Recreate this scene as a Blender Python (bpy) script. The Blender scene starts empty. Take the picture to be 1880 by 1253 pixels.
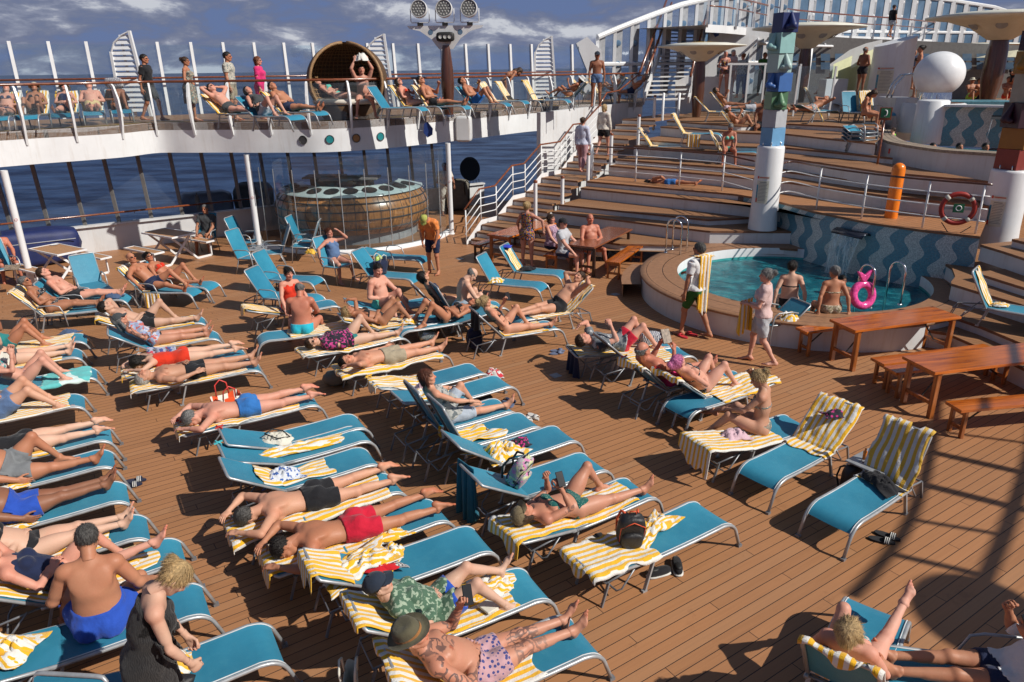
import bpy,math,random
import numpy as np
from mathutils import Vector,Matrix
random.seed(7)
RNG=np.random.default_rng(11)
sc=bpy.context.scene
COL=sc.collection
rad=math.radians
F32=np.float32
# ------------------------------------------------------------- camera model
CAM_H,CAM_PITCH,CAM_ROLL,CAM_F=4.8,20.5,-0.7,1336.0
_p,_r=rad(CAM_PITCH),rad(CAM_ROLL)
_fwd=np.array([0,math.cos(_p),-math.sin(_p)])
_rt0=np.array([1.0,0,0]);_up0=np.array([0,math.sin(_p),math.cos(_p)])
_rt=_rt0*math.cos(_r)+_up0*math.sin(_r);_up=-_rt0*math.sin(_r)+_up0*math.cos(_r)
def G(x,y,z=0.0):
    """ground (or level z) point seen in the survey photograph at x, y"""
    d=_fwd+_rt*(x-940)/CAM_F-_up*(y-626.5)/CAM_F
    t=(z-CAM_H)/d[2]
    return np.array([0,0,CAM_H])+t*d
cam=bpy.data.cameras.new('camera');co=bpy.data.objects.new('camera',cam);COL.objects.link(co)
co.matrix_world=Matrix(((_rt[0],_up[0],-_fwd[0],0),(_rt[1],_up[1],-_fwd[1],0),(_rt[2],_up[2],-_fwd[2],CAM_H),(0,0,0,1)))
cam.sensor_width=36;cam.lens=36*CAM_F/1880;cam.clip_start=.05;cam.clip_end=200000
sc.camera=co
# ------------------------------------------------------------- tagging
def tag(o,label=None,cat=None,group=None,kind=None):
    if label:o['label']=label
    if cat:o['category']=cat
    if group:o['group']=group
    if kind:o['kind']=kind
    return o
def thing(name,label,cat,loc=(0,0,0),rz=0,group=None):
    o=bpy.data.objects.new(name,None);COL.objects.link(o)
    o.empty_display_size=.1
    o.location=loc;o.rotation_euler=(0,0,rz)
    return tag(o,label,cat,group)
def copy_tree(o,parent=None):
    c=o.copy();COL.objects.link(c)
    if parent is not None:
        c.parent=parent
    for ch in[x for x in KIDS.get(o.name,[])]:
        cc=copy_tree(ch,c)
        KIDS.setdefault(c.name,[]).append(cc)
    return c
KIDS={}
def link(o,parent=None):
    COL.objects.link(o)
    if parent is not None:
        o.parent=parent;KIDS.setdefault(parent.name,[]).append(o)
    return o
# ------------------------------------------------------------- mesh builder
class MB:
    def __init__(s):s.v=[];s.f=[];s.uv=None
    def add(s,vs,fs):
        n=len(s.v);s.v+=[tuple(map(float,p)) for p in vs];s.f+=[tuple(n+i for i in f) for f in fs];return s
    def box(s,c,d,rz=0,M=None):
        cx,cy,cz=c;hx,hy,hz=d[0]/2,d[1]/2,d[2]/2
        vs=[(x*hx,y*hy,z*hz) for z in(-1,1) for y in(-1,1) for x in(-1,1)]
        ca,sa=math.cos(rz),math.sin(rz)
        out=[]
        for x,y,z in vs:
            if M is not None:
                p=M@Vector((x,y,z));out.append((cx+p.x,cy+p.y,cz+p.z))
            else:out.append((cx+x*ca-y*sa,cy+x*sa+y*ca,cz+z))
        return s.add(out,[(0,2,3,1),(4,5,7,6),(0,1,5,4),(2,6,7,3),(0,4,6,2),(1,3,7,5)])
    def beam(s,a,b,w,h):
        a=Vector(a);b=Vector(b);d=b-a;L=d.length
        if L<1e-5:return s
        q=d.to_track_quat('X','Z').to_matrix()
        return s.box((a+b)/2,(L,w,h),M=q)
    def tube(s,pts,r,n=8,closed=False,cap=True):
        pts=[Vector(p) for p in pts];m=len(pts);rings=[]
        rr=r if hasattr(r,'__len__') else[r]*m
        pa=None
        vs=[]
        for i,p in enumerate(pts):
            if closed:t=pts[(i+1)%m]-pts[i-1]
            else:t=pts[min(i+1,m-1)]-pts[max(i-1,0)]
            t.normalize()
            if pa is None:
                pa=t.orthogonal().normalized()
            pa=(pa-t*pa.dot(t))
            if pa.length<1e-4:pa=t.orthogonal()
            pa.normalize();pb=t.cross(pa)
            for k in range(n):
                a=2*math.pi*k/n;vs.append(p+(pa*math.cos(a)+pb*math.sin(a))*rr[i])
        fs=[]
        for i in range(m if closed else m-1):
            j=(i+1)%m
            for k in range(n):
                l=(k+1)%n;fs.append((i*n+k,i*n+l,j*n+l,j*n+k))
        if cap and not closed:
            fs.append(tuple(range(n))[::-1]);fs.append(tuple((m-1)*n+k for k in range(n)))
        return s.add(vs,fs)
    def lathe(s,prof,c=(0,0,0),n=32,a0=0,a1=2*math.pi,M=None):
        full=abs(a1-a0-2*math.pi)<1e-6;m=len(prof);cnt=n if full else n+1;vs=[]
        for k in range(cnt):
            a=a0+(a1-a0)*k/n
            for r,z in prof:
                p=Vector((r*math.cos(a),r*math.sin(a),z))
                if M is not None:p=M@p
                vs.append((c[0]+p.x,c[1]+p.y,c[2]+p.z))
        fs=[]
        for k in range(n):
            l=(k+1)%cnt
            for i in range(m-1):
                fs.append((k*m+i,l*m+i,l*m+i+1,k*m+i+1))
        return s.add(vs,fs)
    def prism(s,poly,z0,z1):
        n=len(poly);vs=[(p[0],p[1],z0) for p in poly]+[(p[0],p[1],z1) for p in poly]
        fs=[tuple(range(n))[::-1],tuple(range(n,2*n))]+[(i,(i+1)%n,n+(i+1)%n,n+i) for i in range(n)]
        return s.add(vs,fs)
    def plate(s,poly,nrm,th):
        """extrude a 3-d polygon by th along nrm"""
        n=len(poly);nv=Vector(nrm).normalized()*th
        vs=[Vector(p) for p in poly]+[Vector(p)+nv for p in poly]
        fs=[tuple(range(n))[::-1],tuple(range(n,2*n))]+[(i,(i+1)%n,n+(i+1)%n,n+i) for i in range(n)]
        return s.add(vs,fs)
    def ribbon(s,A,B):
        n=len(A);return s.add(list(A)+list(B),[(i,i+1,n+i+1,n+i) for i in range(n-1)])
    def sphere(s,c,r,nu=16,nv=10,sc3=(1,1,1)):
        vs=[];fs=[]
        for j in range(nv+1):
            t=math.pi*j/nv
            for i in range(nu):
                a=2*math.pi*i/nu
                vs.append((c[0]+r*sc3[0]*math.sin(t)*math.cos(a),c[1]+r*sc3[1]*math.sin(t)*math.sin(a),c[2]+r*sc3[2]*math.cos(t)))
        for j in range(nv):
            for i in range(nu):
                k=(i+1)%nu;fs.append((j*nu+i,(j+1)*nu+i,(j+1)*nu+k,j*nu+k))
        return s.add(vs,fs)
    def build(s,name,mat,parent=None,smooth=False,bevel=0,loc=None):
        me=bpy.data.meshes.new(name);me.from_pydata(s.v,[],s.f);me.update()
        if mat:me.materials.append(mat)
        if s.uv is not None:
            ul=me.uv_layers.new(name='UVMap');li=np.zeros(len(me.loops),np.int32);me.loops.foreach_get('vertex_index',li)
            ul.data.foreach_set('uv',np.asarray(s.uv,F32)[li].ravel())
        if smooth:
            me.polygons.foreach_set('use_smooth',[True]*len(me.polygons))
            if smooth=='auto':
                try:me.set_sharp_from_angle(angle=rad(40))
                except Exception:pass
        o=bpy.data.objects.new(name,me);link(o,parent)
        if loc is not None:o.location=loc
        if bevel:
            b=o.modifiers.new('bevel','BEVEL');b.width=bevel;b.segments=2;b.limit_method='ANGLE'
        return o
# ------------------------------------------------------------- materials
def srgb(r,g,b):
    f=lambda c:((c/255+.055)/1.055)**2.4 if c>10 else c/255/12.92
    return(f(r),f(g),f(b),1)
class NT:
    def __init__(s,name):
        s.m=bpy.data.materials.new(name);s.m.use_nodes=True;s.t=s.m.node_tree;s.n=s.t.nodes;s.l=s.t.links
        s.b=s.n['Principled BSDF'];s.out=s.n['Material Output']
    def node(s,typ,**kw):
        n=s.n.new(typ)
        for k,v in kw.items():
            if k.startswith('i_'):
                key=k[2:];key=int(key) if key.isdigit() else key.replace('_',' ')
                if hasattr(v,'is_output'):s.l.new(v,n.inputs[key])
                else:n.inputs[key].default_value=v
            else:setattr(n,k,v)
        return n
    def math(s,op,a,b=0.0,c=0.0,clamp=False):
        n=s.n.new('ShaderNodeMath');n.operation=op;n.use_clamp=clamp
        for i,v in enumerate((a,b,c)):
            if hasattr(v,'is_output'):s.l.new(v,n.inputs[i])
            else:n.inputs[i].default_value=v
        return n.outputs[0]
    def mix(s,f,a,b,mode='MIX'):
        n=s.n.new('ShaderNodeMix');n.data_type='RGBA';n.blend_type=mode
        for k,v in((0,f),(6,a),(7,b)):
            if hasattr(v,'is_output'):s.l.new(v,n.inputs[k])
            else:n.inputs[k].default_value=v
        return n.outputs[2]
    def ramp(s,fac,stops,interp='LINEAR'):
        n=s.n.new('ShaderNodeValToRGB');cr=n.color_ramp;cr.interpolation=interp
        while len(cr.elements)<len(stops):cr.elements.new(.5)
        for e,(p,c) in zip(cr.elements,stops):e.position=p;e.color=c if len(c)==4 else(*c,1)
        s.l.new(fac,n.inputs[0]);return n.outputs[0]
    def coord(s,which='Object'):
        return s.node('ShaderNodeTexCoord').outputs[which]
    def noise(s,vec,scale,detail=3,rough=.5,out=0):
        n=s.node('ShaderNodeTexNoise');s.l.new(vec,n.inputs['Vector'])
        n.inputs['Scale'].default_value=scale;n.inputs['Detail'].default_value=detail;n.inputs['Roughness'].default_value=rough
        return n.outputs[out]
    def bump(s,h,strength=.3,dist=.01):
        n=s.node('ShaderNodeBump');s.l.new(h,n.inputs['Height']);n.inputs['Strength'].default_value=strength;n.inputs['Distance'].default_value=dist
        s.l.new(n.outputs[0],s.b.inputs['Normal']);return n
    def set(s,**kw):
        for k,v in kw.items():
            key={'color':'Base Color','rough':'Roughness','metal':'Metallic','spec':'Specular IOR Level','sheen':'Sheen Weight','sss':'Subsurface Weight','alpha':'Alpha','trans':'Transmission Weight','coat':'Coat Weight','emit':'Emission Color','estr':'Emission Strength'}[k]
            if hasattr(v,'is_output'):s.l.new(v,s.b.inputs[key])
            else:
                if key=='Base Color' and len(v)==3:v=(*v,1)
                s.b.inputs[key].default_value=v
        return s
def plain(name,col,rough=.5,metal=0,var=.12,scale=6,bump=0,streak=0,**kw):
    """a base colour with soft procedural variation, grime and optional bump"""
    t=NT(name);c=t.coord();n=t.noise(c,scale,4,.6)
    col=tuple(col[:3])
    var=var*1.3;lo=tuple(x*(1-var) for x in col);hi=tuple(min(1,x*(1+var)) for x in col)
    base_=t.ramp(n,[(.3,lo),(.7,hi)])
    if streak:
        mp=t.node('ShaderNodeMapping',i_0=t.node('ShaderNodeNewGeometry').outputs['Position']);mp.inputs['Scale'].default_value=(4.5,4.5,.5);base_=t.mix(t.ramp(t.noise(mp.outputs[0],1.6,6,.7),[(.52,(0,0,0)),(.75,(streak,)*3)]),base_,(.36,.27,.18,1))
    t.set(color=base_,rough=rough,metal=metal,**kw)
    if bump:t.bump(t.noise(c,scale*8,3),bump,.01)
    return t.m
M={}
def deck_mat(name,ang,base=(.370,.172,.076),pitch=.115,plen=3.72,u0=0.0,joints=True,lw=.036):
    t=NT(name);g=t.node('ShaderNodeNewGeometry').outputs['Position']
    sep=t.node('ShaderNodeSeparateXYZ',i_0=g)
    X,Y=sep.outputs[0],sep.outputs[1];ca,sa=math.cos(rad(ang)),math.sin(rad(ang))
    u=t.math('ADD',t.math('MULTIPLY',X,ca),t.math('MULTIPLY',Y,sa))
    v=t.math('ADD',t.math('MULTIPLY',X,-sa),t.math('MULTIPLY',Y,ca))
    vr=t.math('DIVIDE',v,pitch);row=t.math('FLOOR',vr);fr=t.math('FRACT',vr)
    e=t.math('MINIMUM',fr,t.math('SUBTRACT',1.0,fr));line=t.math('LESS_THAN',e,lw)
    uu=t.math('ADD',u,t.math('MULTIPLY',row,.93));uq=t.math('DIVIDE',t.math('ADD',uu,u0),plen);fu=t.math('FRACT',uq)
    pid=t.math('ADD',t.math('MULTIPLY',row,17.31),t.math('FLOOR',uq))
    wn=t.node('ShaderNodeTexWhiteNoise',noise_dimensions='1D',i_W=pid).outputs['Value']
    if joints:line=t.math('MAXIMUM',line,t.math('LESS_THAN',fu,.0019))
    cv=t.node('ShaderNodeCombineXYZ',i_0=t.math('MULTIPLY',u,1.5),i_1=t.math('MULTIPLY',v,45.0),i_2=pid)
    grain=t.noise(cv.outputs[0],1.0,4,.6)
    big=t.noise(g,.55,4,.6);mid=t.noise(g,3.5,4,.65)
    b=tuple(base)
    c1=t.ramp(wn,[(0,tuple(x*.85 for x in b)),(.85,tuple(x*1.06 for x in b)),(1,(b[0]*.96,b[1]*1.08,b[2]*1.22))])
    c2=t.mix(t.ramp(grain,[(.3,(.0,0,0)),(.75,(.5,.5,.5))]),c1,(b[0]*1.25,b[1]*1.28,b[2]*1.3,1))
    c3=t.mix(t.ramp(big,[(.35,(0,0,0)),(.7,(.3,.3,.3))]),c2,(b[0]*.72,b[1]*.74,b[2]*.8,1))
    c4=t.mix(t.ramp(mid,[(.62,(0,0,0)),(.8,(.35,.35,.35))]),c3,(b[0]*.7,b[1]*.66,b[2]*.66,1))
    sp_=t.noise(g,1.7,7,.72);c4=t.mix(t.ramp(sp_,[(.60,(0,0,0)),(.66,(.30,.30,.30))]),c4,(b[0]*.5,b[1]*.48,b[2]*.5,1));sp2=t.noise(g,14,4,.7);c4=t.mix(t.ramp(sp2,[(.66,(0,0,0)),(.72,(.35,.35,.35))]),c4,(b[0]*1.3,b[1]*1.4,b[2]*1.6,1))
    t.set(color=t.mix(line,c4,(.035,.022,.016,1)),rough=t.ramp(big,[(.3,(.42,)*3),(.7,(.62,)*3)]),spec=.35)
    h=t.math('SUBTRACT',t.math('MULTIPLY',grain,.25),line)
    t.bump(h,.5,.003)
    return t.m
def wood_mat(name,base,dark,rough=.28,scale=1.0,axis=0,coat=.5):
    t=NT(name);c=t.coord();mp=t.node('ShaderNodeMapping',i_0=c)
    s=[14*scale]*3;s[axis]=1.1*scale;mp.inputs['Scale'].default_value=s
    n=t.noise(mp.outputs[0],1.6,6,.65)
    w=t.noise(mp.outputs[0],.5,2)
    c1=t.ramp(n,[(.3,dark),(.5,base),(.72,tuple(min(1,x*1.5) for x in base))])
    t.set(color=t.mix(t.ramp(w,[(.35,(0,0,0)),(.65,(.55,.55,.55))]),c1,(*tuple(x*.55 for x in base),1)),rough=rough,coat=coat)
    t.b.inputs['Coat Roughness'].default_value=.15
    t.bump(n,.12,.004)
    return t.m
def glass_mat(name,tint=(.8,.88,.9),refl=.12,rough=.02,dirt=.06):
    t=NT(name);t.n.remove(t.b)
    tr=t.node('ShaderNodeBsdfTransparent');tr.inputs[0].default_value=(*tint,1)
    gl=t.node('ShaderNodeBsdfGlossy');gl.inputs['Roughness'].default_value=rough;gl.inputs[0].default_value=(.9,.95,1,1)
    df=t.node('ShaderNodeBsdfDiffuse');df.inputs[0].default_value=(.55,.6,.65,1)
    lw=t.node('ShaderNodeLayerWeight');lw.inputs[0].default_value=.25
    fac=t.math('ADD',t.math('MULTIPLY',lw.outputs['Fresnel'],.8 if refl>0 else .35),refl,clamp=True)
    m1=t.node('ShaderNodeMixShader');t.l.new(fac,m1.inputs[0]);t.l.new(tr.outputs[0],m1.inputs[1]);t.l.new(gl.outputs[0],m1.inputs[2])
    nz=t.noise(t.coord(),1.3,4)
    m2=t.node('ShaderNodeMixShader');t.l.new(t.math('MULTIPLY',nz,dirt*2),m2.inputs[0]);t.l.new(m1.outputs[0],m2.inputs[1]);t.l.new(df.outputs[0],m2.inputs[2])
    t.l.new(m2.outputs[0],t.out.inputs[0]);return t.m
def cloth(name,col,pat=None,cols=(),scale=30,rough=.85):
    t=NT(name);c=t.coord();base=(*col[:3],1);n=t.noise(c,9,4,.6)
    cur=t.mix(t.ramp(n,[(.3,(0,0,0)),(.75,(.35,.35,.35))]),base,tuple(x*.7 for x in col[:3])+(1,))
    if pat in('floral','blotch','dots','zebra','leaf'):
        for i,cc in enumerate(cols):
            if pat in('floral','dots'):
                vo=t.node('ShaderNodeTexVoronoi',i_Scale=scale*(1+.23*i));mp=t.node('ShaderNodeMapping',i_0=c);mp.inputs['Location'].default_value=(i*3.1,i*1.7,i*.9)
                t.l.new(mp.outputs[0],vo.inputs['Vector']);m=t.math('LESS_THAN',vo.outputs['Distance'],.38 if pat=='floral' else .26)
            elif pat=='zebra':
                w=t.node('ShaderNodeTexWave',i_Scale=scale*.4,i_Distortion=9.0,i_Detail=2.0);t.l.new(c,w.inputs['Vector']);m=t.math('GREATER_THAN',w.outputs['Fac'],.5)
            else:
                mp=t.node('ShaderNodeMapping',i_0=c);mp.inputs['Location'].default_value=(i*5.1,i*2.7,i*4.9)
                m=t.math('GREATER_THAN',t.noise(mp.outputs[0],scale*.6,2),.56)
            cur=t.mix(m,cur,(*cc[:3],1))
    t.set(color=cur,rough=rough,sheen=.15,spec=.25)
    t.bump(t.math('ADD',t.noise(c,18,4,.6),t.math('MULTIPLY',t.noise(c,300,1),.12)),.55,.02)
    return t.m
def stripes_mat(name,c1,c2,n=9,dirt=.0,bump=.7,along=0,rough=.9):
    """stripes laid along one UV axis"""
    t=NT(name);uv=t.node('ShaderNodeUVMap').outputs[0];sep=t.node('ShaderNodeSeparateXYZ',i_0=uv)
    s=t.math('FRACT',t.math('MULTIPLY',sep.outputs[along],float(n)));m=t.math('GREATER_THAN',s,.5)
    ob=t.coord();ns=t.noise(ob,5,3)
    a=t.mix(t.math('MULTIPLY',ns,.35),(*c1,1),(*tuple(x*.75 for x in c1),1));b=t.mix(t.math('MULTIPLY',ns,.35),(*c2,1),(*tuple(x*.8 for x in c2),1))
    t.set(color=t.mix(m,a,b),rough=rough,sheen=.3,spec=.15)
    t.bump(t.math('ADD',t.noise(ob,26,5,.65),t.math('MULTIPLY',t.noise(ob,260,2),.3)),bump,.02)
    return t.m
def skin_mat(name,col,red=.25,tattoo=0,gloss=.5):
    t=NT(name);c=t.coord();at=t.node('ShaderNodeAttribute',attribute_name='tint')
    n=t.noise(c,5,6,.7);n2=t.noise(c,70,3,.6);n3=t.noise(c,2.2,2)
    col=tuple(col);rd=(min(1,col[0]*1.02),col[1]*(1-red*.8),col[2]*(1-red*.9))
    cur=t.mix(t.ramp(n,[(.35,(0,0,0)),(.7,(.8,.8,.8))]),(*col,1),(*rd,1))
    cur=t.mix(t.ramp(n2,[(.3,(0,0,0)),(.75,(.16,.16,.16))]),cur,(*tuple(x*.55 for x in col),1))
    if tattoo:
        w=t.node('ShaderNodeTexWave',i_Scale=9.0,i_Distortion=14.0,i_Detail=3.0,wave_type='RINGS');w.inputs['Detail Scale'].default_value=.8;t.l.new(c,w.inputs['Vector'])
        w2=t.node('ShaderNodeTexWave',i_Scale=4.0,i_Distortion=20.0,i_Detail=2.0);t.l.new(c,w2.inputs['Vector'])
        reg=t.math('GREATER_THAN',t.noise(c,2.6,1),.47 if tattoo>.7 else .56)
        lines=t.math('MAXIMUM',t.math('GREATER_THAN',w.outputs['Fac'],.62),t.math('GREATER_THAN',w2.outputs['Fac'],.85))
        sep=t.node('ShaderNodeAttribute',attribute_name='ink')
        f=t.math('MULTIPLY',t.math('MULTIPLY',lines,reg),t.math('MULTIPLY',sep.outputs['Fac'],.82))
        cur=t.mix(f,cur,(.035,.035,.045,1))
    cur=t.mix(t.ramp(n3,[(.4,(0,0,0)),(.65,(.5,.5,.5))]),cur,(min(1,col[0]*1.12),col[1]*1.22,col[2]*1.3,1));oi=t.node('ShaderNodeObjectInfo').outputs['Random'];cur=t.mix(1.0,cur,t.ramp(oi,[(0,(.82,.78,.76)),(.5,(1,.97,.95)),(1,(1.0,.88,.84))]),'MULTIPLY')
    cur=t.mix(1.0,cur,at.outputs['Color'],'MULTIPLY')
    t.set(color=cur,rough=t.ramp(n,[(.3,(gloss,)*3),(.7,(gloss+.16,)*3)]),spec=.32)
    t.b.inputs['Subsurface Weight'].default_value=.0
    t.bump(t.math('ADD',t.noise(c,14,3),t.math('MULTIPLY',n2,.25)),.18,.012)
    return t.m
def hair_mat(name,col):
    t=NT(name);c=t.coord();mp=t.node('ShaderNodeMapping',i_0=c);mp.inputs['Scale'].default_value=(60,60,9)
    n=t.noise(mp.outputs[0],1.5,4,.7);n2=t.noise(c,9,2)
    col=tuple(col)
    t.set(color=t.mix(t.ramp(n2,[(.4,(0,0,0)),(.7,(.6,.6,.6))]),t.ramp(n,[(.3,tuple(x*.35 for x in col)),(.7,tuple(min(1,x*1.4) for x in col))]),(*tuple(x*.6 for x in col),1)),rough=.5,spec=.4)
    t.bump(n,.9,.012);return t.m
# ------------------------------------------------------------- smooth distance fields -> meshes
def _seg(P,a,b):
    ab=b-a;pa=P-a;h=np.clip((pa@ab)/max(float(ab@ab),1e-9),0,1)
    return np.linalg.norm(pa-h[...,None]*ab,axis=-1),h
class Field:
    def __init__(s,lo,hi,cell):
        s.lo=np.array(lo,float);s.cell=cell;s.n=np.ceil((np.array(hi)-s.lo)/cell).astype(int)+1
        s.ax=[s.lo[i]+np.arange(s.n[i])*cell for i in range(3)]
        s.D=np.full(tuple(s.n),.3,F32)
    def sub(s,lo,hi):
        i0=np.clip(np.floor((lo-s.lo)/s.cell).astype(int),0,s.n);i1=np.clip(np.ceil((hi-s.lo)/s.cell).astype(int)+1,0,s.n)
        if(i1<=i0).any():return None,None
        sl=tuple(slice(a,b) for a,b in zip(i0,i1))
        g=np.stack(np.meshgrid(*[s.ax[i][sl[i]] for i in range(3)],indexing='ij'),-1)
        return sl,g
    def put(s,sl,d,k,op='u'):
        A=s.D[sl];d=d.astype(F32)
        if op=='u':
            if k<=0:s.D[sl]=np.minimum(A,d)
            else:
                h=np.clip(.5+.5*(A-d)/k,0,1);s.D[sl]=A*(1-h)+d*h-k*h*(1-h)
        else:
            if k<=0:s.D[sl]=np.maximum(A,-d)
            else:
                h=np.clip(.5-.5*(A+d)/k,0,1);s.D[sl]=A*(1-h)-d*h+k*h*(1-h)
    def cone(s,a,b,ra,rb,k=.02,op='u',flat=None):
        a=np.array(a,float);b=np.array(b,float);m=max(ra,rb)+k+.06
        sl,g=s.sub(np.minimum(a,b)-m,np.maximum(a,b)+m)
        if sl is None:return
        d,h=_seg(g,a,b);s.put(sl,d-(ra+(rb-ra)*h),k,op)
    def ell(s,c,ax,r,k=.03,op='u'):
        c=np.array(c,float);ax=np.array(ax,float);r=np.array(r,float);m=max(r)+k+.06
        sl,g=s.sub(c-m,c+m)
        if sl is None:return
        q=(g-c)@ax.T;k0=np.linalg.norm(q/r,axis=-1);k1=np.linalg.norm(q/(r*r),axis=-1)
        s.put(sl,k0*(k0-1)/np.maximum(k1,1e-6),k,op)
    def mesh(s,D=None):
        return nets(s.D if D is None else D,s.lo,s.cell)
def nets(D,lo,cell):
    ins=D<0;nx,ny,nz=D.shape
    cnt=np.zeros((nx-1,ny-1,nz-1),F32);acc=np.zeros((nx-1,ny-1,nz-1,3),F32)
    c8=sum(ins[i:nx-1+i,j:ny-1+j,k:nz-1+k].astype(np.int8) for i in(0,1) for j in(0,1) for k in(0,1))
    act=np.argwhere((c8>0)&(c8<8))
    if len(act)==0:return np.zeros((0,3)),np.zeros((0,4),int)
    idx=-np.ones(c8.shape,np.int64);idx[tuple(act.T)]=np.arange(len(act))
    sm=np.zeros((len(act),3));ct=np.zeros(len(act))
    cs=[(0,0,0),(1,0,0),(0,1,0),(1,1,0),(0,0,1),(1,0,1),(0,1,1),(1,1,1)]
    val={c:D[act[:,0]+c[0],act[:,1]+c[1],act[:,2]+c[2]] for c in cs}
    for a in cs:
        for d in range(3):
            if a[d]:continue
            b=list(a);b[d]=1;b=tuple(b);va,vb=val[a],val[b];x=(va<0)!=(vb<0)
            t=np.where(x,va/np.where(x,va-vb,1),0);p=np.tile(np.array(a,float),(len(act),1));p[:,d]=t
            sm+=p*x[:,None];ct+=x
    V=lo+(act+sm/np.maximum(ct,1)[:,None])*cell
    Q=[]
    for d in range(3):
        o=[(1,2),(2,0),(0,1)][d]
        A=ins[tuple(slice(0,-1) if i==d else slice(None) for i in range(3))];B=ins[tuple(slice(1,None) if i==d else slice(None) for i in range(3))]
        e=np.argwhere(A!=B);ok=(e[:,o[0]]>0)&(e[:,o[1]]>0)&(e[:,o[0]]<D.shape[o[0]]-1)&(e[:,o[1]]<D.shape[o[1]]-1);e=e[ok]
        sg=A[tuple(e.T)]
        def cell_(du,dv):
            q=e.copy();q[:,o[0]]-=du;q[:,o[1]]-=dv;return idx[tuple(q.T)]
        q=np.stack([cell_(1,1),cell_(0,1),cell_(0,0),cell_(1,0)],1)
        q[~sg]=q[~sg][:,::-1];Q.append(q)
    Q=np.concatenate(Q);Q=Q[(Q>=0).all(1)]
    return V,Q
def npmesh(name,V,Q,mat,parent=None,tint=None,ink=None,link_it=True):
    me=bpy.data.meshes.new(name);me.vertices.add(len(V));me.vertices.foreach_set('co',np.asarray(V,F32).ravel())
    me.loops.add(Q.size);me.loops.foreach_set('vertex_index',Q.ravel().astype(np.int32))
    me.polygons.add(len(Q));me.polygons.foreach_set('loop_start',(np.arange(len(Q))*4).astype(np.int32));me.polygons.foreach_set('loop_total',np.full(len(Q),4,np.int32))
    me.polygons.foreach_set('use_smooth',np.ones(len(Q),bool));me.update(calc_edges=True)
    if tint is not None:
        a=me.color_attributes.new('tint','FLOAT_COLOR','POINT');a.data.foreach_set('color',np.concatenate([tint,np.ones((len(V),1))],1).astype(F32).ravel())
    if ink is not None:
        a=me.attributes.new('ink','FLOAT','POINT');a.data.foreach_set('value',ink.astype(F32))
    if mat:me.materials.append(mat)
    o=bpy.data.objects.new(name,me)
    if link_it:link(o,parent)
    return o
I3=np.eye(3)
def nrm(v):
    v=np.array(v,float);return v/max(np.linalg.norm(v),1e-9)
# --- head template: face looks along +x, z up, centre of the skull at the origin, 0.23 m tall
def make_head(sex,cell):
    f=Field((-.13,-.11,-.17),(.15,.11,.14),cell)
    w=.076 if sex=='m' else .072
    f.ell((-.012,0,.025),I3,(.098,w,.092),.02)
    f.ell((.03,0,-.035),I3,(.062,.060,.075),.03)          # face mass
    f.ell((.055,0,-.093),I3,(.030,.030 if sex=='m' else .024,.020),.03)   # chin
    f.cone((-.02,0,-.05),(-.035,0,-.16),.056 if sex=='m' else .048,.055 if sex=='m' else .047,.03)   # neck
    for sy in(-1,1):
        f.cone((.0,sy*.052,-.05),(.05,sy*.026,-.09),.020,.016,.025)      # jaw
        f.ell((.066,sy*.034,.004),I3,(.022,.017,.013),.014,'d')     # socket
        f.ell((.058,sy*.044,-.022),I3,(.024,.020,.016),.018)         # cheek
        f.ell((.0665,sy*.033,.003),I3,(.0125,.0145,.0105),.003)        # eye ball
        f.cone((.082,sy*.012,.022),(.070,sy*.050,.021),.008,.006,.012)    # brow
        f.ell((-.012,sy*(w+.004),-.008),I3,(.021,.008,.031),.008)        # ear
        f.ell((-.006,sy*(w+.012),-.008),I3,(.010,.006,.018),.004,'d')
    f.cone((.084,0,.012),(.108,0,-.026),.009,.013,.012)      # nose
    for sy in(-1,1):f.ell((.096,sy*.013,-.031),I3,(.011,.008,.008),.006)
    f.ell((.085,0,-.055),I3,(.012,.024,.006),.006);f.ell((.083,0,-.067),I3,(.012,.020,.007),.006)
    f.cone((.098,-.02,-.0605),(.098,.02,-.0605),.002,.002,.004,'d')
    V,Q=f.mesh();T=np.ones((len(V),3))
    d=np.abs(V[:,1]);eye=(((V[:,0]-.0665)/.015)**2+((d-.033)/.0135)**2+((V[:,2]-.003)/.0085)**2)<1.15
    eye&=V[:,0]>.066
    T[eye]=(1.2,1.35,1.5);iris=eye&(np.hypot(d-.033,V[:,2]-.003)<.0065);T[iris]=(.12,.1,.1)
    lid=(np.abs(V[:,2]-.012)<.004)&(np.abs(d-.033)<.016)&(V[:,0]>.06);T[lid]=(.45,.38,.38)
    brow=(np.abs(V[:,2]-(.027))<.005)&(np.abs(d-.031)<.022)&(V[:,0]>.055);T[brow]=(.4,.33,.3)
    lips=(V[:,0]>.084)&(d<.025)&(np.abs(V[:,2]+.061)<.012);T[lips]=(1.0,.62,.6) if sex=='f' else(.95,.72,.7)
    ck=(V[:,0]>.04)&(np.abs(V[:,2]+.02)<.03)&(d<.06);T[ck]*=(1.04,.92,.9)
    ns=(V[:,0]>.098)&(np.abs(V[:,2]+.02)<.022);T[ns]*=(1.05,.88,.85)
    return V,Q,T
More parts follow.
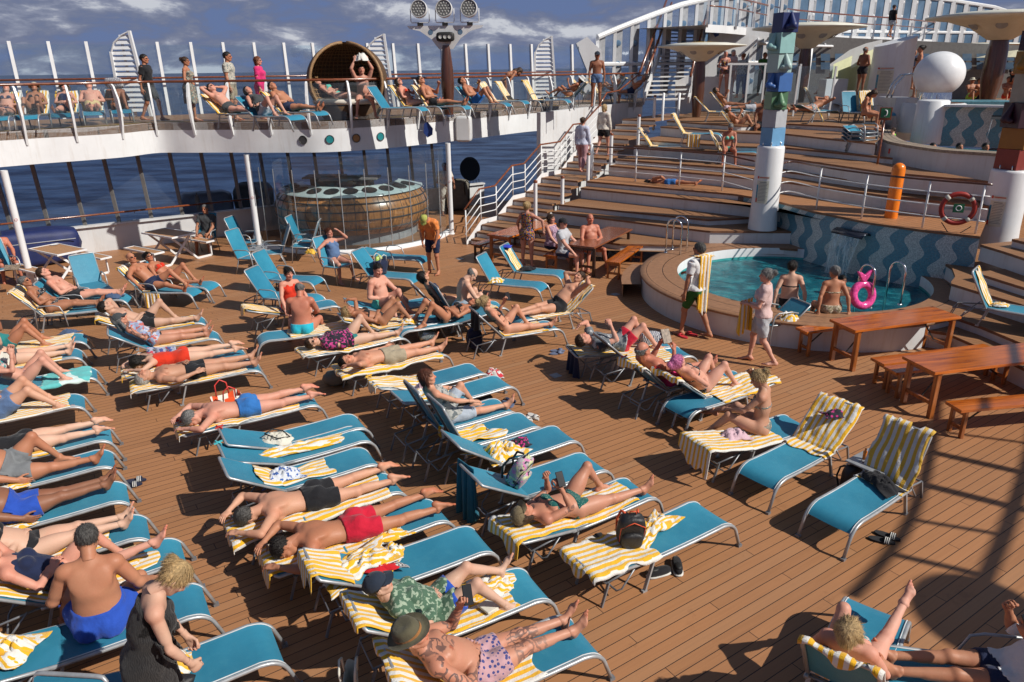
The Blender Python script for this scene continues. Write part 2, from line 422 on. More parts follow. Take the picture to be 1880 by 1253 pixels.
def make_hand(pose,cell):
    """right hand: wrist at the origin, fingers along +x, palm faces -z, thumb toward +y"""
    f=Field((-.06,-.06,-.09),(.22,.10,.05),cell)
    f.cone((-.05,0,0),(.0,0,0),.0285,.025,.01)
    f.ell((.045,.0,-.002),I3,(.052,.040,.016),.02);f.ell((.075,.0,-.002),I3,(.025,.041,.014),.015)
    f.ell((.03,.022,-.010),I3,(.032,.018,.016),.012)
    curl={'relax':22,'grip':62,'flat':5}[pose]
    for i,(y,L,r) in enumerate([(.031,.072,.0092),(.010,.080,.0096),(-.011,.074,.0092),(-.031,.058,.0082)]):
        p=np.array([.088-.004*abs(i-1),y,-.001]);a=rad(curl*(.6+.08*i));sp=(y/.04)*.10
        for j,fr in enumerate((.45,.3,.25)):
            d=np.array([math.cos(a)*math.cos(sp),math.sin(sp),-math.sin(a)]);q=p+d*L*fr
            f.cone(p,q,r*(1-.08*j),r*(.93-.08*j),.004);p=q;a+=rad(curl*(.9+.1*i))
    if pose=='grip':t=[(.02,.03,-.01),(.055,.052,-.028),(.082,.045,-.045),(.10,.03,-.05)]
    else:t=[(.018,.03,-.008),(.045,.058,-.016),(.072,.072,-.022),(.094,.078,-.026)]
    for j in range(3):f.cone(t[j],t[j+1],.0125-.0012*j,.0112-.0012*j,.005)
    V,Q=f.mesh();T=np.ones((len(V),3));kn=(V[:,0]>.08)&(V[:,0]<.1);T[kn]*=(1.0,.9,.88)
    return V,Q,T
def make_foot(cell):
    """right foot, toes along +x, sole faces -z, ankle joint at the origin, big toe toward +y"""
    f=Field((-.09,-.08,-.10),(.23,.08,.09),cell)
    f.cone((0,0,.018),(0,0,.0),.035,.037,.02);f.ell((-.035,0,-.04),I3,(.038,.031,.034),.02)
    f.cone((.0,.004,-.018),(.10,.006,-.048),.036,.024,.03);f.cone((-.02,-.008,-.05),(.10,-.024,-.060),.022,.018,.025)
    f.ell((.115,.0,-.060),I3,(.040,.044,.017),.02)
    for sy in(-1,1):f.ell((-.002,sy*.034,.0),I3,(.014,.010,.014),.012)
    for i,(y,L,r) in enumerate([(.030,.058,.0135),(.011,.052,.0095),(-.005,.046,.0088),(-.020,.038,.0084),(-.033,.030,.0080)]):
        x0=.135-.012*i;f.cone((x0,y,-.062),(x0+L*.5,y,-.060),r*1.05,r*.95,.005);f.cone((x0+L*.5,y,-.060),(x0+L,y+.001,-.066),r*.95,r*.92,.004)
    V,Q=f.mesh();T=np.ones((len(V),3));so=V[:,2]<-.062;T[so]*=(1.05,.9,.85);hl=V[:,0]<-.055;T[hl]*=(1.05,.86,.82);to=V[:,0]>.155;T[to]*=(1.03,.85,.82)
    return V,Q,T
TPL={}
def tpl(kind,arg,cell):
    k=(kind,arg,cell)
    if k not in TPL:
        TPL[k]=make_head(arg,cell) if kind=='head' else make_hand(arg,cell) if kind=='hand' else make_foot(cell)
    return TPL[k]
# arms: (out, front, up) directions of upper arm and forearm in the chest frame, hand pose
ARM={'S':((.22,.05,-1),(.05,.18,-1),'relax'),'B':((.40,.0,-1),(-.80,.42,-.25),'relax'),'H':((.80,.30,.60),(-.80,-.25,.38),'grip'),
       'U':((.80,.12,.62),(-.62,.1,.62),'relax'),'P':((.18,.42,-.85),(-.30,.80,.42),'grip'),'K':((.25,.75,-.62),(-.35,.85,-.15),'relax'),
       'R':((.35,-.35,-.85),(.10,-.15,-1),'flat'),'E':((.55,.55,.1),(-.75,.05,.75),'relax'),'D':((.15,.55,-.85),(-.20,.75,-.62),'grip'),
       'W':((.15,.35,-1),(.0,.55,-.85),'relax'),'V':((.18,-.30,-1),(.05,.0,-1),'relax'),'L':((.30,.55,-.75),(.05,.75,-.65),'relax'),
       'A':((.5,.2,-.8),(.1,.6,-.7),'relax'),'T':((.35,.35,.9),(-.45,-.1,.9),'grip'),'O':((.62,.05,-.75),(-.15,.25,-.95),'relax'),'N':((.75,.1,-.35),(.1,.1,-1),'relax'),
       'C':((.3,.25,-.9),(-.55,.8,.0),'relax'),'Q':((.45,.35,-.8),(.25,.9,-.2),'relax')}
def strands(v,q,style,hf,n):
    """loose locks laid over the hair volume"""
    if n==0:return v,q
    n=int(n*1.6);fi=RNG.integers(0,len(q),n);A=v[q[fi]];c=A.mean(1);nm=np.cross(A[:,2]-A[:,0],A[:,3]-A[:,1]);nm/=np.maximum(np.linalg.norm(nm,axis=1),1e-9)[:,None]
    nm*=np.sign((nm*(c-np.array([-.02,0,.02]))).sum(1))[:,None]
    crown=np.array([-.05,0,.12]);fl=c-crown;fl=fl-nm*(fl*nm).sum(1)[:,None];fl/=np.maximum(np.linalg.norm(fl,axis=1),1e-6)[:,None]
    L={'short':.022,'fringe':.014}.get(style,.045)*RNG.uniform(.5,1.3,n)[:,None];lo_=style in('bun','updo','pony','bob','long');jit=RNG.normal(0,.16 if lo_ else .30,(n,3));up=RNG.uniform(.02,.18 if lo_ else .40,n)[:,None]
    d=fl+nm*up+jit*.5;d/=np.linalg.norm(d,axis=1)[:,None];sd=np.cross(d,nm);sd/=np.maximum(np.linalg.norm(sd,axis=1),1e-6)[:,None];w=.0011
    p0=c-nm*.002;p1=c+d*L*.5+nm*.001;p2=c+d*L-np.array([0,0,.18])*L*(0 if style=='short' else 1)
    P=np.stack([p0-sd*w,p0+sd*w,p1-sd*w,p1+sd*w,p2-sd*w*.3,p2+sd*w*.3],1).reshape(-1,3);o=len(v)+6*np.arange(n)[:,None]
    Q=np.concatenate([o+np.array([[0,1,3,2]]),o+np.array([[2,3,5,4]])])
    return np.concatenate([v,P]),np.concatenate([q,Q])
SK={};GM={};HM={}
def rotv(v,ax,a):
    ax=nrm(ax);c,s_=math.cos(a),math.sin(a);v=np.array(v,float)
    return v*c+np.cross(ax,v)*s_+ax*(ax@v)*(1-c)
def person(label,loc,psi,h=1.75,sex='m',tau=90,tau2=None,prone=False,legs=((-90,-90,2),(-90,-90,2)),arms='SS',head=(0,0),fat=0.0,skin='mid',wear=(),hair='short',haircol='brown',hat=None,glasses=False,lod=0,group=None,foot=None,roll=0,extra=None,gz=None,lat=0):
    """one body surface, pelvis at loc (world), looking along psi; wear = list of garments"""
    s=h/1.75;cell=(.0135,.02,.028)[lod];tc=(.0065,.009,.013)[lod]
    X,Z=np.array([1.0,0,0]),np.array([0,0,1.0])
    if tau2 is None:tau2=tau
    sg=-1 if prone else 1
    def fr(t):
        t=rad(t);U=np.array([-math.cos(t),0,math.sin(t)]);Fv=np.array([math.sin(t),0,math.cos(t)])*sg
        return U,Fv
    U1,F1=fr(tau);U2,F2=fr(tau2)
    L=np.cross(U1,F1)
    if lat:
        U1=rotv(U1,X,rad(lat));U2=rotv(U2,X,rad(lat));L2=rotv(L,X,rad(lat))
    else:L2=L
    hw=.092*s if sex=='m' else .098*s
    sw=(.182 if sex=='m' else .162)*s
    mid=U1*.23*s;chest=mid+U2*.14*s;neck=mid+U2*.27*s
    hp,hy=head;U3,F3=fr(tau2+hp)
    if lat:U3=rotv(U3,X,rad(lat))
    Fh=rotv(F3,U3,rad(hy));hc=neck+U2*.045*s+U3*.125*s+F3*.015*s
    J={}
    prims=[];C=lambda*a,**k:prims.append(('c',a,k));E=lambda*a,**k:prims.append(('e',a,k))
    fa=fat;ax1=np.array([L,F1,U1]);ax2=np.array([L2,F2,U2])
    E(U1*.02*s,ax1,np.array([.165+.02*fa,.105+.02*fa,.11])*s if sex=='m' else np.array([.175+.02*fa,.11+.02*fa,.115])*s,k=.03)
    E(U1*.13*s+F1*(.012+.03*fa)*s,ax1,np.array([.140+.04*fa if sex=='m' else .125+.05*fa,.095+.06*fa,.14])*s,k=.05)
    E(mid+U2*.02*s+F2*(.03*fa)*s,ax2,np.array([.145+.03*fa,.100+.05*fa,.12])*s,k=.05)
    E(mid+U2*.13*s,ax2,np.array([.165 if sex=='m' else .140,.108 if sex=='m' else .095,.15])*s,k=.05)
    C(mid+U2*.215*s-L2*(sw-.04*s)-F2*.01*s,mid+U2*.215*s+L2*(sw-.04*s)-F2*.01*s,.062*s,.062*s,k=.04)
    C(neck-U2*.03*s-F2*.012*s,neck+U2*.03*s+U3*.07*s,.062*s,(.054 if sex=='m' else .046)*s,k=.03)
    for q in(-1,1):   # traps, pecs / breasts, buttocks
        C(neck+U3*.01*s-F2*.02*s,mid+U2*.235*s+L2*q*(sw-.05*s)-F2*.01*s,.040*s,.045*s,k=.03)
        if sex=='f':E(mid+U2*.10*s+L2*q*.075*s+F2*.085*s,ax2,np.array([.062,.058,.060])*s*(1+.25*fa),k=.022)
        else:E(mid+U2*.14*s+L2*q*.078*s+F2*.068*s,ax2,np.array([.080,.040+.02*fa,.062])*s,k=.03)
        E(U1*(-.045)*s+L*q*.078*s-F1*.070*s,ax1,np.array([.080,.072,.085])*s*(1+.1*fa),k=.03)
        if sex=='m':E(mid+U2*.13*s+L2*q*.09*s-F2*.075*s,ax2,np.array([.070,.03,.09])*s,k=.04)
    # spine groove is left to the bump map
    ft=[];TH=[];AR=[]
    for side,lg in((1,legs[0]),(-1,legs[1])):
        a,b,sp=lg[:3];spb=lg[4] if len(lg)>4 else sp*.6;Y=np.array([0,1.0,0])*side*(1 if not prone else-1)
        hip=L*side*hw-U1*.03*s
        d1=X*math.cos(rad(a))*math.cos(rad(sp))+Y*math.sin(rad(sp))+Z*math.sin(rad(a))*math.cos(rad(sp))
        d2=X*math.cos(rad(b))*math.cos(rad(spb))+Y*math.sin(rad(spb))+Z*math.sin(rad(b))*math.cos(rad(spb))
        kn=hip+d1*.425*s;an=kn+d2*.405*s
        tf=1+.22*fa+(.06 if sex=='f' else 0)
        C(hip,kn,.088*s*tf,.054*s*(1+.08*fa),k=.03)
        nf=np.cross(Y*side if not prone else Y*side,d1)
        E(hip+d1*.16*s,np.array([nrm(np.cross(d1,Z+X*.1)),nrm(np.cross(d1,np.cross(d1,Z+X*.1))),d1]),np.array([.080,.084,.17])*s*tf,k=.03)
        E(kn+nrm(d1-d2+1e-3*X)*.012*s,I3,np.array([.050,.050,.050])*s,k=.02)
        C(kn,an,.047*s,.034*s,k=.02)
        back=-nrm(d1-d2) if np.linalg.norm(d1-d2)>.3 else(-F1)
        back=nrm(back-d2*(back@d2));C(kn+d2*.07*s+back*.018*s,kn+d2*.20*s+back*.014*s,.044*s,.036*s,k=.03)
        c=lg[3] if len(lg)>3 and lg[3] is not None else(0 if b<-28 else(-22 if prone else 62))
        T=X*math.cos(rad(c))+Z*math.sin(rad(c))+Y*.18;T=nrm(T)
        up=-d2;up=nrm(up-T*(up@T)) if np.linalg.norm(up-T*(up@T))>.2 else nrm(F1-T*(F1@T))
        ft.append((an,T,up,side));TH.append((hip,kn,an,d1,d2))
    for side,key in((1,arms[0]),(-1,arms[1])):
        u,f_,hpz=ARM[key]
        sh=mid+U2*.215*s+L2*side*sw-F2*.008*s
        d1=nrm(L2*side*u[0]+F2*u[1]+U2*u[2]);d2=nrm(L2*side*f_[0]+F2*f_[1]+U2*f_[2])
        el=sh+d1*.285*s;wr=el+d2*.245*s
        m_=1.0 if sex=='m' else .84;m_*=1+.12*fa
        E(sh,I3,np.array([.060,.060,.060])*s*m_,k=.04)
        C(sh,el,.050*s*m_,.038*s*m_,k=.02);C(sh+d1*.08*s,sh+d1*.2*s,.050*s*m_,.045*s*m_,k=.02)
        C(el,wr,.039*s*m_,.026*s*m_,k=.015);C(el+d2*.03*s,el+d2*.12*s,.042*s*m_,.035*s*m_,k=.02)
        pn=-F2 if key not in 'PEKC' else-nrm(np.cross(d2,L2))
        pn=nrm(np.cross(np.cross(d2,-(L2*side)),d2))if key in 'SVWN' else pn   # palm normal points down/in
        AR.append((sh,el,wr,d1,d2,hpz,side,key))
    pts=[]
    for t_,a_,k_ in prims:
        if t_=='c':m=max(a_[2],a_[3]);pts+=[a_[0]-m,a_[0]+m,a_[1]-m,a_[1]+m]
        else:m=max(a_[2]);pts+=[a_[0]-m,a_[0]+m]
    pts=np.array(pts);fld=Field(pts.min(0)-.05,pts.max(0)+.05,cell)
    for t_,a_,k_ in prims:
        if t_=='c':fld.cone(*a_,**k_)
        else:fld.ell(*a_,**k_)
    Vs,Qs,Ts=[],[],[]
    V,Q=fld.mesh();T0=np.ones((len(V),3))
    # colour touches
    for hip,kn,an,d1,d2 in TH:
        w=np.exp(-((V-kn)**2).sum(1)/.004)[:,None];T0*=1-w*np.array([0,.10,.12])
    for sh,el,wr,*_ in AR:
        w=np.exp(-((V-sh)**2).sum(1)/.006)[:,None];T0*=1-w*np.array([-.02,.12,.14])
        w=np.exp(-((V-el)**2).sum(1)/.002)[:,None];T0*=1-w*np.array([0,.10,.12])
    if sex=='m':
        for q in(-1,1):
            nip=mid+U2*.13*s+L2*q*.085*s+F2*.105*s;T0[((V-nip)**2).sum(1)<(.017*s)**2*2]=(.75,.5,.45)
        nav=U1*.12*s+F1*.13*s
    Vs.append(V);Qs.append(Q);Ts.append(T0);off=len(V)
    def put(tp,Mx,o,flip=False):
        nonlocal off
        v,q,t=tp;v=v*s
        if flip:v=v*np.array([1,-1,1]);q=q[:,::-1]
        Vs.append(v@Mx+o);Qs.append(q+off);Ts.append(t);off+=len(v)
    Lh=np.cross(U3,Fh)
    HMx=np.array([Fh,Lh,U3])
    put(tpl('head',sex,tc),HMx,hc)
    for an,T,up,side in ft:
        put(tpl('foot',0,tc),np.array([T,np.cross(up,T),up]),an,flip=(side==1))
    hands=[]
    for sh,el,wr,d1,d2,hpz,side,key in AR:
        bn=nrm(L2*side*.3+F2*.6) if key in 'SVWNO' else F2   # back-of-hand direction
        if key in 'SVWN':bn=L2*side
        if key=='R':bn=np.array([0,0,1.0])
        if key in 'U':bn=np.array([0,0,1.0])
        if key in 'PDE':bn=nrm(L2*side+F2*.4)
        if key in 'KLQACB':bn=nrm(F2*.7+U2*.5) if abs(d2@nrm(F2*.7+U2*.5))<.85 else U2
        bn=nrm(bn-d2*(bn@d2));Yh=np.cross(bn,d2)   # right hand: thumb +y
        put(tpl('hand',hpz,tc),np.array([d2,Yh,bn]),wr+d2*.01*s,flip=(side==1))
        hands.append(wr+d2*.09*s)
    V=np.concatenate(Vs);Q=np.concatenate(Qs);T=np.concatenate(Ts)
    ink=None
    if 'tattoo' in skin:
        ink=np.zeros(len(V));ink[:]=0
        for sh,el,wr,*_ in AR:
            for a,b in((sh,el),(el,wr)):
                d,h_=_seg(V,a,b);ink[d<.08*s]=1
        d,_h=_seg(V,mid+U2*.2*s,chest);ink[(d<.14*s)]=1
        if 'legs' in skin:
            for hip,kn,an,d1,d2 in TH:ink[((V-kn)**2).sum(1)<.16**2]=1
        ink[((V-hc)**2).sum(1)<(.125*s)**2]=0
    ob=npmesh('person',V,Q,SK[skin],None,T,ink)
    tag(ob,label,'person',group)
    # roll: turn the whole body about its own long axis
    if gz is not None:loc=(loc[0],loc[1],gz-min(f_[0][2] for f_ in ft)+.082*s)
    ob.location=loc;ob.rotation_euler=(rad(roll),0,psi)
    # ---- clothes from the same field
    g=np.stack(np.meshgrid(*fld.ax,indexing='ij'),-1).astype(F32)
    def cyl(a,b,r):
        a=np.array(a,float);b=np.array(b,float);ab=b-a;l=np.linalg.norm(ab);u=ab/l;pa=g-a.astype(F32);t=pa@u.astype(F32)
        rr=np.sqrt(np.maximum((pa**2).sum(-1)-t*t,0));return np.maximum(np.maximum(-t,t-l),rr-r)
    for gi,gm in enumerate(wear):
        kind,mat=gm[0],gm[1];offm=.010;R=[];D=fld.D
        c0,c1,mid_=-U1*.14*s,U1*.20*s,mid
        if kind in('trunks','shorts','longshorts','trousers','brief','bikini_bottom'):
            wz={'brief':.055,'bikini_bottom':.045}.get(kind,.10)*s
            if kind in('brief','bikini_bottom'):
                R.append(cyl(-U1*.13*s,U1*wz,.16*s+.05*fa));offm=.007
                # high-cut legs
                for hip,kn,an,d1,d2 in TH:R[0]=np.maximum(R[0],-cyl(hip+d1*.10*s,kn,.13*s))
            else:
                R.append(cyl(-U1*.12*s,U1*wz,.20*s+.05*fa));fr_={'trunks':.36,'shorts':.55,'longshorts':.85,'trousers':1}[kind];offm=.016 if kind!='trousers' else .02
                for hip,kn,an,d1,d2 in TH:
                    R.append(cyl(hip-d1*.03*s,hip+(kn-hip)*fr_,.135*s+.03*fa))
                    if kind=='trousers':R.append(cyl(kn-d2*.05,kn+(an-kn)*.86,.13*s))
        elif kind in('top','tshirt','tank','swimsuit','dress','longsleeve','jacket'):
            lo_={'swimsuit':-.13,'dress':-.14,'tshirt':-.03,'tank':-.03,'longsleeve':-.04,'jacket':-.05,'top':.08}[kind]*s
            hi_={'swimsuit':.19,'dress':.19,'tshirt':.30,'tank':.262,'longsleeve':.30,'jacket':.31,'top':.2}[kind]*s
            R.append(cyl(U1*lo_,mid+U2*.02,.25*s+.09*fa));rr=.215*s if kind in('tshirt','longsleeve','jacket') else .150*s
            R.append(cyl(mid-U2*.03*s,mid+U2*hi_,rr+.03*fa));offm=.007 if kind=='swimsuit' else .023
            if kind in('swimsuit','tank','top','dress'):R.append(cyl(mid+U2*.085*s,mid+U2*.09*s+F2*.3*s,.15*s));R[-1]=np.maximum(R[-1],-cyl(mid+U2*.165*s,mid+U2*.5*s,.4)) if kind!='tank' else R[-1]
            if kind=='swimsuit':
                for hip,kn,an,d1,d2 in TH:R[0]=np.maximum(R[0],-cyl(hip+d1*.10*s,kn,.13*s))
                for q in(-1,1):R.append(cyl(mid+U2*.15*s+L2*q*.07*s,mid+U2*.30*s+L2*q*.07*s,.016*s));R[-1]=np.minimum(R[-1],cyl(mid+U2*.18*s+L2*q*.07*s-F2*.12*s,mid+U2*.2*s+L2*q*.07*s+F2*.12*s,.03))
            if kind in('tshirt','longsleeve','jacket'):
                for sh,el,wr,*_ in AR:
                    R.append(cyl(sh-(el-sh)*.1,sh+(el-sh)*(.62 if kind=='tshirt' else 1),.10*s))
                    if kind!='tshirt':R.append(cyl(el-(wr-el)*.1,el+(wr-el)*.9,.09*s))
            if kind=='dress':
                for hip,kn,an,d1,d2 in TH:R.append(cyl(hip-d1*.05,hip+(kn-hip)*gm[2],.17*s))
        elif kind=='bikini_top':
            R.append(cyl(mid+U2*.045*s,mid+U2*.075*s,.2*s));offm=.006
            for q in(-1,1):
                c_=mid+U2*.10*s+L2*q*.075*s+F2*.06*s;R.append(cyl(c_-F2*.03,c_+F2*.12*s,.058*s))
                n0=mid+U2*.15*s+L2*q*.07*s+F2*.10*s;n1=neck+U2*.02*s+L2*q*.03*s
                d_,h_=_seg(g,n0,n1);R.append(d_-.010*s)
        reg=R[0]
        for r_ in R[1:]:reg=np.minimum(reg,r_)
        if kind in('dress','longshorts','tshirt','jacket','trousers','shorts','trunks') and(len(gm)>3 or kind in('dress',)):
            D=D.copy();fl=gm[3] if len(gm)>3 else .03
            f2=Field(fld.lo,fld.lo+(fld.n-1)*cell,cell);f2.D=D
            m1=(TH[0][0]+TH[1][0])/2;m2=(TH[0][1]+TH[1][1])/2
            f2.cone(m1,m1+(m2-m1)*(gm[2] if len(gm)>2 and gm[2] else .5),.13*s+fl*.3,.13*s+fl,.04);D=f2.D
        wr_=np.sin(g[...,0]*41+np.sin(g[...,1]*33)*1.5+gi)*np.sin(g[...,1]*47+g[...,2]*38)*(.0022 if kind in('brief','bikini_bottom','bikini_top','swimsuit','top') else .0045)
        if kind in('tank','top','dress','swimsuit','bikini_top','brief','bikini_bottom','trunks','shorts','longshorts'):
            for sh,el,wr,*_ in AR:
                for a_,b_,r_ in((sh+(el-sh)*.35,el,.050),(el,wr+(wr-el)*.4,.046)):reg=np.maximum(reg,r_*s-_seg(g,a_,b_)[0])
        Dg=np.maximum(D-offm-wr_,reg)
        v,q=nets(Dg.astype(F32),fld.lo,cell)
        if len(v)>8:
            v=v+0
            npmesh({'brief':'swim_briefs','bikini_bottom':'bikini_bottom','bikini_top':'bikini_top','longshorts':'shorts','longsleeve':'shirt','tshirt':'t_shirt','tank':'tank_top','top':'top'}.get(kind,kind),v,q,GM[mat],ob)
    # ---- hair, hat, glasses (head frame: face +x)
    if hair:
        hf=Field((-.22,-.17,-.34),(.16,.17,.24),max(tc,.008))
        hf.ell((-.020,0,.030),I3,(.108,.084,.098),0)
        if hair=='short':cut=(.022,-.035)
        elif hair=='fringe':cut=(.0,-.02)
        else:cut=(.030,-.06)
        Dh=hf.D
        gg=np.stack(np.meshgrid(*hf.ax,indexing='ij'),-1)
        face=np.maximum(gg[...,0]-(.030+.55*(gg[...,2]-.055)),-(.0)) if False else gg[...,0]*.8-(gg[...,2]-.062)*.9-.052
        Dh=np.maximum(Dh,face)
        Dh=np.maximum(Dh,-(gg[...,2]-(-.055 if hair!='short' else-.045)) if hair in('short','fringe') else-1)
        if hair=='fringe':Dh=np.maximum(Dh,gg[...,2]-.035+gg[...,0]*.3)
        hf.D=Dh.astype(F32)
        if hair=='bob':
            for q in(-1,1):hf.cone((-.02,q*.062,.02),(-.01,q*.072,-.075),.034,.028,.03)
            hf.cone((-.075,0,.02),(-.07,0,-.085),.055,.045,.03)
        if hair=='long':
            hf.cone((-.08,0,.02),(-.09,.02,-.15),.055,.05,.04);hf.cone((-.09,.02,-.15),(-.07,.05,-.27),.05,.025,.04)
            for q in(-1,1):hf.cone((-.03,q*.062,.02),(-.03,q*.08,-.16),.03,.03,.03)
        if hair in('bun','updo'):
            hf.ell((-.115,0,.06),I3,(.045,.05,.045),.02)
            hf.ell((-.13,.01,.085),I3,(.03,.04,.025),.02)
        if hair=='pony':hf.cone((-.11,0,.05),(-.15,0,-.03),.028,.03,.02);hf.cone((-.15,0,-.03),(-.13,.0,-.15),.03,.015,.02)
        an_=np.arctan2(gg[...,1],gg[...,0]+.03);nz=np.sin(an_*23+np.sin(gg[...,2]*40)*1.5)*.0018+np.sin(an_*9+gg[...,2]*50)*np.sin(gg[...,0]*70)*.0028
        v,q=nets((hf.D+nz).astype(F32),hf.lo,hf.cell)
        if len(v):
            vs,qs=strands(v,q,hair,hf,(1500,500,0)[lod] if hat is None else(500,200,0)[lod])
            npmesh('hair',(vs*s)@HMx+hc,qs,HM[haircol],ob)
    def headpart(name,mb,mat,sm=True):
        mb.v=[tuple((np.array(p)*s)@HMx+hc) for p in mb.v];return mb.build(name,mat,ob,smooth=sm)
    if hat:
        hk,hm=hat;b=MB()
        if hk=='cap':
            prof=[(.104*math.cos(t),.098*math.sin(t)) for t in np.linspace(0,math.pi/2,8)]
            b.lathe(prof,(-.012,0,.035),20);b.v=[(x*1.06,y*.92,z) for x,y,z in b.v]
            n0=len(b.v);A=[(.075+.0*math.cos(a),.082*math.sin(a),.036) for a in np.linspace(-1.2,1.2,9)];B_=[(.075+.085*math.cos(a*.9),.080*math.sin(a),.026-.012*abs(math.sin(a))) for a in np.linspace(-1.35,1.35,9)]
            A=[(.045+.05*math.cos(a),.088*math.sin(a),.040) for a in np.linspace(-1.35,1.35,9)]
            b.ribbon(A,B_);b.ribbon([(x,y,z+.006) for x,y,z in A],[(x,y,z+.004) for x,y,z in B_]);b.sphere((-.01,0,.133),.008,8,5)
            headpart('cap',b,GM[hm])
        else:
            br={'bucket':.06,'fedora':.055,'sun':.10,'visor':.06}[hk];top=.115 if hk=='bucket' else .125
            cr=[(.106,.04),(.100,.085),(.088,top),(.060,top+.006),(0,top-.004 if hk=='fedora' else top+.008)]
            b.lathe([(.108+br,.030 if hk=='fedora' else .006),(.108+br*.5,.026),(.106,.04)]+cr[1:],(-.012,0,0),24)
            b.v=[(x*1.05,y*.9,z+(.012 if hk=='fedora' else 0)*((abs(y)/.1)**2)) for x,y,z in b.v]
            headpart('hat',b,GM[hm])
            if hk=='fedora':
                b=MB();b.lathe([(.1075,.042),(.1055,.066)],(-.012,0,.003),24);b.v=[(x*1.05,y*.9,z) for x,y,z in b.v];headpart('hat_band',b,GM['olive_band'])
    if glasses:
        b=MB()
        for q in(-1,1):
            b.lathe([(0,.0035),(.015,.0035),(.0195,.001),(.0195,-.002),(0,-.002)],(.088,q*.033,.004),12,M=Matrix.Rotation(math.pi/2,3,'Y'))
            b.beam((.085,q*.050,.008),(-.01,q*.079,.006),.003,.006)
        b.beam((.090,-.018,.008),(.090,.018,.008),.003,.004)
        headpart('sunglasses',b,M['lens'])
    return dict(ob=ob,hands=hands,feet=[f_[0] for f_ in ft],hc=hc,s=s)
# ------------------------------------------------------------- named materials
YEL=(.84,.46,.02);WHT=(.76,.74,.69)
M['deck']=deck_mat('deck_planks',33.4)
M['deck_dark']=deck_mat('terrace_planks',-36.9,base=(.29,.145,.07),lw=.035)
M['deck_up']=deck_mat('upper_deck_planks',33.4,base=(.26,.14,.07))
M['nosing']=plain('step_nosing',(.20,.09,.045),.5,var=.25)
M['ringwood']=plain('pool_rim_wood',(.29,.15,.08),.5,var=.15,scale=10,bump=.1)
M['oldwood']=wood_mat('weathered_rim_wood',(.34,.27,.20),(.2,.15,.11),.6,coat=0)
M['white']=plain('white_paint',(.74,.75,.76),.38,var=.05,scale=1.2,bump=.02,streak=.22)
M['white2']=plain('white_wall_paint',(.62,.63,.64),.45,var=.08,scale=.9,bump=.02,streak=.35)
M['white_gloss']=plain('white_gloss',(.76,.77,.77),.2,var=.04,scale=2)
M['grey_paint']=plain('grey_paint',(.30,.31,.33),.45)
M['dark']=plain('dark_frame',(.05,.052,.055),.4)
M['mullion']=plain('mullion',(.16,.155,.15),.45)
M['black']=plain('black_rubber',(.012,.012,.013),.6)
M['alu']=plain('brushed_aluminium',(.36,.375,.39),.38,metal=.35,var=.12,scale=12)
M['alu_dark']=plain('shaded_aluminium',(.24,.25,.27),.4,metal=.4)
M['chrome']=plain('polished_steel',(.7,.7,.7),.12,metal=1,var=.05)
M['handrail']=wood_mat('varnished_handrail',(.22,.062,.022),(.08,.02,.01),.25)
M['barrelwood']=wood_mat('varnished_barrel_wood',(.52,.215,.06),(.14,.045,.014),.3,.6,axis=2)
M['mastwood']=wood_mat('dark_mast_wood',(.10,.034,.018),(.03,.011,.008),.3,.6,axis=2)
M['tablewood']=wood_mat('orange_table_wood',(.52,.13,.012),(.17,.025,.005),.2,.75,axis=0,coat=.5)
M['tabledark']=wood_mat('dark_table_wood',(.22,.07,.03),(.09,.028,.014),.25,1.3,axis=0)
M['tableleg']=wood_mat('table_leg_wood',(.36,.11,.025),(.16,.04,.012),.3,1.3,axis=2)
M['legdark']=plain('dark_table_leg',(.045,.022,.016),.35)
M['slatwood']=deck_mat('picnic_slats',48,base=(.44,.24,.12),pitch=.09,joints=False,lw=.04)
M['navy_cover']=plain('navy_cover',(.012,.022,.10),.6,bump=.3)
M['orange_paint']=plain('orange_plastic',(.80,.20,.012),.3,var=.1)
M['ring_red']=plain('lifebuoy_red',(.33,.025,.018),.5,var=.15)
M['piping']=plain('pale_piping',(.55,.57,.58),.5);M['rattan']=plain('tan_rattan',(.30,.175,.08),.55,var=.3,scale=30,bump=.5);M['cushion']=plain('cushion',(.62,.58,.5),.8,bump=.2)
M['bubble']=plain('white_dome',(.78,.79,.80),.3,var=.03)
M['green_sign']=plain('green_sign',(.01,.16,.07),.4)
M['red_sign']=plain('red_sign',(.55,.05,.03),.5)
M['blue_sign']=plain('blue_sign',(.06,.28,.42),.5)
M['paper']=plain('board_print',(.66,.64,.52),.5,var=.05)
M['print_grey']=plain('print_ink',(.22,.22,.20),.5)
M['blue_flag']=plain('blue_panel',(.02,.05,.22),.5)
M['umbrella']=plain('ivory_shade',(.66,.65,.56),.45,var=.08,scale=1.5)
M['umb_yellow']=plain('yellow_shade_paint',(.72,.42,.05),.5)
M['porthole_teal']=plain('teal_porthole',(.02,.22,.24),.25);M['porthole_amber']=plain('amber_porthole',(.30,.13,.03),.25)
M['lens']=plain('dark_lens',(.006,.006,.008),.08)
M['lampface']=plain('lamp_reflector',(.16,.16,.15),.3)
M['bulb']=plain('lamp_lens',(.5,.5,.47),.2)
M['lemon']=plain('pale_lemon_wall',(.60,.62,.40),.5,var=.05)
M['steelblue_tile']=plain('blue_tile',(.10,.26,.32),.3,var=.2,scale=14)
M['yellow_edge']=plain('yellow_edge_strip',(.50,.36,.10),.6,var=.15)
M['khaki']=plain('khaki_cover',(.14,.13,.11),.8,bump=.4)
M['plastic_cup']=glass_mat('clear_plastic',(.9,.92,.94),.12,.05,.25)
M['glass']=glass_mat('rail_glass',(.86,.92,.93),.05,.02,.03)
M['glass_up']=glass_mat('screen_glass',(.74,.84,.90),.05,.02,.05)
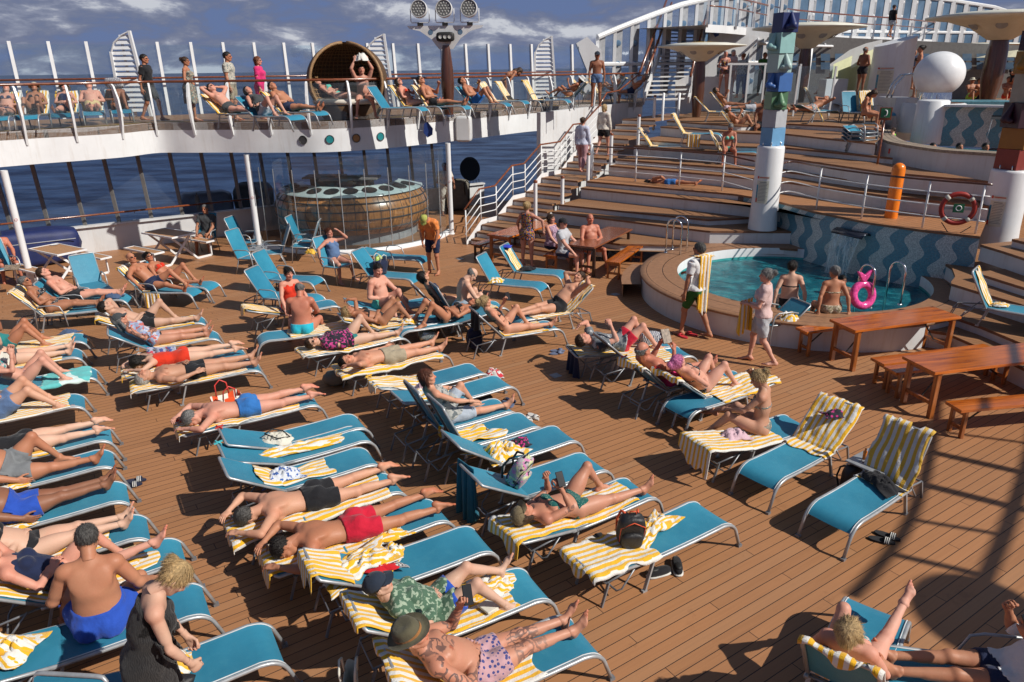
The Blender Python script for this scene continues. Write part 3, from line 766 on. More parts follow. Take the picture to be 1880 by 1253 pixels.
M['glass_bar']=glass_mat('bar_glass',(.80,.87,.88),.035,.02,.035)
M['glass_win']=glass_mat('window_glass',(.72,.79,.88),-.01,.03,.025)
M['pane_blue']=plain('blue_reflecting_pane',(.10,.17,.26),.12,var=.35,scale=.5)
M['soffit']=plain('soffit_panel',(.25,.25,.25),.6)
NOSE=dict(navy=(.015,.03,.14),mint=(.30,.55,.54),pale=(.40,.56,.54),blue=(.05,.15,.42),green=(.12,.26,.14),grey=(.48,.50,.53),sky=(.17,.40,.66),ochre=(.42,.22,.03),cream=(.5,.47,.38),plum=(.05,.012,.03),orange=(.44,.19,.02),red=(.32,.04,.03))
for k,v in NOSE.items():
    v=tuple(c_*(.62 if k in('red','orange','ochre','cream','plum') else .85) for c_ in v);M['n_'+k]=plain('painted_'+k,v,.45,var=.06)  # right stack's warm colours darkened further, its shade put into the paint
def sling():
    t=NT('teal_sling');c=t.coord();w=t.node('ShaderNodeTexWave',i_Scale=160.0);t.l.new(c,w.inputs['Vector']);w2=t.node('ShaderNodeTexWave',i_Scale=160.0,bands_direction='Y');t.l.new(c,w2.inputs['Vector'])
    n=t.noise(c,2.2,4,.6);n2=t.noise(c,11,4,.7)
    cur=t.ramp(n,[(.3,(.014,.185,.305)),(.7,(.030,.245,.385))])
    cur=t.mix(t.ramp(n2,[(.5,(0,0,0)),(.8,(.35,.35,.35))]),cur,(.07,.31,.42,1));oi=t.node('ShaderNodeObjectInfo').outputs['Random'];cur=t.mix(1.0,cur,t.ramp(oi,[(0,(.80,.84,.84)),(1,(1.12,1.06,1.0))]),'MULTIPLY')
    t.set(color=cur,rough=.5,spec=.35,sheen=.1);t.bump(t.math('ADD',t.math('ADD',w.outputs['Fac'],w2.outputs['Fac']),t.math('MULTIPLY',n,4)),.15,.004);return t.m
M['sling']=sling()
M['sling_edge']=plain('sling_piping',(.008,.10,.16),.6)
M['towel']=stripes_mat('yellow_striped_towel',YEL,WHT,7.0)
M['towel_wide']=stripes_mat('wide_striped_towel',(.66,.40,.05),(.62,.61,.60),6.0)
M['towel_aqua']=cloth('aqua_towel',(.12,.50,.50),'blotch',[(.6,.75,.72)],5);M['towel_teal']=cloth('dark_teal_towel',(.012,.13,.20));M['towel_blue']=cloth('blue_cloth',(.03,.05,.45))
M['towel_lime']=plain('lime_float',(.42,.55,.12),.4)
M['cloth_black']=cloth('black_cloth',(.012,.012,.015));M['cloth_white']=cloth('white_cloth',(.68,.67,.63));M['cloth_pink']=cloth('pink_cap_cloth',(.62,.42,.48))
M['cloth_bluefloral']=cloth('blue_floral_cloth',(.62,.65,.7),'blotch',[(.05,.12,.38)],40);M['cloth_darkfloral']=cloth('dark_floral_cloth',(.02,.02,.03),'floral',[(.5,.03,.2)],24)
M['cloth_red']=cloth('red_cloth',(.55,.012,.02));M['cloth_navy']=cloth('navy_cloth',(.012,.018,.05));M['cloth_redwhite']=stripes_mat('red_white_stripe',(.55,.03,.05),(.7,.68,.66),9)
M['cloth_thinstripe']=stripes_mat('fine_black_stripe',(.05,.05,.06),(.6,.6,.6),26);M['cloth_denim']=cloth('denim_cloth',(.06,.10,.19));M['cloth_silk']=cloth('silk_scarf',(.42,.46,.6),'blotch',[(.55,.08,.12),(.08,.12,.35)],16)
M['bag_floral']=cloth('graffiti_backpack',(.40,.38,.40),'blotch',[(.03,.03,.04),(.60,.22,.42),(.55,.58,.32)],26);M['bag_black']=plain('black_nylon',(.018,.018,.02),.55,bump=.5);M['bag_orange']=plain('orange_strap',(.65,.09,.03),.5)
M['bag_canvas']=plain('canvas',(.60,.58,.50),.85,bump=.3);M['bag_redstripe']=stripes_mat('red_beach_bag',(.66,.08,.02),(.70,.66,.58),7,bump=.2);M['bag_olive']=plain('olive_bag',(.16,.15,.12),.7,bump=.5);M['bag_zebra']=cloth('white_scribble_navy',(.02,.03,.07),'zebra',[(.6,.6,.62)],30)
M['silver']=plain('silver_foil',(.35,.42,.44),.25,metal=.7,bump=.8);M['sole']=plain('shoe_sole',(.55,.54,.5),.6);M['page']=plain('book_page',(.62,.60,.52),.7);M['cover']=plain('book_cover',(.20,.15,.11),.5,var=.5,scale=30)
M['pinkfloat']=plain('pink_vinyl',(.75,.08,.30),.15,var=.3,scale=20);M['phone']=plain('phone_glass',(.01,.01,.012),.12);M['orange_bottle']=plain('sun_oil',(.7,.2,.02),.25);M['sandal_blue']=plain('slate_sandal',(.12,.15,.24),.6)
M['sandal_white']=plain('white_sandal',(.6,.58,.55),.6);M['red_sandal']=plain('red_sandal',(.5,.03,.04),.5);M['green_sandal']=plain('green_sandal',(.1,.35,.03),.5);M['clip_red']=plain('red_clip',(.6,.05,.04),.4);M['clip_aqua']=plain('aqua_clip',(.08,.5,.55),.4)
# garments
g=lambda n,*a,**k:GM.__setitem__(n,cloth('garment_'+n,*a,**k))
for n,c in dict(black=(.013,.013,.016),charcoal=(.05,.055,.06),navy=(.012,.02,.06),royal=(.02,.075,.42),blue=(.03,.16,.46),steel=(.10,.17,.32),aqua=(.02,.42,.55),red=(.62,.035,.012),crimson=(.52,.01,.035),green=(.025,.12,.02),greytop=(.18,.19,.2),grey=(.25,.26,.25),lightgrey=(.46,.47,.5),white=(.68,.68,.68),khaki=(.36,.30,.21),sand=(.55,.42,.2),pink=(.62,.44,.42),hotpink=(.65,.03,.16),orange=(.75,.24,.06),lav=(.52,.54,.66),rose=(.40,.22,.24),cream=(.6,.55,.48),teal=(.02,.2,.2),lightblue=(.35,.42,.5),olive=(.10,.09,.055),olive_band=(.30,.13,.04),lime=(.32,.62,.08),capwhite=(.62,.62,.6),cappink=(.66,.5,.56),capnavy=(.02,.03,.05),bucket=(.5,.47,.38),mintgreen=(.12,.5,.4),yellow=(.7,.55,.02)).items():g(n,c)
g('polka',(.015,.015,.02),'dots',[(.7,.7,.7)],55);g('floral',(.55,.45,.42),'blotch',[(.03,.08,.14),(.55,.12,.10),(.05,.3,.3)],40);g('magenta_leaf',(.02,.018,.03),'blotch',[(.50,.05,.22)],38)
g('green_leaf',(.01,.10,.09),'dots',[(.30,.42,.32)],70);g('palm',(.07,.14,.09),'blotch',[(.3,.38,.28)],45);g('pinkprint',(.50,.30,.33),'floral',[(.05,.06,.20)],30);g('sunflower',(.02,.02,.04),'floral',[(.6,.08,.02),(.05,.1,.3),(.5,.3,.02)],26)
g('zigzag',(.10,.05,.12),'zebra',[(.60,.42,.52)],55);g('scarfprint',(.30,.36,.52),'blotch',[(.5,.5,.55),(.5,.12,.1)],26);g('paisley',(.22,.20,.16),'blotch',[(.28,.12,.08),(.08,.16,.18),(.45,.4,.3)],40);g('shirtprint',(.40,.40,.38),'blotch',[(.12,.14,.15)],26)
g('hawaii',(.5,.47,.4),'blotch',[(.16,.2,.2)],40);g('greycheck',(.16,.17,.18),'blotch',[(.4,.4,.41),(.06,.07,.09)],12);g('multicap',(.4,.42,.1),'floral',[(.1,.3,.1),(.6,.5,.1)],90);g('orangecap',(.7,.15,.02));g('wood_cap',(.18,.14,.08),'blotch',[(.05,.07,.1)],10)
g('knit_black',(.014,.013,.014),'zebra',[(.03,.028,.028)],60);g('camogold',(.34,.28,.19),'blotch',[(.12,.1,.05),(.5,.44,.35)],50);g('pants_light',(.38,.43,.50));g('vestgreen',(.22,.65,.04))
for n,c,r,gl in[('pale',(.62,.40,.29),.2,.5),('mid',(.55,.31,.205),.25,.5),('pink',(.58,.32,.235),.36,.5),('tan',(.42,.20,.115),.22,.46),('dark',(.26,.118,.068),.2,.44),('red',(.47,.20,.13),.35,.44)]:SK[n]=skin_mat('skin_'+n,c,r,0,gl)
SK['tattoo']=skin_mat('skin_tattoo',(.48,.255,.17),.25,1,.4);SK['tattoo_legs']=skin_mat('skin_tattoo_full',(.48,.255,.17),.25,1,.4)
for n,c in dict(brown=(.06,.03,.016),dark=(.014,.010,.008),grey=(.20,.195,.19),white=(.46,.45,.42),blonde=(.50,.34,.16),auburn=(.12,.035,.015),silverdark=(.09,.085,.08),pinkhair=(.7,.2,.42),red=(.2,.06,.02)).items():HM[n]=hair_mat('hair_'+n,c)
# ------------------------------------------------------------- sun loungers
LW=.55                      # width over the rails
SEAT,BACK,SZ=1.10,.68,.345
def prof_pts():
    """seat rail profile from hinge (x=0) over the foot bend down to the front foot"""
    pts=[(0,SZ-.01)];pts+=[(x,SZ-.01+.012*math.sin(x/SEAT*math.pi)*-1+.02*x) for x in np.linspace(.15,SEAT-.12,7)]
    x0,z0=pts[-1]
    for a in np.linspace(8,66,7):pts.append((x0+.02+.20*math.sin(rad(a)),z0-.012-.20*(1-math.cos(rad(a)))+.006))
    x1,z1=pts[-1];pts.append((x1+.075,0.02))
    return pts
PROF=prof_pts()
def make_lounger_meshes():
    D={}
    b=MB()
    for q in(-1,1):b.tube([(x,q*(LW/2-.017),z) for x,z in PROF],.0185,8)
    b.tube([(-.05,-(LW/2-.017),SZ-.012),(0.02,-(LW/2-.017),SZ-.01)],.0185,8);b.tube([(-.05,(LW/2-.017),SZ-.012),(0.02,(LW/2-.017),SZ-.01)],.0185,8)
    b.tube([(.0,-LW/2+.02,SZ-.03),(.0,LW/2-.02,SZ-.03)],.014,8);b.tube([(PROF[12][0],-LW/2+.02,PROF[12][1]-.02),(PROF[12][0],LW/2-.02,PROF[12][1]-.02)],.012,8)
    D['frame']=b
    b=MB()
    for q in(-1,1):b=MB().tube([(x,q*(LW/2-.036),z+.017) for x,z in PROF[:-1]],.0055,5);D['pipe%d'%q]=b
    b=MB();pp=[p for p in PROF if p[1]>.24];n=9;V=[]
    for x,z in pp:
        for k in range(n):
            y=-(LW/2-.022)+(LW-.044)*k/(n-1);V.append((x,y,z+.014-.010*(1-(2*k/(n-1)-1)**2)))
    b.add(V,[(i*n+k,i*n+k+1,(i+1)*n+k+1,(i+1)*n+k) for i in range(len(pp)-1) for k in range(n-1)]);D['seat']=b
    b=MB()
    for q in(-1,1):b.box((0,q*(LW/2-.02),.012),(.05,.04,.024))
    for q in(-1,1):
        b2=MB();b2.beam((.035,q*(LW/2-.03),SZ-.02),(-.07,q*(LW/2-.024),0),.034,.022);b2.box((-.07,q*(LW/2-.024),.010),(.055,.034,.02));D['leg%d'%q]=b2
    for q in(-1,1):D['cap%d'%q]=MB().box((PROF[-1][0]+.004,q*(LW/2-.017),.014),(.05,.044,.028));D['rear%d'%q]=MB().beam((-.48,q*(LW/2-.08),SZ-.10),(-.56,q*(LW/2-.075),.0),.026,.018)
    b=MB();W=LW/2-.06;b.tube([(-.16,-W,SZ-.03),(-.33,-W,.12),(-.36,-W+.04,.085),(-.36,W-.04,.085),(-.33,W,.12),(-.16,W,SZ-.03)],.010,6)
    b.tube([(.0,-W+.03,SZ-.04),(-.5,-W+.03,SZ-.11),(-.5,W-.03,SZ-.11),(.0,W-.03,SZ-.04)],.012,6);D['prop']=b
    # back rest, hinge at origin, pointing to -x
    b=MB();H=LW/2-.017
    b.tube([(0,-H,0),(-BACK+.03,-H,.0),(-BACK+.005,-H+.02,.01),(-BACK,-H+.06,.012),(-BACK,H-.06,.012),(-BACK+.005,H-.02,.01),(-BACK+.03,H,.0),(0,H,0)],.0165,8);D['bframe']=b
    b=MB();m=10;V=[]
    for i in range(m):
        x=.03-(BACK+.012)*i/(m-1)
        for k in range(n):
            y=-(LW/2-.022)+(LW-.044)*k/(n-1);V.append((x,y,.016-.012*(1-(2*k/(n-1)-1)**2)*(1-abs(2*i/(m-1)-1)**3)))
    b.add(V,[(i*n+k,(i+1)*n+k,(i+1)*n+k+1,i*n+k+1) for i in range(m-1) for k in range(n-1)]);D['bsling']=b
    for q in(-1,1):
        b=MB();D['arm%d'%q]=b
        b.tube([(.42,q*(LW/2+.012),SZ-.25),(.40,q*(LW/2+.014),SZ+.02),(.34,q*(LW/2+.014),SZ+.17),(.24,q*(LW/2+.014),SZ+.20),(-.02,q*(LW/2+.014),SZ+.20),(-.10,q*(LW/2+.012),SZ+.12),(-.14,q*(LW/2+.01),0)],.013,7)
    return D
_LM=make_lounger_meshes();_LO={}
def _part(key,name,mat,parent,sm=True,rot=None,loc=None):
    if key not in _LO:
        o=_LM[key].build(name,mat,parent,smooth=('auto' if not sm else True));_LO[key]=o.data
    else:
        o=bpy.data.objects.new(name,_LO[key]);link(o,parent)
    if loc:o.location=loc
    if rot:o.rotation_euler=rot
    return o
class Lounger:pass
def lounger(px,py,head,back,label,side=-1,z=0.0,group='teal sun loungers on the main deck',arms=False,at=None,lod=0,name='sun_lounger'):
    """near foot bend seen at px, py; head = compass of the foot end; back = rake of the back rest"""
    t=rad(head);d=np.array([math.cos(t),math.sin(t)]);nl=np.array([-d[1],d[0]])
    if at is None:
        B=G(px,py,z+SZ)[:2];hinge=B-side*nl*LW/2-d*SEAT
    else:hinge=np.array(at[:2],float)
    R=thing(name,label,'sun lounger',(hinge[0],hinge[1],z),t,group)
    _part('frame','frame',M['alu'],R);[_part('pipe'+q_,'piping',M['piping'],R) for q_ in(('1','-1') if lod<2 else())];_part('seat','seat_sling',M['sling'],R)
    _part('leg1','leg',M['alu'],R,False);_part('leg-1','leg',M['alu'],R,False)
    if lod<2:
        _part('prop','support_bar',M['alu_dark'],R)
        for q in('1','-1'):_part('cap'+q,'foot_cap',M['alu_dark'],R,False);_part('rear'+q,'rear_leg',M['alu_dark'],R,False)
    if arms:
        for q in('1','-1'):_part('arm'+q,'armrest',M['alu'],R)
    bf=_part('bframe','backrest',M['alu'],R,True,(0,rad(back),0),(0,0,SZ-.005));_part('bsling','back_sling',M['sling'],bf)
    L=Lounger();L.h=hinge;L.d=d;L.n=nl;L.z=z;L.t=t;L.b=back;L.R=R
    return L
def LP(L,u,v=0.0,dz=0.0):
    """point on a lounger: u metres towards the foot from the hinge, v to its left, dz above the sling"""
    p=L.h+L.d*u+L.n*v
    if u<0:return np.array([*(L.h+L.d*u*math.cos(rad(L.b))+L.n*v-L.d*0),L.z+SZ-u*math.sin(rad(L.b))+dz])
    x=u;zz=np.interp(x,[a for a,_ in PROF],[c for _,c in PROF])
    return np.array([*p,L.z+zz+dz])
# ------------------------------------------------------------- cloth
def vnoise(x,y,seed=0):
    xi=np.floor(x).astype(int);yi=np.floor(y).astype(int);fx=x-xi;fy=y-yi;fx=fx*fx*(3-2*fx);fy=fy*fy*(3-2*fy)
    def h(a,b):return(np.sin(a*127.1+b*311.7+seed*74.7)*43758.5453)%1.0
    return(h(xi,yi)*(1-fx)*(1-fy)+h(xi+1,yi)*fx*(1-fy)+h(xi,yi+1)*(1-fx)*fy+h(xi+1,yi+1)*fx*fy)*2-1
def fbm(x,y,seed=0,o=3):
    r=0;a=1
    for i in range(o):r=r+a*vnoise(x*2**i,y*2**i,seed+i*9);a*=.5
    return r
def surf(name,P,UV,mat,label,cat,group=None,parent=None,thick=.008):
    nu,nv=P.shape[:2];b=MB();b.v=[tuple(p) for p in P.reshape(-1,3)]
    b.f=[(i*nv+k,(i+1)*nv+k,(i+1)*nv+k+1,i*nv+k+1) for i in range(nu-1) for k in range(nv-1)];b.uv=UV.reshape(-1,2)
    o=b.build(name,mat,parent,smooth=True);m=o.modifiers.new('thickness','SOLIDIFY');m.thickness=thick;m.offset=1
    if parent is None:tag(o,label,cat,group)
    return o
TG='yellow and white striped pool towels'
def towel(L,label,u0=-.68,u1=1.0,w=.5,v=0.0,rot=0.0,seed=1,rough=1.0,mat='towel',over=0.0,wid=6.0,name='towel',cross=False):
    """a towel spread along a lounger from u0 to u1 (over = hang over the head end)"""
    n1=int((u1-u0+over)/.022)+2;n2=max(10,int(w/.022));U=np.linspace(u0-over,u1,n1);W=np.linspace(-w/2,w/2,n2)
    uu,ww=np.meshgrid(U,W,indexing='ij');P=np.zeros((n1,n2,3));UV=np.zeros((n1,n2,2))
    edge=.03*rough*fbm(uu*4,ww*0+seed,seed,2)*np.sign(ww)*(np.abs(ww)/(w/2))**2;endw=.04*rough*fbm(ww*6,uu*0+3,seed+4,2)
    sd=np.clip((np.abs(ww)/(w/2)),0,1)
    vv=v+ww+edge+rot*(uu-(u0+u1)/2);ue=uu+endw*(np.abs(uu-(u0+u1)/2)/((u1-u0)/2))**3
    f=fbm(uu*5+seed,ww*9,seed)*.010+np.abs(fbm(uu*3+seed*3,ww*14,seed+5,2))*.014
    f=f*rough
    half=LW/2-.005
    for i in range(n1):
        for k in range(n2):
            a=ue[i,k];y=vv[i,k];dz=.012+max(0,f[i,k]);dr=0
            if abs(y)>half:ex=abs(y)-half;y=math.copysign(half+.012+ex*.22,y);dr=-ex*.93;dz=.02
            if a<-BACK:ex=-BACK-a;p=LP(L,-BACK-.02-.12*ex,y,dz+dr);p[2]-=ex*1.0;p[:2]-=L.d*(.02);P[i,k]=p
            else:
                p=LP(L,min(a,1.20),y,dz+dr)
                if a<0:p[:2]+=L.d*math.sin(rad(L.b))*dz
                P[i,k]=p
            UV[i,k]=((W[k]/.5)+.5+.012*f[i,k]*0,uu[i,k]) if not cross else(uu[i,k]/.5,W[k])
    return surf(name,P,UV,M[mat],label,'towel',TG if mat=='towel' else None)
def heap(c,size,label,seed=1,mat='towel',rz=0.0,h=.09,name='towel',cat='towel',group=None,drape=0,freq=1.0,base=None):
    """a crumpled cloth: c = world point it lies on, size = (length, width)"""
    n1=max(14,int(size[0]/.014));n2=max(14,int(size[1]/.014));a,b=np.meshgrid(np.linspace(-1,1,n1),np.linspace(-1,1,n2),indexing='ij')
    r=np.sqrt(a*a+b*b);out=1+.22*fbm(np.arctan2(b,a)*1.3+seed,r*0,seed,2)*r**2
    X=a*size[0]/2*out;Y=b*size[1]/2*out
    wx=fbm(a*1.6*freq+seed,b*1.6*freq,seed)*.5;wy=fbm(a*1.6*freq,b*1.6*freq+seed,seed+7)*.5
    rid=1-np.abs(fbm(a*2.2*freq+wx*1.5,b*2.2*freq+wy*1.5,seed+3,3));rid2=1-np.abs(fbm(a*4.5*freq+wx*2,b*4.5*freq+wy*2,seed+13,2))
    mask=np.clip(1.15-r**2.4,0,1)
    Z=h*mask*(.2+.75*rid+.16*rid2)+.006
    X=X+wx*.05*size[0]*2;Y=Y+wy*.05*size[1]*2
    ca,sa=math.cos(rz),math.sin(rz);P=np.stack([c[0]+X*ca-Y*sa,c[1]+X*sa+Y*ca,c[2]+np.maximum(Z,.006)],-1)
    if drape:P[...,2]-=np.clip(np.abs(b)-.75,0,1)*drape*2
    UV=np.stack([b*size[1]*.95+wx*.30+rid*.07,a*size[0]+wy],-1)
    if mat=='towel':UV[...,0]*=1.0
    return surf(name,P,UV,M[mat],label,cat,TG if mat=='towel' else group,thick=.006)
def hang(p0,p1,drop,label,mat='towel',seed=2,name='towel',cat='towel',flare=.04,cross=False,group=None):
    """cloth hanging from the line p0-p1"""
    p0=np.array(p0);p1=np.array(p1);n1=26;n2=22;a,b=np.meshgrid(np.linspace(0,1,n1),np.linspace(0,1,n2),indexing='ij');P=np.zeros((n1,n2,3))
    d=p1-p0;nn=np.array([-d[1],d[0],0]);nn/=max(np.linalg.norm(nn),1e-6)
    fo=(np.sin(b*17+seed)+.6*np.sin(b*31+seed*2))*flare*a**.7
    dr=drop*(1+.12*fbm(b*3,b*0+seed,seed,2))
    sh=1-.12*a*0
    P=p0+d*(b*sh)[...,None]+nn*fo[...,None];P[...,2]-=a*dr
    UV=np.stack([b*np.linalg.norm(d)/.5,a*drop],-1)
    return surf(name,P,UV,M[mat],label,cat,TG if mat=='towel' else group)
# ------------------------------------------------------------- bags, shoes, small things
def superbox(c,d,p=4,n=16,m=12,rz=0,tilt=None,noise=0,seed=0):
    V=[]
    for j in range(m+1):
        t=-math.pi/2+math.pi*j/m
        for i in range(n):
            a=2*math.pi*i/n;f=lambda x:math.copysign(abs(x)**(2/p),x)
            v=Vector((d[0]/2*f(math.cos(t))*f(math.cos(a)),d[1]/2*f(math.cos(t))*f(math.sin(a)),d[2]/2*f(math.sin(t))))
            if noise:v*=1+noise*float(fbm(np.array([a*1.5]),np.array([t*2.0]),seed,2)[0])
            if tilt is not None:v=tilt@v
            V.append((c[0]+v.x*math.cos(rz)-v.y*math.sin(rz),c[1]+v.x*math.sin(rz)+v.y*math.cos(rz),c[2]+v.z))
    return MB().add(V,[(j*n+i,j*n+(i+1)%n,(j+1)*n+(i+1)%n,(j+1)*n+i) for j in range(m) for i in range(n)])
def backpack(c,rz,label,mat='bag_black',strap='black',s=1.0,lean=0,accent=None):
    T=thing('backpack',label,'backpack',c,rz);Tm=Matrix.Rotation(rad(lean),3,'X')
    def at(p):v=Tm@Vector(p);return(v.x*s,v.y*s,v.z*s)
    superbox(at((0,0,.22)),(.30*s,.18*s,.44*s),3.4,18,14,tilt=Tm,noise=.05,seed=3).build('pack_body',M[mat],T,True)
    superbox(at((0,-.10,.15)),(.24*s,.08*s,.24*s),3.2,14,10,tilt=Tm,noise=.05).build('front_pocket',M[mat],T,True)
    b=MB()
    for q in(-1,1):b.tube([at(p) for p in[(q*.07,.08,.40),(q*.09,.16,.34),(q*.12,.17,.2),(q*.12,.10,.06)]],.014*s,6)
    b.build('shoulder_strap',M[strap],T,True);b=MB();b.tube([at(p) for p in[(-.04,.03,.43),(-.03,.03,.48),(.03,.03,.48),(.04,.03,.43)]],.008*s,6);b.build('carry_handle',M[strap],T,True)
    b=MB();b.tube([at(p) for p in[(-.125,-.06,.10),(-.13,-.07,.33),(0,-.08,.425),(.13,-.07,.33),(.125,-.06,.10)]],.006*s,5)
    b.build('zip',M[accent or 'black'],T,True)
    return T
def tote(c,rz,label,mat='bag_canvas',s=1.0,w=.40,h=.32,d=.16,handle='bag_canvas',bands=None):
    T=thing('beach_bag',label,'bag',c,rz);n=20;V=[];rows=[(0,.80),(.33,.93),(.66,1.0),(1,1.05)]
    for z,k in rows:
        for i in range(n):
            a=2*math.pi*i/n;f=lambda x:math.copysign(abs(x)**.6,x);V.append((w/2*k*f(math.cos(a))*s,d/2*k*f(math.sin(a))*(1 if z<.5 else 1.25)*s,z*h*s+(.02*math.sin(a*3) if z==1 else 0)))
    b=MB().add(V,[(j*n+i,j*n+(i+1)%n,(j+1)*n+(i+1)%n,(j+1)*n+i) for j in range(3) for i in range(n)]+[tuple(range(n))[::-1]])
    b.uv=[(i/n,z) for z,k in rows for i in range(n)];o=b.build('bag_body',M[mat],T,True);md=o.modifiers.new('t','SOLIDIFY');md.thickness=.005
    for q in(-1,1):
        b=MB();b.tube([(-.09*s,q*d*.6*s,h*.96*s),(-.08*s,q*d*.75*s,h*1.35*s),(0,q*d*.8*s,h*1.5*s),(.08*s,q*d*.75*s,h*1.35*s),(.09*s,q*d*.6*s,h*.96*s)],.010*s,6);b.build('handle',M[handle],T,True)
    if bands:
        for k in range(4):
            b=MB();zz=.22+.08*k;kk=.885+.012*k
            b.lathe([(1,-.006),(1,.006)],(0,0,0),20);b.v=[(math.copysign(abs(x)**.6,x)*w/2*(kk+.03)*s,math.copysign(abs(y)**.6,y)*d/2*(kk+.03)*s,zz*h*s+z) for x,y,z in b.v];b.build('stripe',M[bands],T,True)
    return T
def flipflops(c,rz,label,mat='cloth_navy',strap='cloth_white',gap=.12,kind='slide',cat='sandals'):
    T=thing('sandals',label,cat,c,rz)
    for q,tw in((-1,.15),(1,-.1)):
        n=20;pr=[]
        for i in range(n):
            a=2*math.pi*i/n;x=.135*math.cos(a);pr.append((x+.02*q,q*gap/2+(.048-.012*math.cos(a+.3))*math.sin(a)))
        ca,sa=math.cos(tw),math.sin(tw);pr=[(x*ca-y*sa,x*sa+y*ca) for x,y in pr]
        S=MB().prism(pr,.002,.026).build('sandal_sole',M[mat],T,False,.004);cx,cy=np.mean(pr,0)
        b=MB();arc=[(math.cos(t)*.05,.02+math.sin(t)*.045) for t in np.linspace(0,math.pi,9)]
        b.ribbon([(cx+.02,cy+y,z) for y,z in arc],[(cx+.085,cy+y*.92,z*.9) for y,z in arc]);o=b.build('sandal_strap',M[strap],S,True);m=o.modifiers.new('t','SOLIDIFY');m.thickness=.005
        if kind=='slide':
            b=MB()
            for j in range(3):b.ribbon([(cx+.030+.018*j,cy+y*1.03,z+.003) for y,z in arc],[(cx+.038+.018*j,cy+y*1.03,z+.003) for y,z in arc])
            b.build('strap_stripe',M['cloth_white' if strap!='cloth_white' else 'cloth_black'],S,True)
    return T
def clogs(c,rz,label):
    T=thing('clogs',label,'shoes',c,rz)
    for q,dx,a in((-1,-.12,.1),(1,.10,1.25)):
        b=superbox((dx,q*.02,.045),(.27,.10,.085),2.6,16,10,rz=a);o=b.build('clog_upper',M['cloth_black'],T,True)
        superbox((dx,q*.02,.014),(.285,.112,.03),3.2,16,6,rz=a).build('clog_sole',M['sole'],o,True)
        superbox((dx-.06*math.cos(a),q*.02-.06*math.sin(a),.083),(.11,.07,.03),2.2,12,6,rz=a).build('clog_opening',M['black'],o,True)
    return T
def slab(name,c,d,mat,label,cat,R=None,bevel=.006):
    b=MB();b.box((0,0,0),d);o=b.build(name,M[mat],None,False,bevel);o.location=c
    if R is not None:o.rotation_euler=R
    return tag(o,label,cat)
def table(A,B,w,h,label,kind='table',top='tablewood',legm='tableleg',z=0.0,group=None):
    """trestle table or bench whose long axis runs from A to B (ground points of its centre line)"""
    A=np.array(A[:2]);B=np.array(B[:2]);L=np.linalg.norm(B-A);an=math.atan2(*(B-A)[::-1]);c=(A+B)/2
    T=thing('wooden_table' if kind=='table' else 'wooden_bench',label,kind,(c[0],c[1],z),an,group)
    b=MB();b.box((0,0,h-.0225),(L,w,.045));b.build('tabletop' if kind=='table' else 'seat',M[top],T,False,.006)
    li=.12;t_=.07 if kind=='table' else .05
    for sx in(-1,1):
        for sy in(-1,1):
            b=MB();b.box((sx*(L/2-li),sy*(w/2-t_*.8),(h-.046)/2),(t_,t_,h-.046));b.build('leg',M[legm],T,False,.005)
        MB().box((sx*(L/2-li),0,h*.30),(t_*.6,w-t_*2.62,.055)).build('crossbar',M[legm],T,False,.004);MB().box((sx*(L/2-li),0,h-.085),(t_*.6,w-t_*2.62,.075)).build('crossbar',M[legm],T,False,.004)
        b=MB();b.beam((sx*(L/2-li-.05),0,h*.32),(sx*(L/2-li-.42),0,h-.05),.012,.022);b.build('brace',M['black'],T)
    return T
def picnic(c,an,label):
    T=thing('picnic_table',label,'picnic table',(c[0],c[1],0),an,'white framed picnic tables')
    def framed(name,cx,cy,L,w,z,fw=.03):
        b=MB();b.box((cx,cy,z-.012),(L-2*fw,w-2*fw,.02));o=b.build(name,M['slatwood'],T)
        b=MB()
        for q in(-1,1):b.box((cx,cy+q*(w/2-fw/2),z-.014),(L,fw,.045));b.box((cx+q*(L/2-fw/2),cy,z-.014),(fw,w-2*fw,.045))
        b.build('frame_trim',M['white'],o,False,.003)
    framed('tabletop',0,0,1.35,.72,.76);framed('bench_seat',0,.78,1.35,.30,.45);framed('bench_seat',0,-.78,1.35,.30,.45)
    for x in(-.5,.5):
        b=MB();W=.055;t=.03
        P=[(-.28,.73),(.42,.03),(.86,.03),(.86,.42)];Q=[(-p[0],p[1]) for p in P]
        for k,R in((0,P),(.033,Q)):
            for i in range(3):b.beam((x+k,R[i][0],R[i][1]),(x+k,R[i+1][0],R[i+1][1]),t,W) if False else b.beam((x+k,R[i][0],R[i][1]),(x+k,R[i+1][0],R[i+1][1]),t,W)
        b.build('leg_frame',M['white'],T,False,.004)
    return T

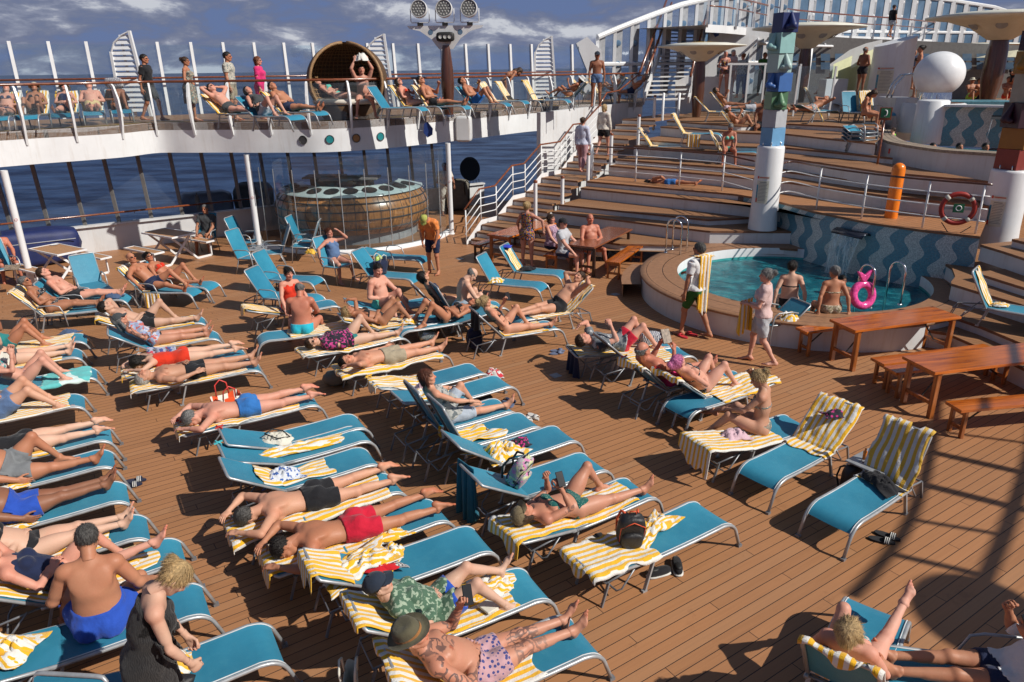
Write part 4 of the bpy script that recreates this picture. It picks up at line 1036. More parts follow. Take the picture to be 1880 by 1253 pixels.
def deck_chair(c,rz,label,z=0.0,back=68,tall=.72,group='teal sling armchairs'):
    T=thing('deck_chair',label,'chair',(c[0],c[1],z),rad(rz),group);W=.26;ca,sa=math.cos(rad(back)),math.sin(rad(back))
    b=MB();V=[(x,y,.40+.03*x/.5-.012*(1-(y/W)**2)) for x in np.linspace(0,.48,5) for y in np.linspace(-W,W,7)];b.add(V,[(i*7+k,i*7+k+1,(i+1)*7+k+1,(i+1)*7+k) for i in range(4) for k in range(6)]);b.build('seat_sling',M['sling'],T,True)
    b=MB();V=[(-ca*q,y,.40+sa*q) for q in np.linspace(0,tall,6) for y in np.linspace(-W,W,7)];b.add(V,[(i*7+k,i*7+k+1,(i+1)*7+k+1,(i+1)*7+k) for i in range(5) for k in range(6)]);b.build('back_sling',M['sling'],T,True)
    b=MB();b.tube([(-ca*q,s_*W,.40+sa*q) for s_,q in((-1,0),(-1,tall-.03),(-.85,tall),(.85,tall),(1,tall-.03),(1,0))],.015,7);b.build('back_frame',M['alu'],T,True)
    b=MB();b.tube([(0,-W,.40),(.47,-W,.425),(.5,-W+.04,.425),(.5,W-.04,.425),(.47,W,.425),(0,W,.40),(0,-W,.40)],.014,7);b.build('seat_frame',M['alu'],T,True)
    for q in(-1,1):
        b=MB();b.tube([(.50,q*(W+.02),0),(.46,q*(W+.02),.40),(.42,q*(W+.02),.60),(.34,q*(W+.02),.65),(.05,q*(W+.02),.64),(-.10,q*(W+.01),.60)],.014,7);b.build('armrest',M['alu'],T,True)
        b=MB();b.tube([(.06,q*W,.42),(-.10,q*W,.0)],.013,6);b.build('leg',M['alu'],T,True)
    return T
# ------------------------------------------------------------- geometry helpers for the ship
def RY(px,py,Y):
    d=_fwd+_rt*(px-940)/CAM_F-_up*(py-626.5)/CAM_F;t=Y/d[1];return np.array([0,0,CAM_H])+t*d
def PR(p):
    v=np.array(p,float)-np.array([0,0,CAM_H]);w=v@_fwd;return 940+CAM_F*(v@_rt)/w,626.5-CAM_F*(v@_up)/w
def UPZ(p,ytop):
    """height at which a vertical through p reaches photo row ytop"""
    lo,hi=p[2],p[2]+20
    for _ in range(40):
        m=(lo+hi)/2
        if PR((p[0],p[1],m))[1]>ytop:lo=m
        else:hi=m
    return lo
def NTP(n,t,z=0.0):return np.array([.6*n+.8*t,.8*n-.6*t,z])
def resample(pts,n):
    pts=np.array(pts,float);d=np.r_[0,np.cumsum(np.linalg.norm(np.diff(pts,axis=0),axis=1))];q=np.linspace(0,d[-1],n)
    return np.stack([np.interp(q,d,pts[:,k]) for k in range(pts.shape[1])],1)
def spline(pts,n):
    pts=np.array(pts,float);m=len(pts);d=np.r_[0,np.cumsum(np.linalg.norm(np.diff(pts,axis=0),axis=1))];out=[]
    for q in np.linspace(0,d[-1],n):
        i=min(max(np.searchsorted(d,q)-1,0),m-2);t=(q-d[i])/(d[i+1]-d[i]);p0=pts[max(i-1,0)];p1=pts[i];p2=pts[i+1];p3=pts[min(i+2,m-1)]
        out.append(.5*((2*p1)+(-p0+p2)*t+(2*p0-5*p1+4*p2-p3)*t*t+(-p0+3*p1-3*p2+p3)*t**3))
    return np.array(out)
def offs(path,d):
    p=np.array(path,float);t=np.gradient(p[:,:2],axis=0);t/=np.linalg.norm(t,axis=1)[:,None];q=p.copy();q[:,0]+=-t[:,1]*d;q[:,1]+=t[:,0]*d;return q
WD=np.array([math.cos(rad(33.9)),math.sin(rad(33.9))]);W0=np.array([-11.78,20.64]);WN=np.array([-WD[1],WD[0]])
def WP(s,o=0.0,z=0.0):p=W0+WD*s+WN*o;return np.array([p[0],p[1],z])
def struct(o):o['kind']='structure';return o
# ------------------------------------------------------------- sea, decks
t=NT('sea');c=t.node('ShaderNodeNewGeometry').outputs['Position'];mp=t.node('ShaderNodeMapping',i_0=c);mp.inputs['Scale'].default_value=(.05,.12,.05);mp.inputs['Rotation'].default_value=(0,0,.4)
n1=t.noise(mp.outputs[0],1.2,8,.62);mp2=t.node('ShaderNodeMapping',i_0=c);mp2.inputs['Scale'].default_value=(.004,.02,.01);n2=t.noise(mp2.outputs[0],1.0,4,.6)
cap=t.ramp(n1,[(.66,(0,0,0)),(.74,(.25,.25,.25))])
cc=t.ramp(n1,[(.38,(.003,.010,.036)),(.62,(.045,.085,.17))]);cc=t.mix(t.ramp(n2,[(.4,(0,0,0)),(.7,(.3,.3,.3))]),cc,(.018,.040,.10,1))
t.set(color=t.mix(cap,cc,(.25,.3,.36,1)),rough=.38,spec=.3);t.bump(n1,.8,1.5)
b=MB();b.add([(-60000,-60000,-20),(60000,-60000,-20),(60000,60000,-20),(-60000,60000,-20)],[(0,1,2,3)]);struct(b.build('sea',t.m))
dk=[WP(-30)[:2],WP(30)[:2],(60,60),(60,-20),(-30,-20)]
struct(MB().prism(dk,-.4,0).build('deck_floor',M['deck']))
# main deck wide boards beside the benches get their own lay direction through the planks material
# ------------------------------------------------------------- promenade windows behind the deck
wall=thing('window_wall','white side wall with tall tilted sea windows behind the picnic tables','wall',tuple(WP(0)),0)
def loc(o,r):o.location=(-r.location[0],-r.location[1],-r.location[2]);return o
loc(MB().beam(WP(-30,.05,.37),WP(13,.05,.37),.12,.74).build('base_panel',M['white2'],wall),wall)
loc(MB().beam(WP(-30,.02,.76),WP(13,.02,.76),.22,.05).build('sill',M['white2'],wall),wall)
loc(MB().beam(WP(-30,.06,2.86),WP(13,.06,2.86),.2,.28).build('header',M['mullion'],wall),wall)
for i in range(-8,15):
    s=-1.21+.866*i;loc(MB().beam(WP(s+.05,.08,.785),WP(s-.02,.12,2.72),.05,.10).build('window_mullion',M['mullion'],wall),wall)
    loc(MB().add([WP(s+.08,.11,.79),WP(s+.87,.11,.79),WP(s+.80,.13,2.72),WP(s+.01,.13,2.72)],[(0,1,2,3)]).build('window_pane',M['glass_win'],wall),wall)
hr=MB().tube([WP(-9,-.12,1.08),WP(4.6,-.12,1.08)],.028,8)
for s in range(-9,5,2):hr.tube([WP(s,-.12,1.06),WP(s,.0,1.0)],.012,6)
tag(hr.build('handrail',M['handrail'],None,True),'brown wooden handrail running below the sea windows','handrail')
# ------------------------------------------------------------- upper deck gallery
ft=[(0,243),(70,239),(150,235),(220,231),(280,226),(340,225.5),(400,225),(460,225),(520,224.5),(580,224),(640,222),(700,219),(760,215),(800,212),(840,209),(900,204),(960,199),(1000,196.5),(1060,193),(1120,190),(1180,187)]
fp=np.array([G(x,y,3.5)[:2] for x,y in ft]);d0=fp[0]-fp[1];d0/=np.linalg.norm(d0);fp=np.vstack([fp[0]+d0*6,fp[0]+d0*3,fp])
FA=spline(fp,120);FAe=FA[-1]
gal=thing('upper_deck_gallery','curved white upper deck gallery with deep white fascia','balcony',(0,0,0))
A=[(x,y,2.68) for x,y in FA];B=[(x,y,3.5) for x,y in FA]
MB().ribbon(A,B).build('fascia',M['white'],gal,True)
fi=offs(np.c_[FA,np.zeros(len(FA))],.18)
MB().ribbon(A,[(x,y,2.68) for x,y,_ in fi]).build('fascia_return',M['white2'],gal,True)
pk=lambda k,o=0.0:np.array([-14.78+.874*k,23.32+.494*k])+np.array([-.49,.87])*o
out=[tuple(pk(k)) for k in(24,-14)]
struct(MB().prism([tuple(p) for p in FA]+out,3.30,3.496).build('upper_deck',M['deck_up']))
MB().ribbon([(x,y,3.504) for x,y,_ in offs(np.c_[FA,np.zeros(len(FA))],.30)],[(x,y,3.504) for x,y,_ in offs(np.c_[FA,np.zeros(len(FA))],.42)]).build('edge_strip',M['yellow_edge'],gal)
so=MB();so.ribbon([(x,y,2.72) for x,y,_ in fi],[tuple(pk(24-38*i/119))+(2.9,) for i in range(119,-1,-1)]);
def alongfa(step,s0=0.0):
    d=np.r_[0,np.cumsum(np.linalg.norm(np.diff(FA,axis=0),axis=1))];r=[]
    q=s0
    while q<d[-1]:
        p=np.array([np.interp(q,d,FA[:,0]),np.interp(q,d,FA[:,1])]);e=np.array([np.interp(q+.05,d,FA[:,0]),np.interp(q+.05,d,FA[:,1])])-np.array([np.interp(q-.05,d,FA[:,0]),np.interp(q-.05,d,FA[:,1])]);e/=np.linalg.norm(e);r.append((p,e));q+=step
    return r
ST=alongfa(1.12,.9)
bal=thing('balustrade','glass balustrade with curved white fins and brown handrail along the upper deck','railing',(0,0,0))
ro=offs(np.c_[FA,np.full(len(FA),4.58)],.12)
MB().tube([tuple(p) for p in ro[::2]],.034,8).build('handrail',M['handrail'],bal,True)
MB().ribbon([(x,y,3.52) for x,y,_ in offs(np.c_[FA,np.zeros(len(FA))],.10)],[(x,y,4.50) for x,y,_ in offs(np.c_[FA,np.zeros(len(FA))],.10)]).build('glass_panel',M['glass'],bal)
for p,e in ST:
    o=np.array([e[1],-e[0]])      # outward, towards the camera
    pr=[(-.05,4.55),(.02,4.50),(.13,4.18),(.16,3.85),(.11,3.5),(.03,3.15),(.005,3.17),(.005,3.6),(.0,3.9),(-.03,4.25),(-.07,4.52)]
    MB().plate([(p[0]+o[0]*u-e[0]*.012,p[1]+o[1]*u-e[1]*.012,z) for u,z in pr],(e[0],e[1],0),.05).build('fin_post',M['white'],bal)
# outer glass screen with white posts
scr=thing('glass_windscreen','tall tinted glass windscreen with white posts at the outer edge of the upper deck','windscreen',(0,0,0))
for k in range(-5,22):
    p=pk(k);MB().beam((*pk(k,-.12),3.5),(*pk(k,.05),5.74),.09,.13).build('screen_post',M['white'],scr)
    q=pk(k+1)
    MB().add([(*pk(k+.06,-.06),3.56),(*pk(k+.94,-.06),3.56),(*pk(k+.94,.06),5.66),(*pk(k+.06,.06),5.66)],[(0,1,2,3)]).build('screen_pane',M['glass_up'],scr)
r2=MB().tube([(*pk(-6,-.35),4.66),(*pk(20,-.35),4.66)],.028,8);tag(r2.build('handrail',M['handrail'],None,True),'thin brown handrail in front of the glass windscreen on the upper deck','handrail')
for px,lab,pyt in((253,'leftmost white louvred fin screen on the upper deck',62),(662,'white louvred fin screen behind the round wicker pod',64),(990,'white louvred fin screen above the long run of striped loungers',68)):
    k={253:3.0,662:11.3,990:18.5}[px]
    T=thing('louvre_screen',lab,'screen',(*pk(k,-.3),3.5),0,'white louvred fins on the upper deck')
    ox=Vector((.52,0,0));ax=np.array([1.0,0]);zt=2.55
    MB().plate([(.42,-.0,0),(.50,0,0),(.28,0,zt),(.20,0,zt)],(0,1,0),.10).build('fin_edge',M['white'],T)
    MB().plate([(-.50,0,0),(-.42,0,0),(-.40,0,1.9),(-.48,0,1.95)],(0,1,0),.08).build('fin_edge',M['white'],T)
    MB().tube([(-.44,.03,1.9),(-.30,.03,2.2),(-.02,.03,2.42),(.22,.03,2.52)],.03,6).build('top_rim',M['white'],T)
    for j in range(15):
        z=.15+.155*j;xr=.42-(.22)*z/zt;xl=-.43 if z<1.9 else-.43+(z-1.9)*.75
        MB().add([(xl,.02,z),(xr,.02,z),(xr,.06,z+.115),(xl,.06,z+.115)],[(0,1,2,3)]).build('louvre',M['white'],T)
# support poles
for px,py,lab in((60,525,'white round pole at the left with a small round sign'),(478,470,'white round pole beside the glass bar'),(829,430,'white round pole below the loudspeaker box')):
    p=G(px,py);T=thing('support_pole',lab,'pole',(p[0],p[1],0),0,'white poles holding the upper deck')
    MB().lathe([(.075,0),(.075,2.75)],n=20).build('pole_shaft',M['white'],T,True)
    MB().lathe([(.10,0),(.10,.03),(.075,.04)],n=20).build('base_collar',M['white2'],T,True)
    a=math.atan2(-p[1],-p[0]);q=Matrix.Rotation(a,3,'Z');S=MB()
    S.lathe([(.0,.0),(.032,0),(.032,.003),(0,.003)],n=16,M=Matrix.Rotation(a,3,'Z')@Matrix.Rotation(math.pi/2,3,'Y'));o=S.build('round_sign',M['red_sign'],T);o.location=(math.cos(a)*.077,math.sin(a)*.077,1.62)
    S=MB().lathe([(0,0),(.024,0),(.024,.003),(0,.003)],n=16,M=Matrix.Rotation(a,3,'Z')@Matrix.Rotation(math.pi/2,3,'Y'));o2=S.build('sign_face',M['white'],o);o2.location=(math.cos(a)*.003,math.sin(a)*.003,0)
    S=MB();S.beam((math.cos(a)*.004,math.sin(a)*.004,-.012),(math.cos(a)*.004-math.sin(a)*.014,math.sin(a)*.004+math.cos(a)*.014,.012),.004,.004);o3=S.build('sign_bar',M['black'],o);o3.location=(math.cos(a)*.004,math.sin(a)*.004,0)
# portholes, loudspeaker, blue panel on the fascia
def on_fascia(px,z):
    best=min(range(1,len(FA)-1),key=lambda i:abs(PR((*FA[i],z))[0]-px));e=FA[best+1]-FA[best-1];e/=np.linalg.norm(e);return np.array([*FA[best],z]),e,np.array([e[1],-e[0]])
for px,m,lab in((560,'dark','dark round porthole, leftmost on the white fascia'),(605,'porthole_teal','blue lit round porthole, second from the left on the fascia'),(650,'porthole_amber','amber round porthole on the white fascia'),(694,'porthole_teal','green lit round porthole, rightmost on the fascia')):
    p,e,o=on_fascia(px,3.02);a=math.atan2(o[1],o[0]);R_=Matrix.Rotation(a,3,'Z')@Matrix.Rotation(math.pi/2,3,'Y')
    T=thing('porthole',lab,'porthole',(p[0]+o[0]*.01,p[1]+o[1]*.01,p[2]),0,'round portholes in the white fascia')
    MB().lathe([(.0,.002),(.115,.002)],n=28,M=R_).build('recess',M['black'],T);l=MB().lathe([(0,.004),(.098,.004)],n=28,M=R_).build('lens',M[m],T);MB().lathe([(.11,0),(.122,.012),(.11,.016),(.104,.004)],n=28,M=R_).build('bezel',M['dark'],T,True)
p,e,o=on_fascia(851,3.1);a=math.atan2(-p[1],-p[0]);q=p[:2]+np.array([math.cos(a),math.sin(a)])*.30
T=thing('loudspeaker','off white box loudspeaker hung on the fascia above the pole','loudspeaker',(q[0],q[1],2.66),a+math.pi/2-.2)
superbox((0,0,.38),(.50,.36,.78),7,20,14).build('cabinet',M['white2'],T,True);MB().box((0,-.185,.38),(.40,.012,.66)).build('grille',M['white'],T,False,.004);MB().tube([(0,.1,.8),(-.1,.2,.9),(-.2,.25,.75)],.012,6).build('cable',M['white'],T,True)
def blue_panel(p,lab,arm):
    T=thing('blue_panel',lab,'panel',tuple(p),0);MB().plate([(-.13,0,-.05),(-.10,0,.20),(0,0,.26),(.15,0,.06),(.13,0,-.12),(-.02,0,-.20)],(0,1,0),.05).build('panel_face',M['blue_flag'],T);MB().tube([(-.10,.06,0),(-.26,.12,0),(-.28,.3,.02)],.012,6).build('bracket',M['white'],T,True)
p,e,o=on_fascia(778,3.08);blue_panel((p[0]+o[0]*.3,p[1]+o[1]*.3,3.1),'small blue angular panel on a bracket in front of the fascia',1)
# ------------------------------------------------------------- light mast
mp_=np.array([-1.78,22.42]);T=thing('light_mast','dark wooden mast carrying three round floodlights above the gallery','light mast',(*mp_,3.5),0)
def lathe_m(prof,n=24):return MB().lathe(prof,n=n)
lathe_m([(.13,0),(.19,.9),(.18,1.3),(.12,1.85),(.10,1.95)]).build('mast',M['mastwood'],T,True);lathe_m([(.15,0),(.15,.06),(.13,.06)]).build('base_ring',M['chrome'],T,True)
zb=1.85
MB().plate([(-1.08,-.03,zb+.62),(1.08,-.03,zb+.62),(1.02,-.03,zb+.55),(.72,-.03,zb+.48),(.42,-.03,zb+.28),(.20,-.03,zb),(-.20,-.03,zb),(-.42,-.03,zb+.28),(-.72,-.03,zb+.48),(-1.02,-.03,zb+.55)],(0,1,0),.06).build('bracket_plate',M['white2'],T)
for x in(-.42,.42):MB().lathe([(0,0),(.07,0)],n=20,M=Matrix.Rotation(math.pi/2,3,'X')).build('bracket_hole',M['pane_blue'],T).location=(x,-.036,zb+.45)
superbox((0,-.14,zb+.32),(.52,.20,.26),4,20,12).build('camera_box',M['black'],T,True)
for x in(-.13,0,.13):MB().lathe([(0,0),(.045,0),(.05,.01)],n=14,M=Matrix.Rotation(math.pi/2,3,'X')).build('camera_lens',M['bulb'],T).location=(x,-.245,zb+.32)
for x in(-.70,0,.70):
    L_=lathe_m([(0,-.12),(.17,-.11),(.235,.0),(.235,.12),(.215,.13),(.215,.10),(0,.10)],28).build('floodlight',M['white2'],T,True);L_.location=(x,-.05,zb+1.04);L_.rotation_euler=(rad(82),0,rad(-8))
    q=lathe_m([(0,.105),(.21,.105)],28).build('reflector',M['lampface'],L_);bb=MB()
    for i in range(19):
        rr,aa=(0,0) if i==0 else(.08,i*math.pi/3) if i<7 else(.155,i*math.pi/6);bb.sphere((rr*math.cos(aa),rr*math.sin(aa),.108),.024,8,5,(1,1,.3))
    bb.build('lamp_cells',M['bulb'],L_);y=MB().tube([(-.26,0,.30),(-.26,0,-.02),(-.24,0,-.06),(.24,0,-.06),(.26,0,-.02),(.26,0,.30)],.014,6).build('yoke',M['white2'],T,True);y.location=(x,-.03,zb+.76)
    MB().box((x,-.03,zb+.66),(.16,.08,.08)).build('lamp_mount',M['black'],T)
# ------------------------------------------------------------- wicker pod
wk=NT('wicker');c=wk.coord();w1=wk.node('ShaderNodeTexWave',i_Scale=22.0,bands_direction='Z');wk.l.new(c,w1.inputs['Vector']);w2=wk.node('ShaderNodeTexWave',i_Scale=16.0,bands_direction='X');wk.l.new(c,w2.inputs['Vector'])
mm=wk.math('MULTIPLY',w1.outputs['Fac'],w2.outputs['Fac']);wk.set(color=wk.ramp(mm,[(.15,(.06,.028,.012)),(.7,(.40,.24,.11))]),rough=.6);wk.bump(mm,.8,.02);M['wicker']=wk.m
pc=np.array([-4.62,22.15]);T=thing('wicker_pod','round wicker lounging pod with two people resting in it','daybed',(*pc,3.5),rad(8))
r=1.12;A0,A1=rad(-90+62),rad(270-62);SP=lambda t,a,k=1.0:(k*r*math.cos(t)*math.cos(a),k*r*math.cos(t)*math.sin(a),k*r*.92*math.sin(t)+1.02)
b=MB()
for a in np.linspace(A0,A1,34):b.tube([SP(t,a) for t in np.linspace(-.5,1.45,14)],.013,4)
for t in np.linspace(-.45,1.35,17):b.tube([SP(t,a) for a in np.linspace(A0,A1,26)],.016,4)
b.build('woven_lattice',M['rattan'],T,True);b=MB();b.lathe([(1.02*r*math.cos(t),1.02*r*.92*math.sin(t)+1.02) for t in np.linspace(-1.2,1.5,20)],n=40,a0=A0,a1=A1);b.build('woven_shell',M['wicker'],T,True)
for aa in(-90+62,270-62):
    MB().tube([(r*math.cos(t)*math.cos(rad(aa)),r*math.cos(t)*math.sin(rad(aa)),r*.92*math.sin(t)+1.02) for t in np.linspace(-1.25,1.5,20)],.045,8).build('rim',M['rattan'],T,True)
MB().lathe([(0,.40),(1.0,.42),(1.04,.50),(.98,.56),(0,.57)],n=36).build('cushion',M['cushion'],T,True)
MB().lathe([(.75,0),(1.0,.38),(.2,.39)],n=36).build('base',M['wicker'],T,True)
# ------------------------------------------------------------- glass bar with barrel counter
bc=np.array([-4.95,23.0])
T=thing('barrel_bar','round bar counter of varnished wood planks with a pale top, behind curved glass','bar',(*bc,0),0)
RB=2.28
prof=[(RB-.22,.30),(RB-.02,.48),(RB+.08,.75),(RB+.08,.98),(RB-.02,1.22),(RB-.18,1.42)]
MB().lathe(prof,n=60,a0=rad(180),a1=rad(370)).build('barrel_side',M['barrelwood'],T,True)
for z,rr in((.50,RB),(.78,RB+.09),(1.02,RB+.085),(1.24,RB-.01),(1.42,RB-.17)):MB().lathe([(rr+.0,z-.016),(rr+.016,z-.016),(rr+.016,z+.016),(rr-.01,z+.016)],n=60,a0=rad(180),a1=rad(370)).build('hoop',M['dark'],T)
for a in range(184,370,9):
    q=[(r_+.006,z) for r_,z in prof];MB().tube([(r_*math.cos(rad(a)),r_*math.sin(rad(a)),z) for r_,z in q],.008,5).build('stave_seam',M['dark'],T)
MB().lathe([(RB-.30,.0),(RB-.30,.30)],n=50,a0=rad(180),a1=rad(370)).build('plinth',M['grey_paint'],T,True)
MB().lathe([(RB-.08,1.42),(RB-.10,1.46),(1.45,1.62)],n=60,a0=rad(180),a1=rad(370)).build('countertop',plain('pale_counter',(.46,.55,.55),.18),T,True)
for i,a in enumerate(range(196,352,17)):
    q=MB().lathe([(0,.0),(.20,.0),(.22,-.005)],n=20).build('sunk_bowl',M['black'],T);q.location=(1.85*math.cos(rad(a)),1.85*math.sin(rad(a)),1.563);q.rotation_euler=(0,rad(-13),rad(a)+0)
    q.rotation_euler=(0,rad(14),rad(a))
for i,a in enumerate((205,262,300)):
    T2=thing('patio_umbrella_frame' if False else 'bar_shelf',('dark shelf box behind the left of the round bar','dark canopy frame behind the middle of the bar','dark shelf box behind the right of the bar')[i],'shelf',(bc[0]+.8*math.cos(rad(a)),bc[1]+.8*math.sin(rad(a)),0))
    MB().box((0,0,1.0),(.8,.5,1.5)).build('cabinet',M['dark'],T2,False,.02);MB().box((0,0,1.78),(1.2,.8,.05)).build('shelf_top',M['mullion'],T2,False,.01)
T=thing('glass_enclosure','curved full height glass panels around the round bar','glass wall',(*bc,0),0);RG=3.02
GA=[rad(a) for a in np.linspace(188,352,14)]
for a0,a1 in zip(GA,GA[1:]):
    MB().add([(RG*math.cos(a),RG*math.sin(a),z) for a,z in((a0+.004,.12),(a1-.004,.12),(a1-.004,2.66),(a0+.004,2.66))],[(0,1,2,3)]).build('glass_panel',M['glass_bar'],T)
    MB().tube([(RG*math.cos(a0),RG*math.sin(a0),.1),(RG*math.cos(a0),RG*math.sin(a0),2.3)],.014,6).build('panel_joint',M['alu'],T)
MB().lathe([(RG+.08,0),(RG+.08,.10),(RG-.08,.12),(RG-.08,0)],n=50,a0=rad(186),a1=rad(354)).build('kerb',M['white'],T,True)
# ------------------------------------------------------------- terraces
DZ=.165
NF=[16.08,16.37,16.65,17.45,17.92,18.25,18.94,19.37,19.8,21.0,21.35,21.75,22.5,23.0,23.4,24.6,25.05,25.6]
TA=-11.95
steps=thing('terrace_steps','wide wooden terrace steps with white risers rising behind the pool','steps',(0,0,0))
def zt(i):return DZ*(i+1)
for i in range(18):      # stair aisle
    n0=NF[i];n1=NF[i+1] if i<17 else 29.5;z=zt(i);t0,t1=-13.5-.02*i,TA-.03*i
    MB().prism([NTP(n0-.02,t0)[:2],NTP(n0-.02,t1)[:2],NTP(n1,t1)[:2],NTP(n1,t0)[:2]],z-.045,z).build('tread',M['deck_dark'],steps)
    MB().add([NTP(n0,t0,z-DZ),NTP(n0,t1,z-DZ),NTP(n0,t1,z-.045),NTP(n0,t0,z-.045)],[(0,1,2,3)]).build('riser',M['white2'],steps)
    MB().add([NTP(n0-.022,t0,z-.052),NTP(n0-.022,t1,z-.052),NTP(n0-.022,t1,z+.0),NTP(n0-.022,t0,z+.0)],[(0,1,2,3)]).build('nosing',M['nosing'],steps)
def pline(*p,n=40):return resample(np.array([q[:2] for q in p]),n)
cE=lambda x,y,i:G(x,y,zt(i))
SEATS={  # level: front polyline
 0:[NTP(16.08,TA),NTP(16.08,-9.6)],1:[NTP(16.37,TA),NTP(16.37,-9.3)],2:[NTP(16.65,TA),NTP(16.65,-8.9),cE(1390,452,2),cE(1465,458,2)],
 4:[NTP(18.0,TA),cE(1301,424,4),cE(1462,425,4)],5:[NTP(18.35,TA),cE(1301,403,5),cE(1378,399,5),cE(1440,396,5)],
 7:[NTP(19.6,TA),NTP(19.45,-6.2),cE(1440,384,7)],
 8:[NTP(19.95,TA),NTP(20.0,-7.2),cE(1410,366,8),cE(1434,371,8),cE(1500,389,8),cE(1600,409,8),cE(1700,423,8),cE(1800,434,8)],
 10:[NTP(21.35,TA),NTP(21.1,-8.0),cE(1447,334,10),cE(1620,358,10),cE(1816,379,10)],
 11:[NTP(21.75,TA),NTP(21.6,-8.0),cE(1447,315,11),cE(1620,338,11),cE(1816,357,11)],
 13:[NTP(23.0,TA),NTP(22.4,-8.0),cE(1447,290,13),cE(1620,315,13),cE(1816,333,13)],
 14:[NTP(23.4,TA),NTP(22.9,-8.2),cE(1447,271,14),cE(1540,280,14),cE(1640,290,14)],
 16:[NTP(25.0,TA),NTP(23.9,-8.6),cE(1447,246,16),cE(1530,255,16),cE(1608,263,16)],
 17:[NTP(25.5,TA),NTP(24.5,-8.9),cE(1447,227,17),cE(1540,232,17),cE(1620,240,17)]}
lv=sorted(SEATS);prevz=0;PL={i:pline(*SEATS[i],n=60) for i in lv}
back=resample(np.array([NTP(31,TA)[:2],NTP(30,-6)[:2],(13.2,27.0)]),60)
for j,i in enumerate(lv):
    z=zt(i);a=PL[i];z0=zt(lv[j-1]) if j else 0
    nb=PL[lv[j+1]] if j+1<len(lv) else back
    inner=offs(np.c_[nb,np.zeros(60)],.06)[:,:2];f=offs(np.c_[a,np.zeros(60)],-.022)[:,:2]
    MB().ribbon([(*p,z) for p in f],[(*p,z) for p in inner]).build('seat_tread',M['deck_dark'] if i!=8 else M['deck'],steps)
    MB().ribbon([(*p,z-.05) for p in f],[(*p,z) for p in f]).build('nosing',M['nosing'],steps)
    if i!=8:MB().ribbon([(*p,z0-.02) for p in a],[(*p,z-.045) for p in a]).build('riser',M['white2'],steps)
    else:MB().ribbon([(*p,z0-.02) for p in a[:26]],[(*p,z-.045) for p in a[:26]]).build('riser',M['white2'],steps)
    MB().add([(*a[0],z0-.0),(*nb[0],z0),(*nb[0],z-.05),(*a[0],z-.05)],[(0,1,2,3)]).build('seat_end',M['white2'],steps)
# stair side railing
rl=thing('stair_railing','white tubular stair railing with brown handrail at the left of the terrace steps','railing',(0,0,0));TS=-13.62
HP=[(15.95,.0),(16.65,.5),(17.4,.5),(18.25,1.0),(18.9,1.0),(19.8,1.5),(20.95,1.5),(21.75,2.0),(22.4,2.0),(23.4,2.5)]
MB().tube([NTP(n,TS,z+1.02) for n,z in HP],.028,8).build('handrail',M['handrail'],rl,True)
for k in(.30,.52,.75):MB().tube([NTP(n,TS,z+k) for n,z in HP],.016,6).build('rail_bar',M['white'],rl,True)
for n,z in HP:MB().tube([NTP(n+.05,TS,z),NTP(n+.05,TS,z+1.0)],.02,6).build('rail_post',M['white'],rl,True)
MB().ribbon([NTP(n,TS+.05,z-.25 if z else 0) for n,z in HP],[NTP(n,TS+.05,z+.12) for n,z in HP]).build('stringer',M['white'],rl)
hb=MB().tube([NTP(23.4,TS,3.5),NTP(24.3,TS-.2,3.95),NTP(25.4,TS-.3,4.0),NTP(26.2,TS,4.5),NTP(27.0,TS+.1,4.55)],.03,8);tag(hb.build('handrail',M['handrail'],None,True),'brown handrail climbing from the terrace stair onto the upper deck','handrail')
# wall panel beside the top of the stairs
tag(MB().prism([NTP(20.0,-13.75)[:2],NTP(28.5,-14.6)[:2],NTP(28.5,-14.75)[:2],NTP(20.0,-13.9)[:2]],0,3.49).build('stair_wall',M['white2']),'white wall panel beside the upper stair flight','wall')
for px,py,i,ytop,lab in((983,395,4,372,'lowest white bollard on the terrace aisle'),(1032,385,4,326,'white bollard second from the bottom of the aisle'),(1079,340,7,284,'white bollard right of the woman in the lavender hoodie'),(1121,302,10,247,'white bollard right of the woman in the blouse'),(1171,266,13,212,'white bollard in front of the striped lounger back'),(1200,225,16,172,'topmost white bollard by the dark shade post')):
    p=G(px,py,zt(i));T=thing('aisle_bollard',lab,'bollard',tuple(p),0,'white bollards along the terrace aisle');MB().lathe([(.055,-.3),(.055,.92)],n=16).build('bollard_post',M['white'],T,True);MB().lathe([(.06,.92),(.06,.98),(.045,1.0),(0,1.0)],n=16).build('wooden_cap',M['handrail'],T,True)
T=thing('terrace_railing','white tubular railing with dark handrail across the terraces left of the pillar','railing',(0,0,0))
ra=[NTP(20.45,-12.05,1.485),NTP(20.6,-10.6,1.485),NTP(20.5,-9.1,1.485),NTP(20.3,-7.7,1.485),np.array([6.35,19.3,1.485])]
for a_ in ra[:-1]:MB().tube([a_,a_+np.array([0,0,1.0])],.024,8).build('rail_post',M['white'],T,True)
for k,m_,r_ in((1.0,'mastwood',.024),(.78,'white',.014),(.52,'white',.014),(.27,'white',.014)):MB().tube([a_+np.array([0,0,k]) for a_ in ra],r_,6).build('rail_bar',M[m_],T,True)
MB().lathe([(.05,0),(.05,1.05),(0,1.07)],n=14).build('end_post',M['white'],T,True).location=NTP(20.45,-12.1,1.485)
# small framed gate posts beside the shade post
T=thing('gate_posts','pair of white gate posts with bars beside the shade post','gate',tuple(G(1230,222,2.97)),rad(-20))
for x in(-.28,.28):MB().lathe([(.045,0),(.045,.95),(0,.97)],n=12).build('gate_post',M['white'],T,True).location=(x,0,0)
for z in(.2,.45,.7,.9):MB().tube([(-.28,0,z),(.28,0,z)],.012,6).build('gate_bar',M['white'],T,True)
